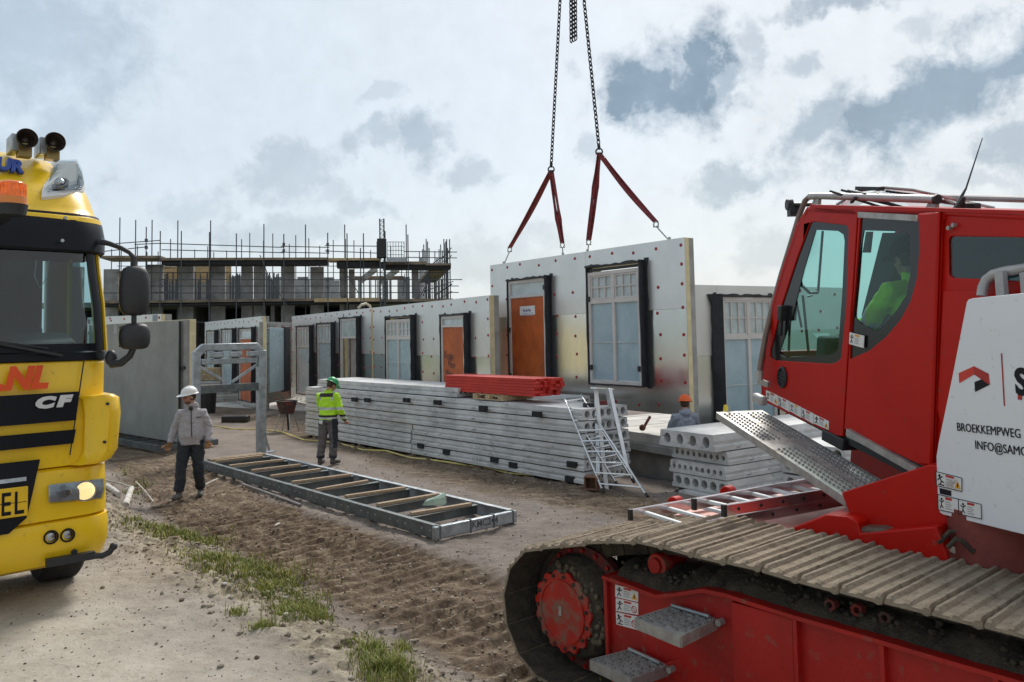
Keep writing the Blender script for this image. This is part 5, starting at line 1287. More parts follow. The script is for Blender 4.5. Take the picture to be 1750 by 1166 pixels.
# head lamps and fog lamps
for sgn in (1, -1):
    pts = [tf(84,830), (tf(84,858)[0]-.0, tf(84,859)[1]), tf(176,853), (tf(181,838)), tf(180,820)]
    pts = [(sgn*a, b) for a, b in pts]
    def g(a, b): return yf(b) + .09*(a/1.22)**2
    hl = plateon('headlight', pts, mat('lamp_bowl', (.55,.57,.6), .3, .5, var=.35, scale=14), th=.008, grow=.014)
    k = MB(Mt0); cx, cz = tf(147, 840); k.cyl((sgn*cx, g(cx, cz)-.028, cz), (sgn*.1,1,0), .072, .012, 24); k.build('lit_lamp', mat('lit_lamp', (1,.8,.5), .3, emit=(1,.62,.25,1.25), var=.02), hl)
    k = MB(Mt0); k.ring((sgn*cx, g(cx, cz)-.03, cz), (sgn*.1,1,0), .083, .072, .02, 24); k.build('lamp_ring', m_chrome, hl)
    cx, cz = tf(107, 843); k = MB(Mt0); k.ell((sgn*cx, g(cx, cz)-.012, cz), (.075,.02,.055), 16, 8); k.bx(sgn*cx-.015, sgn*cx+.025, g(cx,cz)-.032, g(cx,cz)-.02, cz-.04, cz+.06); k.build('reflector', mat('lamp_grey', (.25,.27,.3), .25, .8), hl, smooth=True)
    cx, cz = tf(172, 838); k = MB(Mt0); k.ell((sgn*cx, g(cx, cz)-.012, cz), (.028,.015,.05), 12, 8); k.build('indicator', mat('indicator', (.6,.5,.45), .3), hl)
    pts2 = [(p[0]*1.006, p[1]+(.008 if i in (0, 3, 4) else -.008)) for i, p in enumerate(pts)]
    plateon('headlight_glass', pts2, m_lens, th=.003, grow=.042, parent=hl)
    for (px, py) in ((88,919),(117,916)):
        cx, cz = tf(px, py); k = MB(Mt0); fl = (k.ring((sgn*cx, g(cx, cz)-.012, cz), (0,1,0), .055, .042, .03, 24), k.build('fog_lamp', m_blk, truck))[1]
        k = MB(Mt0); k.ell((sgn*cx, g(cx, cz)-.005, cz), (.043,.016,.043), 18, 8); k.build('fog_lens', m_chrome, fl, smooth=2)
x, z = tf(129, 945); k = MB(Mt0); k.cyl((x, .04, z), (0,1,0), .022, .03, 14); k.build('tow_eye', m_mat, truck)
# mirrors
m_mir = m_mat
dm_ = 6.85
mm = (Mt0, )
k = MB(Mt0); A = [Mti @ P(*p) for p in ((172,413,6.95),(188,417,6.95),(207,424,6.93),(222,432,6.92),(228,440,6.92),(229,470,6.92))]; k.path(A, .022, n=8, rs=[.028,.022,.02,.02,.024,.03]); k.build('mirror_arm', m_mir, truck, smooth=True)
k = MB(Mt0); A = [Mti @ P(*p) for p in ((188,622,6.9),(207,620,6.92),(222,608,6.92),(230,592,6.92))]; k.path(A, .03, n=8, rs=[.04,.035,.03,.025]); k.ell(Mti @ P(190,612,6.92), (.05,.05,.07)); k.build('mirror_arm', m_mir, truck, smooth=True)
k = MB(Mt0); k.tube(Mti @ P(229,590,6.92), Mti @ P(229,440,6.92), .022, n=8); k.build('mirror_stalk', m_mir, truck, smooth=True)
def housing(cx, cy, w_, h_, d, nm):
    c = Mti @ P(cx, cy, d); rr = []; k = MB(Mt0); n = 10
    sx, sz = w_/2/ (F/d), h_/2/(F/d)
    prof = [(-1,.0),(-.985,.45),(-.93,.70),(-.8,.86),(-.5,.97),(0,1.0),(.4,.97),(.7,.88),(.88,.72),(.97,.45),(1,.0)]
    for t_, f in prof:
        ring = []
        for i in range(20):
            a = 6.283*i/20; ca, sa_ = math.cos(a), math.sin(a); e = 2.6
            x = abs(ca)**(2/e)*(1 if ca > 0 else -1)*max(.02,f)*sx; y = abs(sa_)**(2/e)*(1 if sa_ > 0 else -1)*max(.02,f)*.085
            ring.append((c.x + x, c.y + y, c.z + t_*sz))
        rr.append(ring)
    k.loft(rr); h = k.build(nm, m_mir, truck, smooth=True, ang=60)
    k = MB(Mt0); k.bx(c.x-sx*.8, c.x+sx*.8, c.y+.086, c.y+.09, c.z-sz*.8, c.z+sz*.8); k.build('mirror_glass', m_chrome, h)
housing(229.5, 497, 49, 86, 6.92, 'mirror'); housing(230, 575, 50, 45, 6.92, 'mirror')
# tow ball arm under the bumper
A = [Mti @ P(*p) for p in ((150,950,6.7),(175,950,6.72),(187,944,6.74),(194,934,6.76))]
k = MB(Mt0); k.path(A, .025, n=8); k.ell(A[-1], .032, 12, 8); k.bx(A[0].x-.3, A[0].x+.05, A[0].y-.03, A[0].y+.03, A[0].z-.03, A[0].z+.03); k.build('step_arm', m_mat, truck, smooth=True, ang=60)
# chassis, wheels, rear
m_tyre = mat('tyre', (.022,.022,.023), .85, var=.3, scale=10, bump=.3, bscale=30)
for sgn in (1, -1):
    for y in (.95, 4.6, 5.9):
        k = MB(Mt0); 
        A = []
        for (dx, r_) in ((-.16,.36),(-.165,.46),(-.13,.50),(.13,.50),(.165,.46),(.16,.36)):
            A.append([(sgn*1.0 + dx, y + r_*math.cos(6.283*i/36), .5 + r_*math.sin(6.283*i/36)) for i in range(36)])
        k.loft(A); wh = k.build('wheel', m_tyre, truck, smooth=True)
        k = MB(Mt0); k.cyl((sgn*1.12, y, .5), (1,0,0), .29, .1, 24); k.build('rim', m_galv, wh)
k = MB(Mt0); k.bx(-.45, .45, .5, 7, .55, .85); k.build('chassis', m_black, truck)
k = MB(Mt0); k.bx(-1.22, 1.22, 2.5, 7.5, 1.1, 1.25); k.build('load_bed', m_galv, truck)
k = MB(Mt0); k.bx(-1.0, 1.0, .35, 2.1, .45, .7); k.build('under_cab', m_black, truck)
# ---------------------------------------------------------------- crawler crane
m_red = mat('crane_red', (.47,.006,.001), .42, col2=(.41,.005,.001), scale=1.5, spec=.25, bump=.02, bscale=60, dirt=(.30,.05,.035), dirt_amt=.08, dscale=14)
m_redd = mat('muddy_red', (.42,.009,.005), .5, col2=(.31,.009,.006), scale=2, bump=.12, bscale=25, dirt=(.22,.09,.06), dirt_amt=.22, dscale=11)
m_mud = mat('track_mud', (.44,.36,.265), .95, col2=(.25,.195,.14), scale=5, cs=(.38,.6), bump=2, bscale=26, dirt=(.12,.09,.06), dirt_amt=.4, dscale=5)
m_mudd = mat('dark_mud', (.105,.085,.06), .95, col2=(.045,.038,.028), scale=9, cs=(.35,.65), bump=2, bscale=26)
m_wht = mat('cover_white', (.74,.76,.79), .38, var=.03, scale=1, coat=.3, bump=.01, bscale=80, dirt=(.5,.5,.48), dirt_amt=.05, dscale=20)
m_grate = mat('grating', (.44,.43,.41), .5, .6, var=.25, scale=10, dirt=(.30,.25,.19), dirt_amt=.3, dscale=6)
m_tubeg = mat('rail_grey', (.42,.41,.40), .45, .3, var=.15, scale=8)
m_lab = mat('label_white', (.72,.72,.70), .5, var=.06, scale=20, dirt=(.4,.3,.25), dirt_amt=.1)
m_cgl = glassmat('cab_glass', (.69,.87,.85), .03, .02)
m_frit = mat('glass_border', (.012,.014,.016), .18)
m_trim = mat('cab_interior', (.035,.04,.042), .8)
m_amb = mat('label_amber', (.75,.36,.02), .5); m_lred = mat('label_red', (.5,.03,.02), .5)
fT = UL                                                        # undercarriage direction
O_ = P(933, 1040, 6.05)
Mu = frame((O_.x, O_.y, 0), -fT); Mui = Mu.inverted()
crane = thing('crawler_crane', 'red crawler crane with white engine cover, glazed cab and muddy track, in the foreground', 'crane', Mu)
nu = Vector((-Mu[0][1], -Mu[1][1], 0)); ou = Vector((O_.x, O_.y, 0))
def tu(px, py, off=0.0): q = Mui @ ON(px, py, ou - nu*off, nu); return q.x, q.z      # off metres inwards of the shoes' outer ends
CZ, TR, TW, TL = .54, .485, .98, 5.4
# belt centre line
def belt():
    pts = []
    for i in range(25): a = math.pi*1.5 - math.pi*i/24; pts.append((TR*math.cos(a), CZ + TR*math.sin(a)))
    top = [(a, b+.014) for a, b in [tu(*p) for p in ((1021,929),(1103,930),(1156,946),(1207,959),(1274,972),(1313,981),(1386,1003),(1461,1021),(1540,1041),(1625,1061),(1721,1085))]]
    top += [(top[-1][0]+1, top[-1][1]), (TL, top[-1][1]-.04)]
    pts = [(x, z) for x, z in reversed([])] + pts + top
    for i in range(1, 20): a = math.pi/2 - math.pi*i/19; pts.append((TL + .555*math.cos(a), .575 + .555*math.sin(a)))
    pts += [(x, .03 + .04*(x/TL)*0) for x in (4.5, 3.5, 2.5, 1.5, .5)] 
    return pts
bp_ = belt(); bp_.append(bp_[0])
seg = [math.dist(a, b) for a, b in zip(bp_, bp_[1:])]; tot = sum(seg); NS = round(tot/.232); pit = tot/NS
def onbelt(s):
    s %= tot
    for i, l_ in enumerate(seg):
        if s <= l_: a, b = bp_[i], bp_[i+1]; return (a[0]+(b[0]-a[0])*s/l_, a[1]+(b[1]-a[1])*s/l_)
        s -= l_
    return bp_[0]
k = MB(); rnd = random.Random(9)
def shoe(seed):
    k = MB(); w_ = pit - .006; rnd = random.Random(seed)
    # profile with three low ridges, x along the belt, z outwards
    prof = [(-w_/2,-.012),(w_/2,-.012),(w_/2,.006),(w_/2-.012,.034),(w_/2-.03,.034),(w_/2-.045,.010),(.022,.010),(.010,.026),(-.012,.026),(-.024,.010),(-w_/2+.045,.010),(-w_/2+.03,.032),(-w_/2+.012,.032),(-w_/2,.006)]
    rr = []
    for y, sc in ((0,.55),(.018,1.0),(.06,1),(TW*.25,1),(TW*.5,1),(TW*.75,1),(TW-.06,1),(TW-.018,1),(TW,.55)):
        rr.append([(x + rnd.uniform(-.002,.002), y, (z*sc if z > 0 else z) + rnd.uniform(-.0025,.0025)) for x, z in prof])
    k.loft(rr)
    k.m = 1; k.bx(-w_/2+.004, w_/2-.004, .003, TW-.003, -.016, -.0125)
    k.m = 0
    for yy in (.0,): k.add([(w_*.28, -.001, -.014), (w_*.42, -.006, -.02), (w_*.5, -.001, -.014)], [(0,1,2)])
    o = k.build('track_shoe', [m_mud, m_mudd], smooth=True, ang=28); me = o.data; bpy.data.objects.remove(o); return me
SM = [shoe(i) for i in range(3)]
for i in range(NS):
    s = i*pit; a = onbelt(s - pit*.5); b = onbelt(s + pit*.5)
    c = ((a[0]+b[0])/2, (a[1]+b[1])/2); an = math.atan2(b[1]-a[1], b[0]-a[0])
    dz = rnd.uniform(-.004, .004)
    M = Mu @ T(c[0], 0, c[1]) @ RY(-an) @ T(0, 0, 0) 
    # outward is to the left of travel (clockwise belt): travel goes bottom -> left end -> top
    inst('track_shoe', SM[i % 3], crane, M @ T(0, rnd.uniform(-.004,.004), dz) @ RX(R(rnd.uniform(-.4,.4))))
# chain links inside the belt
k = MB(Mu)
for i in range(NS):
    s = i*pit; a = onbelt(s - pit*.46); b = onbelt(s + pit*.46)
    for y in (.36, .56):
        nx_, nz_ = -(b[1]-a[1]), (b[0]-a[0]); l_ = math.hypot(nx_, nz_); nx_ /= -l_; nz_ /= -l_
        k.loft([[(p[0]+nx_*.02, y, p[1]+nz_*.02), (p[0]+nx_*.02, y+.06, p[1]+nz_*.02), (p[0]+nx_*.15, y+.06, p[1]+nz_*.15), (p[0]+nx_*.15, y, p[1]+nz_*.15)] for p in (a, b)])
ch = k.build('chain_links', m_mudd, crane); ch['kind'] = 'stuff'
k = MB(Mu); k.bx(.15, 1.3, .62, .7, .15, .93); k.build('inner_plate', m_mudd, crane)
# sprocket
dx, dz_ = tu(963, 1045, .20)
k = MB(Mu); n = 15; rr = []
for y in (.185, .215):
    rr.append([(dx + r_*math.cos(a), y, dz_ + r_*math.sin(a)) for i in range(n*4) for a in [6.2832*(i+.5)/(n*4)] for r_ in [(.302 if i % 4 in (0, 1) else .280)]])
k.loft(rr); sp_ = k.build('sprocket', mat('sprocket_red', (.50,.02,.012), .4, var=.2, dirt=(.22,.13,.09), dirt_amt=.6, dscale=9), crane, bevel=.004, seg=1)
k = MB(Mu); k.ring((dx, .18, dz_), (0,1,0), .235, .222, .012, 40); k.build('hub_rim', MATS['sprocket_red'], sp_)
k = MB(Mu); k.bx(dx-.03, dx+.0, .176, .184, dz_-.03, dz_+.04); k.build('hub_plate', m_grate, sp_)
for i in range(n): k = MB(Mu); a = 6.2832*(i+.5)/n; k.cyl((dx+.262*math.cos(a), .178, dz_+.262*math.sin(a)), (0,1,0), .013, .02, 6); k.build('bolt', m_mudd, sp_)
k = MB(Mu); rr = []
rnd = random.Random(5)
for y, r_ in ((.217,.27),(.23,.34),(.28,.375),(.42,.39),(.55,.37)): rr.append([(dx + .06 + (r_+rnd.uniform(-.008,.008))*math.cos(6.2832*i/40), y, dz_ + .03 + (r_+rnd.uniform(-.008,.008))*math.sin(6.2832*i/40)) for i in range(40)])
k.loft(rr); k.build('drive_drum', m_mudd, crane, smooth=True, ang=50)
k = MB(Mu); rnd = random.Random(6)
for i in range(120):
    a = rnd.uniform(-.6, 1.9); r_ = .27 + rnd.uniform(-.03, .09); s_ = rnd.uniform(.008, .03); k.ell((dx + .03 + r_*math.cos(a), rnd.uniform(.20, .26), dz_ + r_*math.sin(a)), (s_, s_*.7, s_), 6, 4)
k.build('mud_clods', mat('clod_mud', (.16,.13,.085), .95, var=.4, scale=30, bump=.6), crane, smooth=2)['kind'] = 'stuff'
# drive mounting plate with bolts
k = MB(Mu); k.cyl((dx+.10, .36, dz_+.02), (0,1,0), .455, .06, 32); k.build('drive_flange', mat('muddy_flange', (.20,.03,.025), .8, col2=(.06,.05,.04), scale=7, cs=(.4,.6), bump=1), crane)
k = MB(Mu)
for i in range(20): a = 6.2832*i/20; k.cyl((dx+.10+.425*math.cos(a), .32, dz_+.02+.425*math.sin(a)), (0,1,0), .016, .03, 6)
k.build('flange_bolts', m_redd, crane)['kind'] = 'stuff'
# side frame
y0 = .17
out_ = [tu(a, b, y0) for a, b in ((1037,981),(1046,984),(1070,992),(1100,1003),(1129,1014),(1165,1010),(1208,1003),(1248,1011),(1287,1024),(1365,1048),(1500,1086),(1620,1121),(1750,1158))]
zr = out_[-1][1]
poly = out_ + [(TL-.2, zr), (TL-.2, .14), (out_[0][0]+.02, .14), (tu(1043,1110,y0)[0], tu(1043,1110,y0)[1])]
k = MB(Mu); k.prism(poly, y0, y0+.62); k.build('side_frame', m_redd, crane)
k = MB(Mu)                                                     # flange along the top edge
for (a, b) in list(zip(out_, out_[1:]))[0:]: k.bar((a[0], y0-.028, a[1]-.012), (b[0]+.004, y0-.028, b[1]-.012), .052, .024)
k.bar((out_[-1][0], y0-.028, zr-.012), (TL-.2, y0-.028, zr-.012), .052, .024)
k.build('frame_flange', m_redd, crane)
k = MB(Mu); k.bar((out_[0][0]+.01, y0-.018, out_[0][1]), (out_[0][0]+.02, y0-.018, .2), .034, .03, up=(1,0,0)); k.build('frame_edge', m_redd, crane)
def rib(px, py): 
    x, z = tu(px, py, y0); k = MB(Mu); k.bx(x-.012, x+.012, y0-.05, y0, .16, z-.02); k.build('frame_rib', m_redd, crane)
rib(1365, 1050); rib(1513, 1092); rib(1707, 1147)
xq, zq = tu(1255, 1026, y0); xq2, zq2 = tu(1363, 1056, y0)
k = MB(Mu); k.prism([(xq, zq-.0), (xq2-.014, zq2), (xq2-.014, .18), (xq, .18)], y0-.035, y0-.001); k.build('access_plate', m_redd, crane, bevel=.004, seg=1)
# mud lying on the frame under the belt
k = MB(Mu); rnd = random.Random(17); n = 60
zt = lambda x: (lambda L_: next((a[1]+(b[1]-a[1])*(x-a[0])/(b[0]-a[0]) for a, b in zip(L_, L_[1:]) if a[0] <= x <= b[0]), zr))(out_)
rr = []
for i in range(n+1):
    x = out_[1][0] + .02 + (TL-.5-out_[1][0])*i/n; h = .03 + .06*rnd.random(); zz = zt(x)
    rr.append([(x, y0+.01, zz-.03), (x, y0+.03+rnd.random()*.03, zz+h*.55), (x, y0+.14, zz+h+.02*rnd.random()), (x, y0+.30, zz+h*1.1+.03), (x, y0+.6, zz+h*.6+.03), (x, y0+.61, zz-.03)])
k.loft(rr); k.build('packed_mud', m_mudd, crane, smooth=True, ang=80)
k = MB(Mu)
for i in range(420):
    x = rnd.uniform(out_[1][0]+.05, TL-.6); s_ = rnd.uniform(.006, .022); k.ell((x, y0+rnd.uniform(.02,.3), zt(x)+rnd.uniform(.03,.10)), (s_, s_*.8, s_*.8), 6, 4)
k.build('mud_clods', m_mudd, crane, smooth=2)['kind'] = 'stuff'
# red bits seen through the mud: brackets
for px, py in ((1418,1034),(1464,1043),(1512,1056)):
    x, z = tu(px, py, y0+.05); k = MB(Mu); k.ring((x, y0+.07, z), (0,1,0), .036, .018, .05, 6); k.build('guide_lug', mat('muddy_flange', (.2,.03,.03)), crane)
# carrier roller
x, z = tu(1122, 966, .3); k = MB(Mu); k.cyl((x, .34, z), (0,1,0), .078, .09, 28); ro_ = k.build('carrier_roller', MATS['sprocket_red'], crane, bevel=.008)
k = MB(Mu); k.cyl((x, .285, z), (0,1,0), .05, .03, 20); k.cyl((x, .47, z), (0,1,0), .05, .2, 16); k.build('roller_hub', m_redd, ro_)
for x in (4.2,): k = MB(Mu); k.cyl((x, .34, .98), (0,1,0), .085, .09, 24); k.build('carrier_roller', MATS['sprocket_red'], crane)
for i in range(9): k = MB(Mu); k.cyl((.9+i*.48, .45, .20), (0,1,0), .13, .35, 20); k.build('track_roller', m_mudd, crane)
k = MB(Mu); k.cyl((TL, .45, .575), (0,1,0), .46, .12, 36); k.build('idler', m_redd, crane)
# decals on the frame
def decal(p0, y, rows, w_, h_, M, at, tri='tri'):
    pass
def label_plate(corner_px, M, conv, y, m=m_lab, name='warning_label', parent=crane, th=.004):
    pts = [conv(*p) for p in corner_px]; k = MB(M); k.prism(pts, y-th, y); o = k.build(name, m, parent)
    A, B, C_, D_ = [Vector((p[0], p[1])) for p in pts]          # tl, tr, br, bl
    def uv(u, v): t_ = A.lerp(B, u); b_ = D_.lerp(C_, u); q = t_.lerp(b_, v); return (q.x, q.y)
    return o, uv
def figure(uv, M, y, u0, u1, v0, v1, o, kind=0):
    """small pictogram: stick man, tumbling"""
    def q(a, b): return uv(u0+(u1-u0)*a, v0+(v1-v0)*b)
    k = MB(M); L_ = [((.5,.35),(.45,.65)), ((.45,.65),(.2,.95)), ((.45,.65),(.75,.9)), ((.48,.42),(.1,.3)), ((.48,.42),(.9,.25))] if kind == 0 else [((.3,.3),(.55,.6)), ((.55,.6),(.9,.7)), ((.55,.6),(.4,.95)), ((.35,.35),(.05,.6)), ((.35,.35),(.7,.2)), ((.1,.95),(.9,.97))]
    for a, b in L_:
        pa, pb = q(*a), q(*b); w_ = abs(q(.06,0)[0]-q(0,0)[0])*1.2 + .002; k.bar((pa[0], y, pa[1]), (pb[0], y, pb[1]), w_, .001, up=(0,1,0))
    h = q(.5, .18) if kind == 0 else q(.3,.16); k.cyl((h[0], y, h[1]), (0,1,0), abs(q(.13,0)[0]-q(0,0)[0])+.001, .001, 10)
    k.build('pictogram', m_blk, o)
def sticker(px4, M, conv, y, kind=0, tri=True, parent=crane, head=m_lred, lines=4, circ=False):
    o, uv = label_plate(px4, M, conv, y, parent=parent); e = y - .0055
    k = MB(M)
    def quad(u0, u1, v0, v1): k.prism([uv(u0,v0), uv(u1,v0), uv(u1,v1), uv(u0,v1)], e, e+.001)
    quad(.38, .70, .06, .22); k.build('label_heading', head, o)
    k = MB(M)
    for i in range(lines): quad(.38, .62 + .06*(i % 2), .34+.14*i, .34+.14*i+.05)
    k.build('label_print', mat('print_grey', (.3,.3,.3), .6), o)
    figure(uv, M, e, .04, .34, .1, .9, o, kind)
    if tri:
        k = MB(M); k.prism([uv(.72,.85), uv(.97,.85), uv(.845,.32)], e, e+.001); k.build('warning_triangle', m_amb, o)
        k = MB(M); k.prism([uv(.83,.78), uv(.86,.78), uv(.87,.5), uv(.82,.5)], e-.0008, e-.0003); k.build('triangle_mark', m_blk, o)
    if circ:
        c = uv(.83, .6); r_ = abs(uv(.12,0)[0]-uv(0,0)[0]); k = MB(M); k.ring((c[0], e, c[1]), (0,1,0), r_, r_*.78, .001, 20); k.bar((c[0]-r_*.6, e-.001, c[1]+r_*.6), (c[0]+r_*.6, e-.001, c[1]-r_*.6), r_*.2, .0008, up=(0,1,0)); k.build('ban_sign', m_lred, o)
    return o
cu = lambda a, b: tu(a, b, y0)
sticker([(1052,999),(1091,1009),(1091,1029),(1052,1020)], Mu, cu, y0, 0, True)
sticker([(1053,1022),(1091,1031),(1091,1051),(1053,1044)], Mu, cu, y0, 0, False, circ=True)
sticker([(1053,1046),(1091,1054),(1091,1077),(1054,1067)], Mu, cu, y0, 1, False, circ=True)
# steps
def step(bl, br_, fl, fr_, brk):
    b = Mui @ ON(*bl, ou - nu*(y0-.02), nu); z = b.z
    zz = (Mu @ Vector((0, 0, z))).z
    pts = [Mui @ G(*p, zz) for p in (bl, br_, fr_, fl)]
    o = MB(Mu); 
    st = None
    c = sum(pts, Vector())/4
    ex_, ey_ = (pts[1]-pts[0]), (pts[3]-pts[0])
    k = MB(Mu)
    for a, b2 in ((0,1),(1,2),(2,3),(3,0)): k.bar(pts[a] - Vector((0,0,.03)), pts[b2] - Vector((0,0,.03)), .014, .065)
    st = k.build('step', m_grate, crane)
    k = MB(Mu); k.loft([[p - Vector((0,0,.012)) for p in pts], [p - Vector((0,0,.006)) for p in pts]])
    for i in range(7):
        for j in range(5):
            q = pts[0] + ex_*((i+.5)/7) + ey_*((j+.35+.3*(i%2))/5.2)
            k.ring(q + Vector((0,0,.0)), (0,0,1), .022, .012, .012, 8)
    k.build('grip_tread', m_grate, st)
    k = MB(Mu); a = pts[1] + Vector((.0,0,-.02)); 
    k.loft([[pts[1]+Vector((-.01,0,-.05)), pts[1]+Vector((-.01,0,.02)), pts[1]+Vector((.0,0,.02)), pts[1]+Vector((.0,0,-.05))], [pts[1]+Vector((.10,.08,-.02)), pts[1]+Vector((.10,.08,.06)), pts[1]+Vector((.11,.08,.06)), pts[1]+Vector((.11,.08,-.02))]])
    k.build('step_bracket', m_redd, crane)
    k = MB(Mu); q = pts[1] + Vector((.05, -.03, 0)); k.cyl(q, (0,1,0), .022, .05, 6); k.build('step_bolt', m_grate, crane)
    k = MB(Mu); k.tube(pts[0] + ex_*.08 + ey_*.12 + Vector((0,0,.02)), pts[1] + ey_*.12 + Vector((-.02,0,.02)), .012); k.build('step_bar', m_galv, st)
step((1150,1036), (1224,1058), (1086,1057), (1163,1088), 0)
step((1078,1110), (1141,1138), (1009,1128), (1078,1160), 0)
# car body between the tracks
k = MB(Mu); k.bx(1.35, 4.2, TW+.05, 3.3, .55, .9); k.build('car_body', m_redd, crane)
zd = 1.16
dk = [(1150,880),(1190,866),(1300,838),(1420,846),(1523,868),(1462,905),(1413,898),(1400,884),(1345,905),(1262,892)]
# far track
k = MB(Mu)
Tf = 3.35
rr = []
for x, z in bp_[:-1]: rr.append([(x, Tf, z), (x, Tf+TW, z)])
k.loft([[(x, Tf, z) for x, z in bp_[:-1]], [(x, Tf+TW, z) for x, z in bp_[:-1]]]); k.build('far_track', m_mud, crane)
def gz(l, z): return [Mui @ G(a, b, z) for a, b in l]
pts = gz(dk, zd); k = MB(Mu); k.prism([(p.x, p.y) for p in pts], zd-.2, zd, mp=lambda a, b, c: Vector((a, b, c))); k.build('deck', mat('glare_deck', (.66,.24,.19), .4, col2=(.60,.34,.28), scale=14, cs=(.3,.7), bump=.3, bscale=120), crane, bevel=.01)  # red deck lightened to pink: sun glare put into its colour
# lug shapes in front of the deck (dark red, traced)
def traced(name, pxs, d, th, m, parent=crane, n_=None, bevel=.01, **kw):
    n_ = n_ or nu; o0 = P(*pxs[0], d); Ml = frame(o0, Vector((n_.y, -n_.x, 0)) * -1 if False else Vector((-n_.y, n_.x, 0))); li = Ml.inverted()
    nn = Vector((-Ml[0][1], -Ml[1][1], 0)); pts = [li @ ON(a, b, o0, nn) for a, b in pxs]
    k = MB(Ml); k.prism([(p.x, p.z) for p in pts], 0, th); return k.build(name, m, parent, bevel=bevel)
traced('carbody_arm', [(1345,906),(1408,880),(1452,884),(1466,893),(1470,912),(1600,900),(1640,1010),(1420,960)], 5.6, .5, m_red)
traced('ring_base', [(1437,842),(1462,905),(1640,912),(1640,800),(1585,795)], 5.45, .8, m_red)
traced('ring_block', [(1512,842),(1584,835),(1602,848),(1604,866),(1512,868)], 5.25, .2, m_redd)
traced('muddy_beam', [(1400,915),(1425,900),(1500,903),(1540,915),(1600,935),(1640,955),(1720,985),(1560,1000),(1430,950)], 5.45, .25, mat('beam_mud', (.13,.11,.08), .95, col2=(.16,.03,.02), scale=5, bump=1), bevel=.02)
lp = gz([(1519,899),(1530,893),(1600,894),(1664,886),(1690,905),(1690,945),(1610,932),(1560,914)], 1.30)
k = MB(Mu); k.prism([(p.x, p.y) for p in lp], 1.26, 1.30, mp=lambda a, b, c: Vector((a, b, c))); k.build('lug_plate', mat('dusty_plate', (.50,.42,.32), .9, var=.3, scale=12, bump=.3), crane, bevel=.004)
q = Mui @ G(1543, 901, 1.3); k = MB(Mu); k.cyl((q.x, q.y, 1.301), (0,0,1), .035, .003, 14); k.build('lug_hole', m_dark, crane)
for px in (1618, 1634): q = Mui @ G(px, 893, 1.3); k = MB(Mu); k.cyl((q.x, q.y, 1.33), (0,0,1), .035, .06, 6); k.build('lug_bolt', m_redd, crane)
k = MB(); k.cyl(P(1541,901,4.98), (0,0,1), .03, .01, 12)
rnd = random.Random(3)
for i in range(5):
    a = G(1556+i*16, 908+i*7, 1.32); b = G(1672, 898+i*9, 1.34); mpt = a.lerp(b, .5) + Vector((0,0,.03+.03*(i%2))); k = MB(); k.path([a, a.lerp(mpt,.6)+Vector((0,0,.03)), mpt, b.lerp(mpt,.4)-Vector((0,0,.04)), b], .014, n=7); k.build('hydraulic_hose', m_mudd, crane, smooth=True)
k = MB(); c = P(1735, 930, 4.75); k.cyl((c.x, c.y+.1, 1.15), (0,0,1), .30, .75, 36); k.build('turntable_drum', mat('drum_red', (.22,.045,.035), .7, var=.3, scale=4, bump=.3), crane, smooth=True)
k = MB(); k.cyl((c.x+.6, c.y+1.2, 1.12), (0,0,1), 1.0, .2, 40); k.build('slewing_ring', m_redd, crane, smooth=True)
for px, py in ((1155,860),(1245,842)):
    q = P(px, py, 7.2); k = MB(); k.cyl(q, nu, .06, .10, 20); k.build('end_cap', m_red, crane, bevel=.01)

# ---------------- cab
a_, e_ = R(11.9), R(10.6)
fC = Vector((-math.sin(a_)*math.cos(e_), math.cos(a_)*math.cos(e_), math.sin(e_))); yC = Vector((math.cos(a_), math.sin(a_), 0)); xC = -fC; zC = xC.cross(yC); OC = P(1445, 745, 6.2)
Mk = Matrix.Identity(4)
for i in range(3): Mk[i][0] = xC[i]; Mk[i][1] = yC[i]; Mk[i][2] = zC[i]; Mk[i][3] = OC[i]
Mki = Mk.inverted()
def tk(px, py, off=0.0): q = Mki @ ON(px, py, OC - yC*off, yC); return (q.x, q.z)
CW = 1.02
door = [(1381,357),(1392,355),(1450,358),(1462,361),(1465,365),(1456,500),(1447,620),(1440,746),(1425,744),(1308,688),(1303,680),(1303,645),(1307,600),(1318,533),(1338,463),(1364,385)]
dwin = [(1384,381),(1392,379),(1446,385),(1450,392),(1446,520),(1437,612),(1430,619),(1420,622),(1324,616),(1316,610),(1316,598),(1336,520),(1362,440)]
dwin_i = [(1392,393),(1430,395),(1439,401),(1441,412),(1437,500),(1430,598),(1418,606),(1340,611),(1330,606),(1332,596),(1352,540),(1372,460)]
rear = [(1468,361),(1571,362),(1611,362),(1606,500),(1600,700),(1597,800),(1574,795),(1443,733),(1450,620),(1459,500)]
rwin = [(1470,373),(1570,376),(1571,430),(1567,475),(1556,515),(1540,545),(1515,575),(1485,600),(1452,614),(1454,560),(1462,480)]
rwin_i = [(1474,394),(1545,396),(1552,402),(1553,470),(1546,505),(1530,530),(1512,552),(1495,566),(1472,556),(1458,541),(1460,500),(1468,430)]
def cpoly(l): return [tk(*p) for p in l]
mpk = lambda a, b, c: Vector((a, c, b))
for (nm, outl, win, win_i, ya) in (('door', door, dwin, dwin_i, 0), ('cab_side', rear, rwin, rwin_i, 0)):
    for side in (0, 1):
        y_ = 0 if side == 0 else CW - .04
        k = MB(Mk); k.prism(cpoly(outl), y_, y_+.04, [cpoly(win)]); p_ = k.build(nm, m_red, crane, bevel=.012 if side == 0 else 0)
        k = MB(Mk); k.prism(cpoly(win), y_+.012, y_+.020, [cpoly(win_i)]); k.build('window_border', m_frit, p_)
        k = MB(Mk); k.prism(cpoly(win), y_+.0215, y_+.0235); k.build('window_glass', m_cgl, p_)
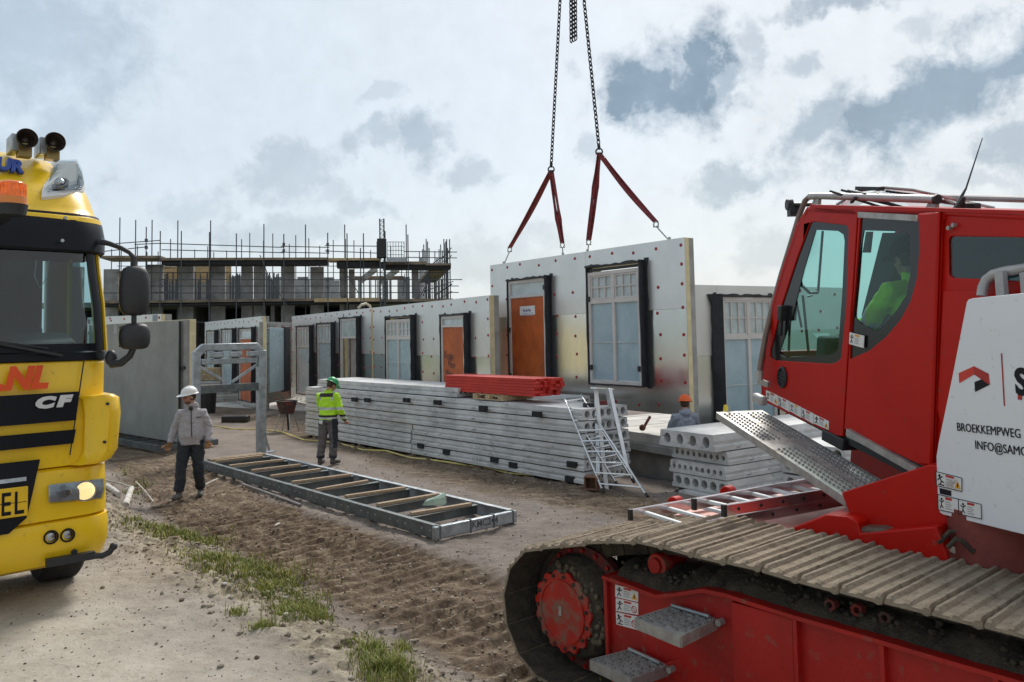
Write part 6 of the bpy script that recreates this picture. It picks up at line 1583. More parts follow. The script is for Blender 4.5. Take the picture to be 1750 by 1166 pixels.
# body edge strip between door and side, sill
k = MB(Mk); k.prism(cpoly([(1384,352),(1392,350),(1611,356),(1750,360),(1750,366),(1611,362),(1392,356)]), -.01, CW+.01); k.build('roof_edge', m_red, crane)
b0 = tk(1308, 690)
k = MB(Mk); k.bx(b0[0]+.05, .9, .03, CW-.05, b0[1]-.0, b0[1]+.05); k.build('cab_floor', m_trim, crane)
k = MB(Mk); xr_, zr_ = tk(1597, 790); k.bx(.70, .80, .05, CW-.05, .05, 1.68); k.build('rear_bulkhead', m_trim, crane)
# rear body box
bx0 = tk(1611, 362); 
rb = [(1611.5,362),(1750,366),(1830,368),(1830,1010),(1640,860),(1597.5,800),(1600.5,700),(1606.5,500)]
rw = [(1622,404),(1700,405),(1800,407),(1800,486),(1700,478),(1625,475),(1618,470),(1617,410)]
k = MB(Mk); k.prism(cpoly(rb), 0.012, .05, [cpoly(rw)]); bs = k.build('rear_body', m_red, crane, bevel=.006)
k = MB(Mk); k.prism(cpoly(rw), .025, .03); k.build('rear_window', glassmat('rear_glass', (.62,.78,.78), .05, .03), bs)
k = MB(Mk); k.prism(cpoly([(1612,496),(1750,500),(1830,503),(1830,1000),(1650,840),(1601,700)]), -.002, .011); k.build('body_panel', m_red, crane, bevel=.008)
xe_ = tk(1830, 500)[0]
k = MB(Mk); k.bx(tk(1611,400)[0]+.02, xe_, CW-.04, CW, -.4, 1.7); k.build('far_side', m_red, crane)
k = MB(Mk); k.bx(bx0[0]-.02, xe_+.02, .0, CW+.02, 1.70, 1.735); k.build('body_roof', m_red, crane, bevel=.01)
k = MB(Mk); k.bx(xe_, xe_+.04, .0, CW, -.8, 1.7); k.build('body_end', m_red, crane)
k = MB(Mk); x_, z_ = tk(1650, 450, .3); k.ell((x_-.25, .30, z_-.12), (.2,.16,.07), 12, 8); k.ell((x_-.05, .34, z_-.05), (.16,.16,.12), 10, 7); k.build('cloth_bundle', mat('teal_cloth', (.05,.22,.25), .8, var=.4, scale=12, bump=.6), bs, smooth=2)
# post: two vertical creases
k = MB(Mk); k.prism(cpoly([(1574,364),(1611,362),(1606,500),(1600,700),(1597,798),(1575,793),(1590,650),(1592,500)]), -.028, -.0005); k.build('corner_post', m_red, crane, bevel=.015)
for px, py in ((1623,390),(1631,385)):
    x, z = tk(px, py); k = MB(Mk); k.cyl((x, .0, z), (0,1,0), .014, .03, 8); k.build('bolt', m_grate, crane)
# front: windscreen, frame posts and lower nose
fr_pts = [tk(*p) for p in ((1381,357),(1364,385),(1338,463),(1318,533),(1307,600),(1303,645),(1303,680),(1308,688))]
k = MB(Mk); k.loft([[(x-.012, y, z) for y in (.045, CW-.045)] for x, z in fr_pts[:5]], cap=False, closed=False); k.build('windscreen', m_cgl, crane)
for y in (0, CW-.06):
    k = MB(Mk)
    for (a, b), (c, d) in zip(fr_pts[:6], fr_pts[1:7]): k.bar((a, y+.03, b), (c, y+.03, d), .06, .04, up=(1,0,0))
    k.build('windscreen_post', m_red, crane)
k = MB(Mk); k.loft([[(x-.02, .0, z), (x-.02, CW, z), (x+.04, CW, z), (x+.04, 0, z)] for x, z in fr_pts[4:]]); k.build('nose', m_red, crane, bevel=.01)
# roof
rz = tk(1392, 352)[1]; rx0 = tk(1384, 352)[0]
k = MB(Mk); k.bx(rx0, rx0+.12, 0, CW, rz-.05, rz+.01); k.bx(.05, bx0[0]+.02, 0, CW, rz-.05, rz+.01); k.bx(rx0+.12, .05, 0, .1, rz-.05, rz+.01); k.bx(rx0+.12, .05, CW-.1, CW, rz-.05, rz+.01); k.build('cab_roof', m_red, crane)
k = MB(Mk); k.bx(rx0+.12, .05, .1, CW-.1, rz-.02, rz-.012); k.build('roof_window', m_cgl, crane)
k = MB(Mk); k.bx(tk(1467,366)[0], tk(1570,366)[0], -.006, .03, tk(1500,374)[1], tk(1500,364)[1]); k.build('door_track', m_grate, crane)
# lower rail under the side
a, b = tk(1452, 738), tk(1572, 800); k = MB(Mk); k.bar((a[0], -.005, a[1]-.0), (b[0], -.005, b[1]-.02), .05, .05); k.bar((a[0], .1, a[1]-.07), (b[0], .1, b[1]-.09), .1, .03); k.build('slide_rail', m_grate, crane)
k = MB(Mk); k.bx(-.28, .0, -.02, .5, -.12, -.03); k.build('cab_mount', m_black, crane, bevel=.01)
k = MB(Mk); k.bx(-.2, 1.0, .2, 1.0, -.35, -.1); k.build('cab_base', m_redd, crane)
# vent
x, z = tk(1338, 645); k = MB(Mk)
for (r1, r2, yy, mm_) in (((.085),(.085),0,m_mat),):
    k.loft([[(x + .072*s_*math.cos(6.2832*i/24), yv, z + .095*s_*math.sin(6.2832*i/24)) for i in range(24)] for s_, yv in ((1,-.001),(1,-.014),(.85,-.022),(.8,-.006))])
v_ = k.build('vent', m_mat, crane, smooth=True, ang=40)
for i in range(3): k = MB(Mk); k.bx(x-.045, x+.045, -.019, -.006, z-.04+i*.035, z-.03+i*.035); k.build('vent_slat', m_black, v_)
# bottom stickers and door sticker
ck = lambda a, b: tk(a, b)
L5 = [(1310,667,1330,676),(1331,677,1350,686),(1351,687,1370,696),(1371,697,1391,707),(1392,708,1417,720)]
for i, (a, b, c, d) in enumerate(L5):
    sticker([(a,b),(c,d),(c,d+18 if i < 4 else d+15),(a,b+16)], Mk, ck, -.001, i % 2, i in (0, 4), head=m_amb if i == 2 else m_lred)
sticker([(1453,568),(1478,574),(1477,595),(1452,588)], Mk, ck, -.002, 0, False, head=m_amb)
# grab rail round the front and the roof
A = [Mki @ P(*p) for p in ((1600,341,5.45),(1500,338,6.1),(1400,335,6.85),(1384,336,6.95),(1376,343,7.0),(1366,368,7.05),(1352,415,7.1),(1335,470,7.15),(1320,525,7.2),(1308,575,7.22),(1301,615,7.25),(1298,634,7.25))]
k = MB(Mk); k.path(A[:4], .030, n=12); k.build('roof_rail', m_tubeg, crane, smooth=True)
k = MB(Mk); k.path(A[3:], .024, n=12); k.build('front_guard', mat('guard_brown', (.22,.16,.14), .4, .4, var=.2), crane, smooth=True)
for (px, py, q) in ((1397,340,6.87),(1596,345,5.5)):
    k = MB(Mk); a = Mki @ P(px, py, q); k.bx(a.x-.03, a.x+.03, a.y-.01, a.y+.02, a.z-.13, a.z); k.bar(a + Vector((-.02,0,-.0)), a + Vector((-.10,0,-.12)), .02, .03); k.build('rail_bracket', m_tubeg, crane)
k = MB(Mk); a = Mki @ P(1601, 341, 5.44); k.cyl(a, (1,0,0), .034, .02, 14); k.build('rail_end', m_black, crane)
k = MB(Mk); a = Mki @ P(1298,634,7.25); b = Mki @ P(1297,652,7.25); k.tube(a, b, .034); k.bar(b, b + Vector((.12,.03,0)), .03, .05); k.build('guard_socket', m_grate, crane)
k = MB(Mk); a = Mki @ P(1305, 684, 6.9); k.cb(a + Vector((-.03,-.02,0)), (.16,.07,.08)); k.build('corner_lamp', m_tubeg, crane, bevel=.02)
for (p, q, r_) in (((1617,337,6.6),(1760,341,5.9),.026),((1618,341,6.4),(1640,350,6.2),.02)):
    k = MB(); k.tube(P(*p), P(*q), r_, n=10); k.build('far_rail', m_tubeg, crane, smooth=True)
# clutter on the roof: wipers, lamps, aerial
sticks = [((1419,327),(1505,354)),((1438,325),(1546,355)),((1450,326),(1480,332)),((1466,322),(1507,323)),((1500,325),(1500,334)),((1515,327),(1560,333)),((1470,338),(1530,352)),((1600,343),(1662,352)),((1660,350),(1664,360)),((1455,346),(1462,338))]
for i, ((a, b), (c, d)) in enumerate(sticks):
    k = MB(); k.bar(P(a, b, 6.6-.02*i), P(c, d, 6.2+.01*i), .022 if i not in (3, 7) else .05, .018 if i not in (3,7) else .03); k.build('roof_wiper', m_black, crane)
k = MB(); k.path([P(1430,350,6.5), P(1470,326,6.5), P(1510,321,6.4), P(1560,325,6.3), P(1640,343,6.2), P(1700,356,6.1)], .012, n=6); k.build('roof_guard_wire', m_tubeg, crane)
rr = []
k = MB()
q = [P(1440,346,6.4), P(1508,322,6.45), P(1600,330,6.2), P(1700,356,6.0)]; k.loft([[p, p + Vector((.1, .5, -.03))] for p in q], cap=False, closed=False); k.build('roof_dome', m_lens, crane, smooth=2)
k = MB(Mk); a = Mki @ P(1636, 362, 5.4); k.tube(a, a + Vector((.05,0,.10)), .04, .012); b = Mki @ P(1651, 322, 5.4); c = Mki @ P(1679, 236, 5.42); k.tube(a + Vector((0,0,.06)), b, .014, .007, 6); k.tube(b, c, .006, .003, 6); k.build('aerial', m_black, crane)
k = MB(Mk); a = Mki @ P(1642, 352, 5.4); k.cb(a + Vector((0,.05,0)), (.2,.05,.045)); k.build('aerial_bracket', m_black, crane, bevel=.01)
k = MB(); k.tube(P(1347,350,7.2), P(1392,350,7.0), .018); k.cyl(P(1349,350,7.2), (1,0,0), .05, .05, 14); k.cb(P(1357,360,7.18), (.1,.08,.1)); k.build('work_lamp', m_black, crane)
# interior
k = MB(Mk); k.bx(-.12, .33, .28, .76, .45, .62); k.bx(.27, .39, .28, .76, .62, 1.35); k.build('operator_seat', mat('seat_black', (.02,.022,.025), .9), crane, bevel=.05)
k = MB(Mk); k.bx(fr_pts[3][0]+.05, fr_pts[3][0]+.30, .15, CW-.3, .1, .38); k.build('console', m_trim, crane, bevel=.03)
for y in (.25, .6): k = MB(Mk); k.bx(-.3, .15, y-.09+.0, y-.02, .3, .62); k.build('arm_console', m_trim, crane, bevel=.02)
for (p, q) in (((1366,395),(1350,500)),((1371,395),(1360,480)),((1406,395),(1398,500)),((1350,540),(1348,600)),((1388,505),(1380,507)),((1360,510),(1370,560)),((1372,505),(1382,605))):
    k = MB(Mk); a = Mki @ P(*p, 7.15); b = Mki @ P(*q, 7.15); k.bar(a, b, .018, .014); k.build('wiper', m_black, crane)
k = MB(Mk); k.path([Mki @ P(1398,500,7.1), Mki @ P(1384,501,7.1), Mki @ P(1370,488,7.1), Mki @ P(1366,470,7.1)], .014, n=6); k.build('wiper', m_black, crane)
k = MB(Mk); k.prism([tk(1508,398,.2-CW),tk(1545,398,.2-CW),tk(1500,560,.2-CW),tk(1472,540,.2-CW)], CW-.20, CW-.12); k.build('far_pillar', m_trim, crane)
k = MB(Mk); k.prism([tk(1480,396,.1-CW), tk(1486,396,.1-CW), tk(1482,432,.1-CW), tk(1474,432,.1-CW)], CW-.10, CW-.06); k.build('far_pillar', m_trim, crane)
k = MB(Mk); a = Mki @ P(1345, 535, 7.0); k.cb(a, (.06,.16,.13)); k.cb(a + Vector((0,-.05,-.12)), (.03,.03,.16)); k.build('monitor', m_black, crane, bevel=.01)
k = MB(Mk); a = Mki @ P(1412, 582, 6.7); k.cb(a, (.2,.14,.01), Matrix.Rotation(.4, 3, 'Y')); k.build('paper', m_tape, crane)
k = MB(Mk); a = Mki @ P(1420, 596, 6.6); k.cb(a, (.14,.2,.2)); k.build('pedal_box', m_trim, crane, bevel=.03)

# ---------------- walkway plate beside the cab
A1 = tk(1225, 705, .45); B1 = tk(1448, 852, .45)
Mpw = Mk; zA_ = (A1[1]+B1[1])/2 ; dzx = (B1[1]-A1[1])/(B1[0]-A1[0])
def pw(u, v, h=0.0): x = A1[0] + (B1[0]-A1[0])*u; return Vector((x, -.45 + .45*v, A1[1] + (B1[1]-A1[1])*u + h))
k = MB(Mk); k.loft([[pw(0,0,-.008), pw(0,1,-.008), pw(1,1,-.008), pw(1,0,-.008)], [pw(0,0), pw(0,1), pw(1,1), pw(1,0)]]); KW = k
k = MB(Mk); k.bar(pw(0,0,-.028), pw(1,0,-.028), .012, .06); k.bar(pw(1,0,-.028), pw(1,1,-.028), .012, .06); k.bar(pw(0,0,-.028), pw(0,1,-.028), .012, .06); KE = k
k = KW; L_ = (pw(1,0)-pw(0,0)).length; nxn = int(L_/.048)
for i in range(nxn):
    for j in range(9):
        u = (i+.5)/nxn; v = (j + .5 + (.5 if i % 2 else 0)*.0)/9
        if .41 < u < .50 or u < .03 or u > .94 or abs(v-.5) < .02: continue
        c = pw(u, .04 + v*.92); k.tube(c + Vector((0,0,-.001)), c + Vector((0,0,.010)), .012, .009, 6, cap=False)
k.m = 1
for i in range(nxn):
    for j in range(9):
        u = (i+.5)/nxn; v = (j + .5)/9
        if .41 < u < .50 or u < .03 or u > .94 or abs(v-.5) < .02: continue
        c = pw(u, .04 + v*.92); k.tube(c + Vector((0,0,.0015)), c + Vector((0,0,.0022)), .0085, n=6)
wk = k.build('walkway', [m_grate, m_dark], crane); KE.build('walkway_edge', m_grate, wk)

# ---------------- white engine cover
aw, ew = R(9.5), R(-1.7)
fW = Vector((-math.sin(aw)*math.cos(ew), math.cos(aw)*math.cos(ew), math.sin(ew))); yW = Vector((math.cos(aw), math.sin(aw), 0)); xW = -fW; zW = xW.cross(yW); OW = P(1640, 700, 4.75)
Mw = Matrix.Identity(4)
for i in range(3): Mw[i][0] = xW[i]; Mw[i][1] = yW[i]; Mw[i][2] = zW[i]; Mw[i][3] = OW[i]
Mwi = Mw.inverted()
def tw(px, py): q = Mwi @ ON(px, py, OW, yW); return (q.x, q.z)
cov = [tw(*p) for p in ((1652,516),(1655,512),(1662,510),(1750,501),(1900,486),(1900,956),(1750,914),(1612,880),(1606,876),(1603,868),(1600,780),(1604,755),(1628,640))]
k = MB(Mw); k.prism(cov, 0, .9); cv = k.build('engine_cover', m_wht, crane, bevel=.02, seg=3)
def wpoly(l, m, nm, dy=.002, th=.001): k = MB(Mw); k.prism([tw(*p) for p in l], -dy-th, -dy); return k.build(nm, m, cv)
m_logor = mat('logo_red', (.62,.035,.02), .4); m_logod = mat('logo_dark_red', (.42,.02,.015), .4)
wpoly([(1639,638),(1665,626),(1665,640),(1640,655)], m_logor, 'logo'); wpoly([(1665,626),(1690,639),(1692,658),(1665,640)], m_logod, 'logo')
wpoly([(1667,652),(1691,656),(1667,670)], m_blk, 'logo') if False else wpoly([(1666,653),(1679,648),(1691,658),(1667,670)], m_blk, 'logo')
wpoly([(1711,604),(1713,604),(1718,694),(1716,694)], m_logod, 'logo_line')
def wtext(s, px, py, size, m, sx=1, bold=0):
    x, z = tw(px, py); return text(s, Mw @ T(x, -.0035, z) @ RX(R(90)), size, m, cv, 'lettering', .0008, bold, sx=sx)
x1_, x2_ = tw(1636,735)[0], tw(1746,750)[0]
wtext('BROEKKEMPWEG', 1636, 736, .068, m_blk, sx=.90)
wtext('INFO@SAMO', 1667, 767, .068, m_blk, sx=.93)
wtext('S', 1737, 673, .19, m_blk, bold=.008); wpoly([(1740,674),(1747,675),(1747,684),(1740,683)], m_logod, 'logo')
cwv = lambda a, b: tw(a, b)
sticker([(1601,806),(1645,817),(1645,840),(1602,830)], Mw, cwv, -.0005, 1, True, parent=cv)
wpoly([(1606,834),(1626,839),(1626,848),(1607,844)], m_blk, 'id_plate')
sticker([(1604,845),(1638,853),(1639,880),(1605,871)], Mw, cwv, -.0005, 0, False, parent=cv)
sticker([(1640,854),(1678,862),(1679,887),(1641,880)], Mw, cwv, -.0005, 0, False, parent=cv)
for (pa, pb) in (((1601,806),(1645,817)),((1645,817),(1645,840)),((1602,830),(1645,840)),((1604,845),(1678,862)),((1639,853),(1640,880)),((1605,871),(1679,887)),((1604,845),(1605,871)),((1678,862),(1679,887)),((1601,806),(1602,830))):
    a, b = tw(*pa), tw(*pb); k = MB(Mw); k.bar((a[0], -.0055, a[1]), (b[0], -.0055, b[1]), .004, .0015, up=(0,1,0)); k.build('label_outline', m_blk, cv)
k = MB(Mw); q = Mwi @ P(1604, 874, 4.9); k.cyl(q + Vector((.03,.1,-.0)), (1,0,0), .05, .1, 16); k.build('rubber_buffer', m_black, crane)
# rail on top of the cover
A = [Mwi @ P(*p) for p in ((1678,506,4.75),(1680,492,4.75),(1686,478,4.74),(1698,469,4.70),(1718,464,4.62),(1760,458,4.5),(1850,450,4.2))]
k = MB(Mw); k.path(A, .030, n=12); k.build('cover_rail', m_tubeg, crane, smooth=True)
for px in (1707, 1750): k = MB(Mw); a = Mwi @ P(px, 466, 4.62 if px < 1740 else 4.5); k.bx(a.x-.012, a.x+.05, a.y-.02, a.y+.01, a.z-.2, a.z); k.build('rail_post', m_tubeg, crane)
k = MB(); k.ell(P(1747, 436, 4.9), (.09,.1,.075), 14, 10); k.bar(P(1722,432,4.95), P(1740,430,4.92), .06, .05); k.build('mirror', m_black, crane, smooth=True, ang=60)
k = MB(); k.bx(*[v for a, b in zip((P(1726,480,5.05)), (P(1750,480,5.05)+Vector((0,.2,.2)))) for v in (a, b)]); k.build('filter_box', m_black, crane)
k = MB(Mw); k.bx(-.9, 2.6, .9, 2.4, -.9, -.35); k.build('machine_deck', m_redd, crane)
k = MB(Mw); k.bx(.2, 2.6, .92, 2.4, -.35, .5); k.build('far_cover', m_wht, crane, bevel=.03)

# ---------------- long ladder lying on the crane deck
m_pink = mat('ladder_alu', (.78,.70,.71), .22, .9, var=.1, scale=10)  # aluminium tinted pink: reflection of the red crane painted into the colour
def lying(name, label, a, b, c, d, n, r1, r0=.5):
    """near rail a-b, far rail c-d (world points)"""
    t = thing(name, label, 'ladder', Matrix.Translation(a))
    for p, q in ((a, b), (c, d)):
        k = MB(); k.bar(p, q, .028, .078); o = k.build('rail', m_pink, t, bevel=.004, seg=1)
        k = MB(); e = (q-p).normalized(); k.bar(p - e*.006, p + e*.02, .032, .082); k.build('end_cap', m_black, t)
        k = MB(); nn = Vector((e.y, -e.x, 0)).normalized()
        if nn.y > 0: nn = -nn
        for i in range(n): u = p.lerp(q, (i+.6)/n); k.cyl(u + nn*.016, nn, .012, .006, 8)
        k.build('rung_rivet', m_black, t)
    for i in range(n):
        k = MB(); k.bar(a.lerp(b, (i+.6)/n), c.lerp(d, (i+.6)/n), .032, .028); k.build('rung', m_tape, t, bevel=.005, seg=1)
    return t
zL = zd + .06
def tilt(p, q): return p, q
g1, g2 = G(1076, 880, zL), G(1395, 823, zL+.02)
m1, m2_ = G(1244, 892, zL), G(1439, 856, zL+.02); e_l = (m2_-m1).normalized(); w_ = m1 + e_l*((g1-m1).dot(e_l))
w2_ = m1 + e_l*((g2-m1).dot(e_l) + .1)
la = lying('ladder', 'long aluminium ladder lying on the red crane deck, the lower section reaching furthest left', w_, w2_, g1, g2, 9, 0)
h1, h2 = G(1236, 873, zL+.14), G(1452, 838, zL+.14)
j1, j2 = G(1185, 862, zL+.14), G(1400, 822, zL+.14)
lb_ = lying('ladder', 'shorter aluminium ladder section stacked on the one lying on the crane deck', h1, h2, j1, j2, 6, 0)
# ---------------------------------------------------------------- people
def remesh(mb, name, m, parent, vox, sm=4, color=None, disp=None):
    k = mb; me = bpy.data.meshes.new(name); me.from_pydata([tuple(p) for p in k.v], [], k.f)
    bm = bmesh.new(); bm.from_mesh(me); bmesh.ops.recalc_face_normals(bm, faces=bm.faces); bm.to_mesh(me); bm.free()
    o = bpy.data.objects.new(name, me); COL.objects.link(o)
    r_ = o.modifiers.new('r', 'REMESH'); r_.mode = 'VOXEL'; r_.voxel_size = vox; r_.use_smooth_shade = True
    s_ = o.modifiers.new('s', 'SMOOTH'); s_.factor = .5; s_.iterations = sm
    dg = bpy.context.evaluated_depsgraph_get(); m2 = bpy.data.meshes.new_from_object(o.evaluated_get(dg)); bpy.data.objects.remove(o)
    if disp:
        for v in m2.vertices: v.co += v.normal*disp(v.co)
    mats = m if isinstance(m, (list, tuple)) else [m]
    m2.materials.clear()
    for q in mats: m2.materials.append(q)
    if color: m2.polygons.foreach_set('material_index', [color(p.center) for p in m2.polygons])
    m2.polygons.foreach_set('use_smooth', [True]*len(m2.polygons))
    m2.name = name; o = bpy.data.objects.new(name, m2); COL.objects.link(o); o.parent = parent; FR[o.name] = FR[parent.name]; return o
V3 = Vector
def hand(k, wr, el, curl=.5, side=1, s=1.0, palm=None):
    """five fingered hand at the wrist, pointing on from the elbow"""
    d = (wr - el).normalized(); a = palm or V3((0, 1, 0)); w_ = d.cross(a).normalized()*side; a = w_.cross(d).normalized()*side   # w_: across the palm, towards the thumb
    k.path([wr - d*.01, wr + d*.03, wr + d*.065, wr + d*.088], .03, n=10, rs=[.026*s, .034*s, .038*s, .034*s], sq=.62)
    for i, (off, ln) in enumerate(((.030, .070), (.010, .078), (-.011, .073), (-.031, .058))):
        b = wr + d*.080 + w_*off*s; c1 = curl*.6; p = [b]
        ang = 0
        for seg_, f in ((ln*.45, .7), (ln*.32, 1.2), (ln*.25, 1.2)):
            ang += curl*f; p.append(p[-1] + (d*math.cos(ang) + a*math.sin(ang))*seg_*s)
        k.path(p, .009*s, n=7, rs=[.0105*s, .0100*s, .0090*s, .0070*s])
    b = wr + d*.028 + w_*.028*s
    k.path([b, b + (d*.6 + w_*.7 + a*.2)*.035*s, b + (d*.9 + w_*.75 + a*.45)*.06*s, b + (d*1.25 + w_*.7 + a*.7)*.068*s], .01, n=7, rs=[.013*s, .0125*s, .011*s, .008*s])
def head(k, c, yaw, pitch, s=1.0):
    """head at c (centre of the skull), facing +y turned by yaw"""
    Mh = Matrix.Translation(c) @ RZ(yaw) @ RX(pitch); m3 = Mh.to_3x3()
    def e(p, r): k.ell(Mh @ V3(p), r, 16, 12, m3)
    e((0,-.012,.025), (.077,.096,.088)); e((0,.022,-.035), (.060,.070,.075)); e((0,.058,-.075), (.034,.032,.028))
    e((0,.078,.030), (.050,.018,.014)); e((0,.074,-.052), (.026,.020,.012)); e((0,.073,-.062), (.022,.018,.010))
    k.path([Mh @ V3((0,.088,.022)), Mh @ V3((0,.104,-.006)), Mh @ V3((0,.108,-.022)), Mh @ V3((0,.092,-.03))], .012, n=8, rs=[.009,.012,.015,.011])
    for q in (-1, 1):
        e((q*.042,.060,-.020), (.022,.020,.018)); e((q*.078,-.008,-.008), (.010,.020,.032))
    return Mh
def person(label, Mp_, J, parts, cols, cat='person'):
    """J: joint positions in the figure's frame (x to the figure's right, y forward)"""
    t = thing('person', label, cat, Mp_)
    g = {a: V3(b) for a, b in J.items() if isinstance(b, tuple)}
    skin = mat('skin', (.42,.23,.165), .55, col2=(.36,.17,.12), scale=20)
    # one continuous body
    k = MB(); Mh = head(k, g['head'], J['yaw'], J['pitch'])
    k.path([g['neck'] - V3((0,0,.06)), g['neck'], g['head'] + Mh.to_3x3() @ V3((0,-.02,-.05))], .055, n=12, rs=[.062,.056,.056])
    sh = (g['shr']+g['shl'])/2; hp_ = (g['hpr']+g['hpl'])/2
    k.path([hp_ - V3((0,0,.04)), hp_.lerp(sh,.35), hp_.lerp(sh,.75), sh + V3((0,0,.02)), g['neck']], .1, n=14, rs=[.10,.09,.095,.085,.045])
    for a in 'rl':
        k.path([g['sh'+a].lerp(sh,.4), g['sh'+a], g['sh'+a].lerp(g['el'+a],.35), g['el'+a], g['el'+a].lerp(g['wr'+a],.35), g['wr'+a]], .04, n=10, rs=[.045,.045,.042,.036,.038,.026])
        hand(k, g['wr'+a], g['el'+a], J['curl'+a], 1 if a == 'r' else -1, palm=J.get('palm'+a))
        k.path([g['hp'+a], g['hp'+a].lerp(g['kn'+a],.4), g['kn'+a], g['kn'+a].lerp(g['an'+a],.35), g['an'+a]], .07, n=12, rs=[.085,.078,.055,.055,.038])
        f_ = g['toe'+a] - g['an'+a]; f_.z = 0; f_.normalize(); k.path([g['an'+a], g['an'+a]+V3((0,0,-.04))+f_*.03, g['toe'+a]], .035, n=8, rs=[.036,.035,.025])
    wr_ = (g['wrr'], g['wrl'])
    body = remesh(k, 'body', skin, t, .0068, 2)
    # eyes
    for q in (-1, 1):
        k = MB(Mp_); k.T = Mp_ @ Mh; k.ell((q*.030,.074,.008), (.012,.010,.009), 10, 8); k.build('eye', mat('eye_dark', (.05,.035,.03), .2), t, smooth=2)
        k = MB(Mp_ @ Mh); k.path([(q*.014,.090,.030), (q*.032,.088,.034), (q*.048,.076,.028)], .004, n=6); k.build('eyebrow', mat('hair_brown', (.06,.035,.02), .8), t)
    k = MB(Mp_ @ Mh); k.path([(-.022,.086,-.056), (0,.094,-.055), (.022,.086,-.056)], .0035, n=6); k.build('mouth', mat('lip', (.30,.11,.09), .5), t)
    # hair as a cap below the helmet
    k = MB(Mh); k.ell((0,-.026,.022), (.083,.092,.086), 18, 12); hm = []
    for i in range(len(k.v)):
        pass
    k2 = MB(Mp_ @ Mh); k2.ell((0,-.030,.018), (.0835,.090,.092), 18, 12); k2.build('hair', cols.get('hair', MATS.get('hair_brown') or mat('hair_brown', (.06,.035,.02), .8)), t, smooth=2)
    if J.get('beard'):
        k2 = MB(Mp_ @ Mh); k2.ell((0,.034,-.072), (.058,.056,.042), 16, 10); k2.ell((0,.080,-.040), (.026,.018,.008), 12, 6); k2.build('beard', mat('stubble', (.16,.085,.055), .9), t, smooth=2)
    # helmet
    if cols['helmet'] is None: cols['helmet'] = m_brn
    hc = V3((0,-.012,.062)); k = MB(Mp_ @ Mh); rr = []
    for j in range(9):
        a = (math.pi/2)*j/8; rr.append([(hc.x + .118*math.cos(a)**.8*math.cos(6.2832*i/28), hc.y + .138*math.cos(a)**.8*math.sin(6.2832*i/28), hc.z + .118*math.sin(a)) for i in range(28)] if j < 8 else [(hc.x + .004*math.cos(6.2832*i/28), hc.y + .004*math.sin(6.2832*i/28), hc.z+.119) for i in range(28)])
    k.loft(rr); hl = k.build('hard_hat', cols['helmet'], t, smooth=True, ang=70)
    k = MB(Mp_ @ Mh); A = []
    for i in range(28):
        a = 6.2832*i/28; c, s_ = math.cos(a), math.sin(a); ex = .018 + (.062*max(0, s_)**1.5); A.append([(hc.x + .116*c, hc.y + .136*s_, hc.z), (hc.x + (.116+ex*.7)*c, hc.y + (.136+ex)*s_, hc.z - .010 - .012*max(0, s_)), (hc.x + (.116+ex*.7)*c, hc.y + (.136+ex)*s_, hc.z - .005 - .012*max(0, s_)), (hc.x + .117*c, hc.y + .137*s_, hc.z + .008)])
    A.append(A[0]); k.loft(A, cap=False); k.build('hat_brim', cols['helmet'], hl, smooth=True)
    k = MB(Mp_ @ Mh); k.path([(0, hc.y-.125, hc.z+.035), (0, hc.y-.07, hc.z+.105), (0, hc.y+.0, hc.z+.124), (0, hc.y+.08, hc.z+.10), (0, hc.y+.128, hc.z+.035)], .010, n=6); k.build('hat_ridge', cols['helmet'], hl, smooth=True)
    k = MB(Mp_ @ Mh); k.ring((0,-.02,.055), (0,0,1), .088, .080, .03, 24); k.build('hat_band', m_black, hl)
    fold = lambda amp, sc: (lambda p: amp*noise.noise(V3((p.x*sc, p.y*sc, p.z*sc*1.6))) + amp*.5*noise.noise(V3((p.x*sc*2.4+3, p.y*sc*2.4, p.z*sc*3.2))))
    # jacket / hoodie
    k = MB(); b = J.get('belly', 0)
    low = hp_ + V3((0, .005, J.get('hem', .05)))
    def R_(c, rx, ry): c = V3(c); ax = J.get('tw', 0); return [c + V3((rx*math.cos(t)*math.cos(ax) - ry*math.sin(t)*math.sin(ax), rx*math.cos(t)*math.sin(ax) + ry*math.sin(t)*math.cos(ax), 0)) for t in [6.2832*i/24 for i in range(24)]]
    k.loft([R_(low, .190+b*.3, .145+b*.4), R_(low + V3((0,0,.05)), .182+b*.5, .14+b*.6), R_(low.lerp(sh,.35) + V3((0,b*.5,0)), .178+b*.8, .132+b), R_(low.lerp(sh,.62), .190+b*.3, .132+b*.4), R_(low.lerp(sh,.85), .192, .125), R_(sh + V3((0,0,.0)), .155, .105), R_(sh + V3((0,-.01,.05)), .10, .082), R_(g['neck'] + V3((0,-.008,.0)), .072, .072)])
    for a in 'rl':
        wr = g['wr'+a].lerp(g['el'+a], .04)
        k.path([g['sh'+a].lerp(sh,.5), g['sh'+a], g['sh'+a].lerp(g['el'+a],.4), g['el'+a], g['el'+a].lerp(wr,.5), wr], .06, n=12, rs=[.08,.084,.076,.070,.062,.046])
    if 'hood' in parts:
        k.ell(g['neck'] + V3((0,-.075,.0)), (.105,.055,.075), 16, 10); k.ring(g['neck'] + V3((0,-.03,-.005)), (0,-.35,1), .108, .078, .06, 24)
    else:
        k.ring(g['neck'] + V3((0,-.005,.02)), (0,-.1,1), .080, .064, .055, 24)
    jk = remesh(k, 'jacket', cols['jacket'], t, .0115, 3, cols.get('jcol'), fold(.013, 9))
    # trousers
    k = MB(); k.loft([R_(hp_ + V3((0,0,-.06)), .165, .125), R_(hp_, .175, .13), R_(hp_ + V3((0,0,.10)), .165, .12)])
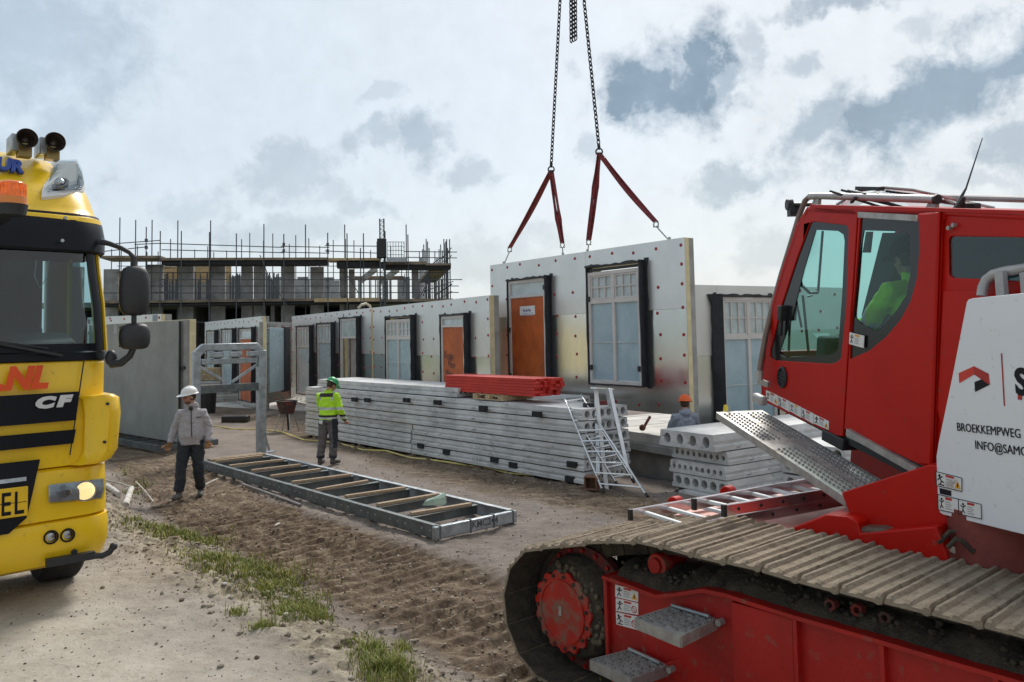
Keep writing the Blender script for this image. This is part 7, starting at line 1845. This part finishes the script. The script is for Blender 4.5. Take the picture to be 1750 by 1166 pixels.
    for a in 'rl':
        cu_ = g['an'+a] + V3((0,0,.0)); k.path([g['hp'+a] + V3((0,0,.02)), g['hp'+a].lerp(g['kn'+a],.35), g['kn'+a], g['kn'+a].lerp(cu_,.5), cu_ + V3((0,0,.03))], .09, n=14, rs=[.118,.112,.090,.085,.080])
    tr = remesh(k, 'trousers', cols['trousers'], t, .0115, 3, cols.get('tcol'), fold(.015, 8))
    for a in 'rl':
        k = MB(); an = g['an'+a]; toe = g['toe'+a]; f_ = toe - an; f_.z = 0; f_.normalize()
        k.path([an + V3((0,0,.07)), an + V3((0,0,.0)), an + V3((0,0,-.035))], .05, n=12, rs=[.052,.052,.05])
        hl_ = V3((an.x, an.y, toe.z)) - f_*.045; k.path([hl_ + V3((0,0,.015)), hl_.lerp(toe,.5) + V3((0,0,.022)), toe.lerp(hl_, .18) + V3((0,0,.018)), toe + f_*.012 + V3((0,0,.004))], .045, n=12, rs=[.044,.050,.050,.034])
        remesh(k, 'boot', cols['boots'], t, .010, 3)
        if 'glove' in parts:
            k = MB(); wr = g['wr'+a]; hand(k, wr, g['el'+a], J['curl'+a], 1 if a == 'r' else -1, 1.14, palm=J.get('palm'+a)); k.path([wr - (wr-g['el'+a]).normalized()*.04, wr + (wr-g['el'+a]).normalized()*.02], .04, n=10, rs=[.042,.034]); remesh(k, 'glove', cols['glove'], t, .0062, 1)
    return t, Mh, g, jk
def stand(px, py, face_px, z=None):      # frame at the ground under a pixel, facing angle measured from +Y towards +X
    p = gp(px, py) if z is None else G(px, py, z)
    return p
def PM(p, az): return Matrix.Translation(p) @ RZ(-az)      # local +y -> azimuth az from +Y towards +X
m_hood = mat('grey_hoodie', (.40,.385,.40), .95, col2=(.34,.325,.34), scale=30, bump=.3, bscale=120)
m_navy = mat('work_trousers', (.016,.021,.03), .9, col2=(.032,.037,.044), scale=7, cs=(.35,.7), bump=.3, bscale=80)
m_boot = mat('boot', (.05,.052,.055), .7, col2=(.15,.14,.12), scale=12)
m_glv = mat('glove_brown', (.36,.16,.05), .8, col2=(.16,.09,.04), scale=20, bump=.4)
m_hiv = mat('hi_vis', (.48,.85,.03), .75, col2=(.40,.72,.02), scale=5, bump=.25, bscale=40, emit=(.45,.9,.02,.0))
m_refl = mat('reflective_tape', (.52,.55,.56), .5, .1)
m_brn = mat('dark_brown_cloth', (.045,.032,.03), .9)
m_gry = mat('grey_trousers', (.145,.13,.13), .9, col2=(.095,.085,.085), scale=8, bump=.4, bscale=60)
# 1: walking towards the camera, looking to the image left
B1_ = gp(327, 852); az1 = math.pi - .20
J1 = dict(head=(.035,.045,1.665), neck=(.0,.0,1.52), shr=(.172,0,1.395), shl=(-.172,-.01,1.395), elr=(.27,-.05,1.16), ell=(-.265,-.03,1.15), wrr=(.335,.04,.92), wrl=(-.27,.09,.92),
          hpr=(.095,0,.93), hpl=(-.095,0,.93), knr=(.145,.10,.50), knl=(-.115,.05,.50), anr=(.165,.14,.11), anl=(-.125,-.12,.12), toer=(.215,.30,.045), toel=(-.145,.05,.04), yaw=-R(-0) - .95, pitch=-.12, curlr=.55, curll=.7, beard=1, belly=.035, hem=-.045)
def walk1():
    t, Mh, g, jk = person('man in a white hard hat and grey zip hoodie walking past the steel rack', PM(B1_, az1), J1, ('hood','glove'), dict(helmet=m_white, jacket=m_hood, trousers=m_navy, boots=m_boot, glove=m_glv))
    Mp = PM(B1_, az1)
    def front(x, z, d=.165):                                     # cast onto the jacket from the front
        best = -9
        for v in jk.data.vertices:
            if abs(v.co.x-x) < .02 and abs(v.co.z-z) < .02: best = max(best, v.co.y)
        return V3((x, (best if best > -5 else d) + .002, z))
    k = MB(Mp); k.path([front(-.005 - .03*i/9, 1.46 - .44*i/9) for i in range(10)], .0075, n=6); k.build('zip', m_black, jk)
    k = MB(Mp); q = front(.0, 1.45); k.bar(q + V3((-.03,0,.02)), q + V3((.03,0,.04)), .03, .05); k.build('collar_lining', m_black, jk)
    k = MB(Mp); k.bar(front(-.09, 1.335), front(-.16, 1.335), .003, .012); k.build('chest_print', m_black, jk)
walk1()
# 2: back to the camera, hi-vis jacket, green hard hat
B2_ = gp(561, 793); az2 = .32
zone2 = lambda c: (2 if c.z > 1.40 and c.y < .06 and abs(c.x) < .15 and c.z < 1.475 else 1 if (1.135 < c.z < 1.185 or (.945 < c.z < .985)) else 2 if (.985 < c.z < 1.03 or c.z < .93) else 1 if (abs(abs(c.x)-.135) < .02 and c.z > 1.33) else 0)
J2 = dict(head=(.03,.10,1.615), neck=(0,.03,1.50), shr=(.19,.02,1.41), shl=(-.19,.0,1.41), elr=(.28,.0,1.13), ell=(-.25,.10,1.14), wrr=(.30,.17,.89), wrl=(-.19,.30,1.05),
          hpr=(.095,0,.93), hpl=(-.095,0,.93), knr=(.115,.03,.50), knl=(-.125,-.02,.50), anr=(.115,-.02,.11), anl=(-.15,-.07,.11), toer=(.16,.17,.045), toel=(-.19,.12,.045), yaw=-.45, pitch=-.55, curlr=.9, curll=.8, belly=.025, hem=.0)
person('man turned away in a green hard hat and yellow jacket beside the slab pile', PM(B2_, az2), J2, (), dict(helmet=mat('green_helmet', (.01,.33,.10), .35), jacket=[m_hiv, m_refl, m_brn], jcol=zone2, trousers=[m_gry, m_navy], tcol=lambda c: 1 if c.z < .20 or (c.x > .15 and c.z > .35) else 0, boots=m_boot))
tw_ = [V3((.05,-.155,.93)), V3((.10,-.15,.90)), V3((-.06,-.155,.93)), V3((-.12,-.15,.88))]
k = MB(PM(B2_, az2)); k.loft([[V3((-.12,-.16,.92)), V3((-.02,-.165,.925)), V3((-.03,-.17,.84)), V3((-.10,-.17,.86))], [V3((-.12,-.18,.92)), V3((-.02,-.185,.925)), V3((-.04,-.19,.85)), V3((-.09,-.19,.87))]]); k.build('rag', m_tape, bpy.data.objects['person.001'], bevel=.005)
# 3: orange hard hat, head and back visible behind the short pile
B3_ = P(1170, 700, 15.0); B3_.z = G(1170, 679, 0).z*0 + (P(1178, 679, 15.0).z - 1.77)
J3 = dict(head=(.03,.05,1.64), neck=(0,.0,1.50), shr=(.19,.0,1.41), shl=(-.19,.0,1.41), elr=(.26,.06,1.15), ell=(-.26,.12,1.16), wrr=(.20,.30,1.15), wrl=(-.12,.34,1.25),
          hpr=(.095,0,.93), hpl=(-.095,0,.93), knr=(.105,.03,.50), knl=(-.105,.03,.50), anr=(.12,-.02,.11), anl=(-.12,-.02,.11), toer=(.14,.17,.045), toel=(-.14,.17,.045), yaw=-.5, pitch=-.1, curlr=.8, curll=.8, hem=.05)
person('man in an orange hard hat and grey hooded top behind the short slab pile', PM(B3_, -.15), J3, ('hood',), dict(helmet=mat('orange_helmet', (.80,.12,.01), .35), jacket=mat('blue_grey_hoodie', (.30,.33,.40), .95, var=.2, scale=20, bump=.3), trousers=m_navy, boots=m_boot))
# 4: crane operator on the seat, facing out of the cab front
seat = Mk @ V3((.15, .46, .64))
az4 = math.atan2(fC.x, fC.y)
M4 = Matrix.Translation(seat - V3((0,0,.50))) @ RZ(-az4)
J4 = dict(head=(.0,.08,1.22), neck=(0,.02,1.08), shr=(.19,.02,.99), shl=(-.19,.02,.99), elr=(.24,.20,.76), ell=(-.27,.20,.74), wrr=(.20,.44,.74), wrl=(-.23,.45,.72),
          hpr=(.095,.0,.52), hpl=(-.095,.0,.52), knr=(.13,.42,.52), knl=(-.13,.42,.52), anr=(.12,.50,.16), anl=(-.12,.50,.16), toer=(.13,.66,.08), toel=(-.13,.66,.08), yaw=.1, pitch=-.15, curlr=.8, curll=.8, hem=.04)
zone4 = lambda c: 1 if (.16 < c.y < .21 and abs(c.x) > .18) or (.70 < c.z < .745 and c.y < .15) else 0
person('crane operator in a yellow hi-vis jacket sitting inside the red cab', M4, J4, (), dict(helmet=mat('dark_cap', (.02,.022,.03), .9), jacket=[m_hiv, m_refl], jcol=zone4, trousers=m_navy, boots=m_boot))
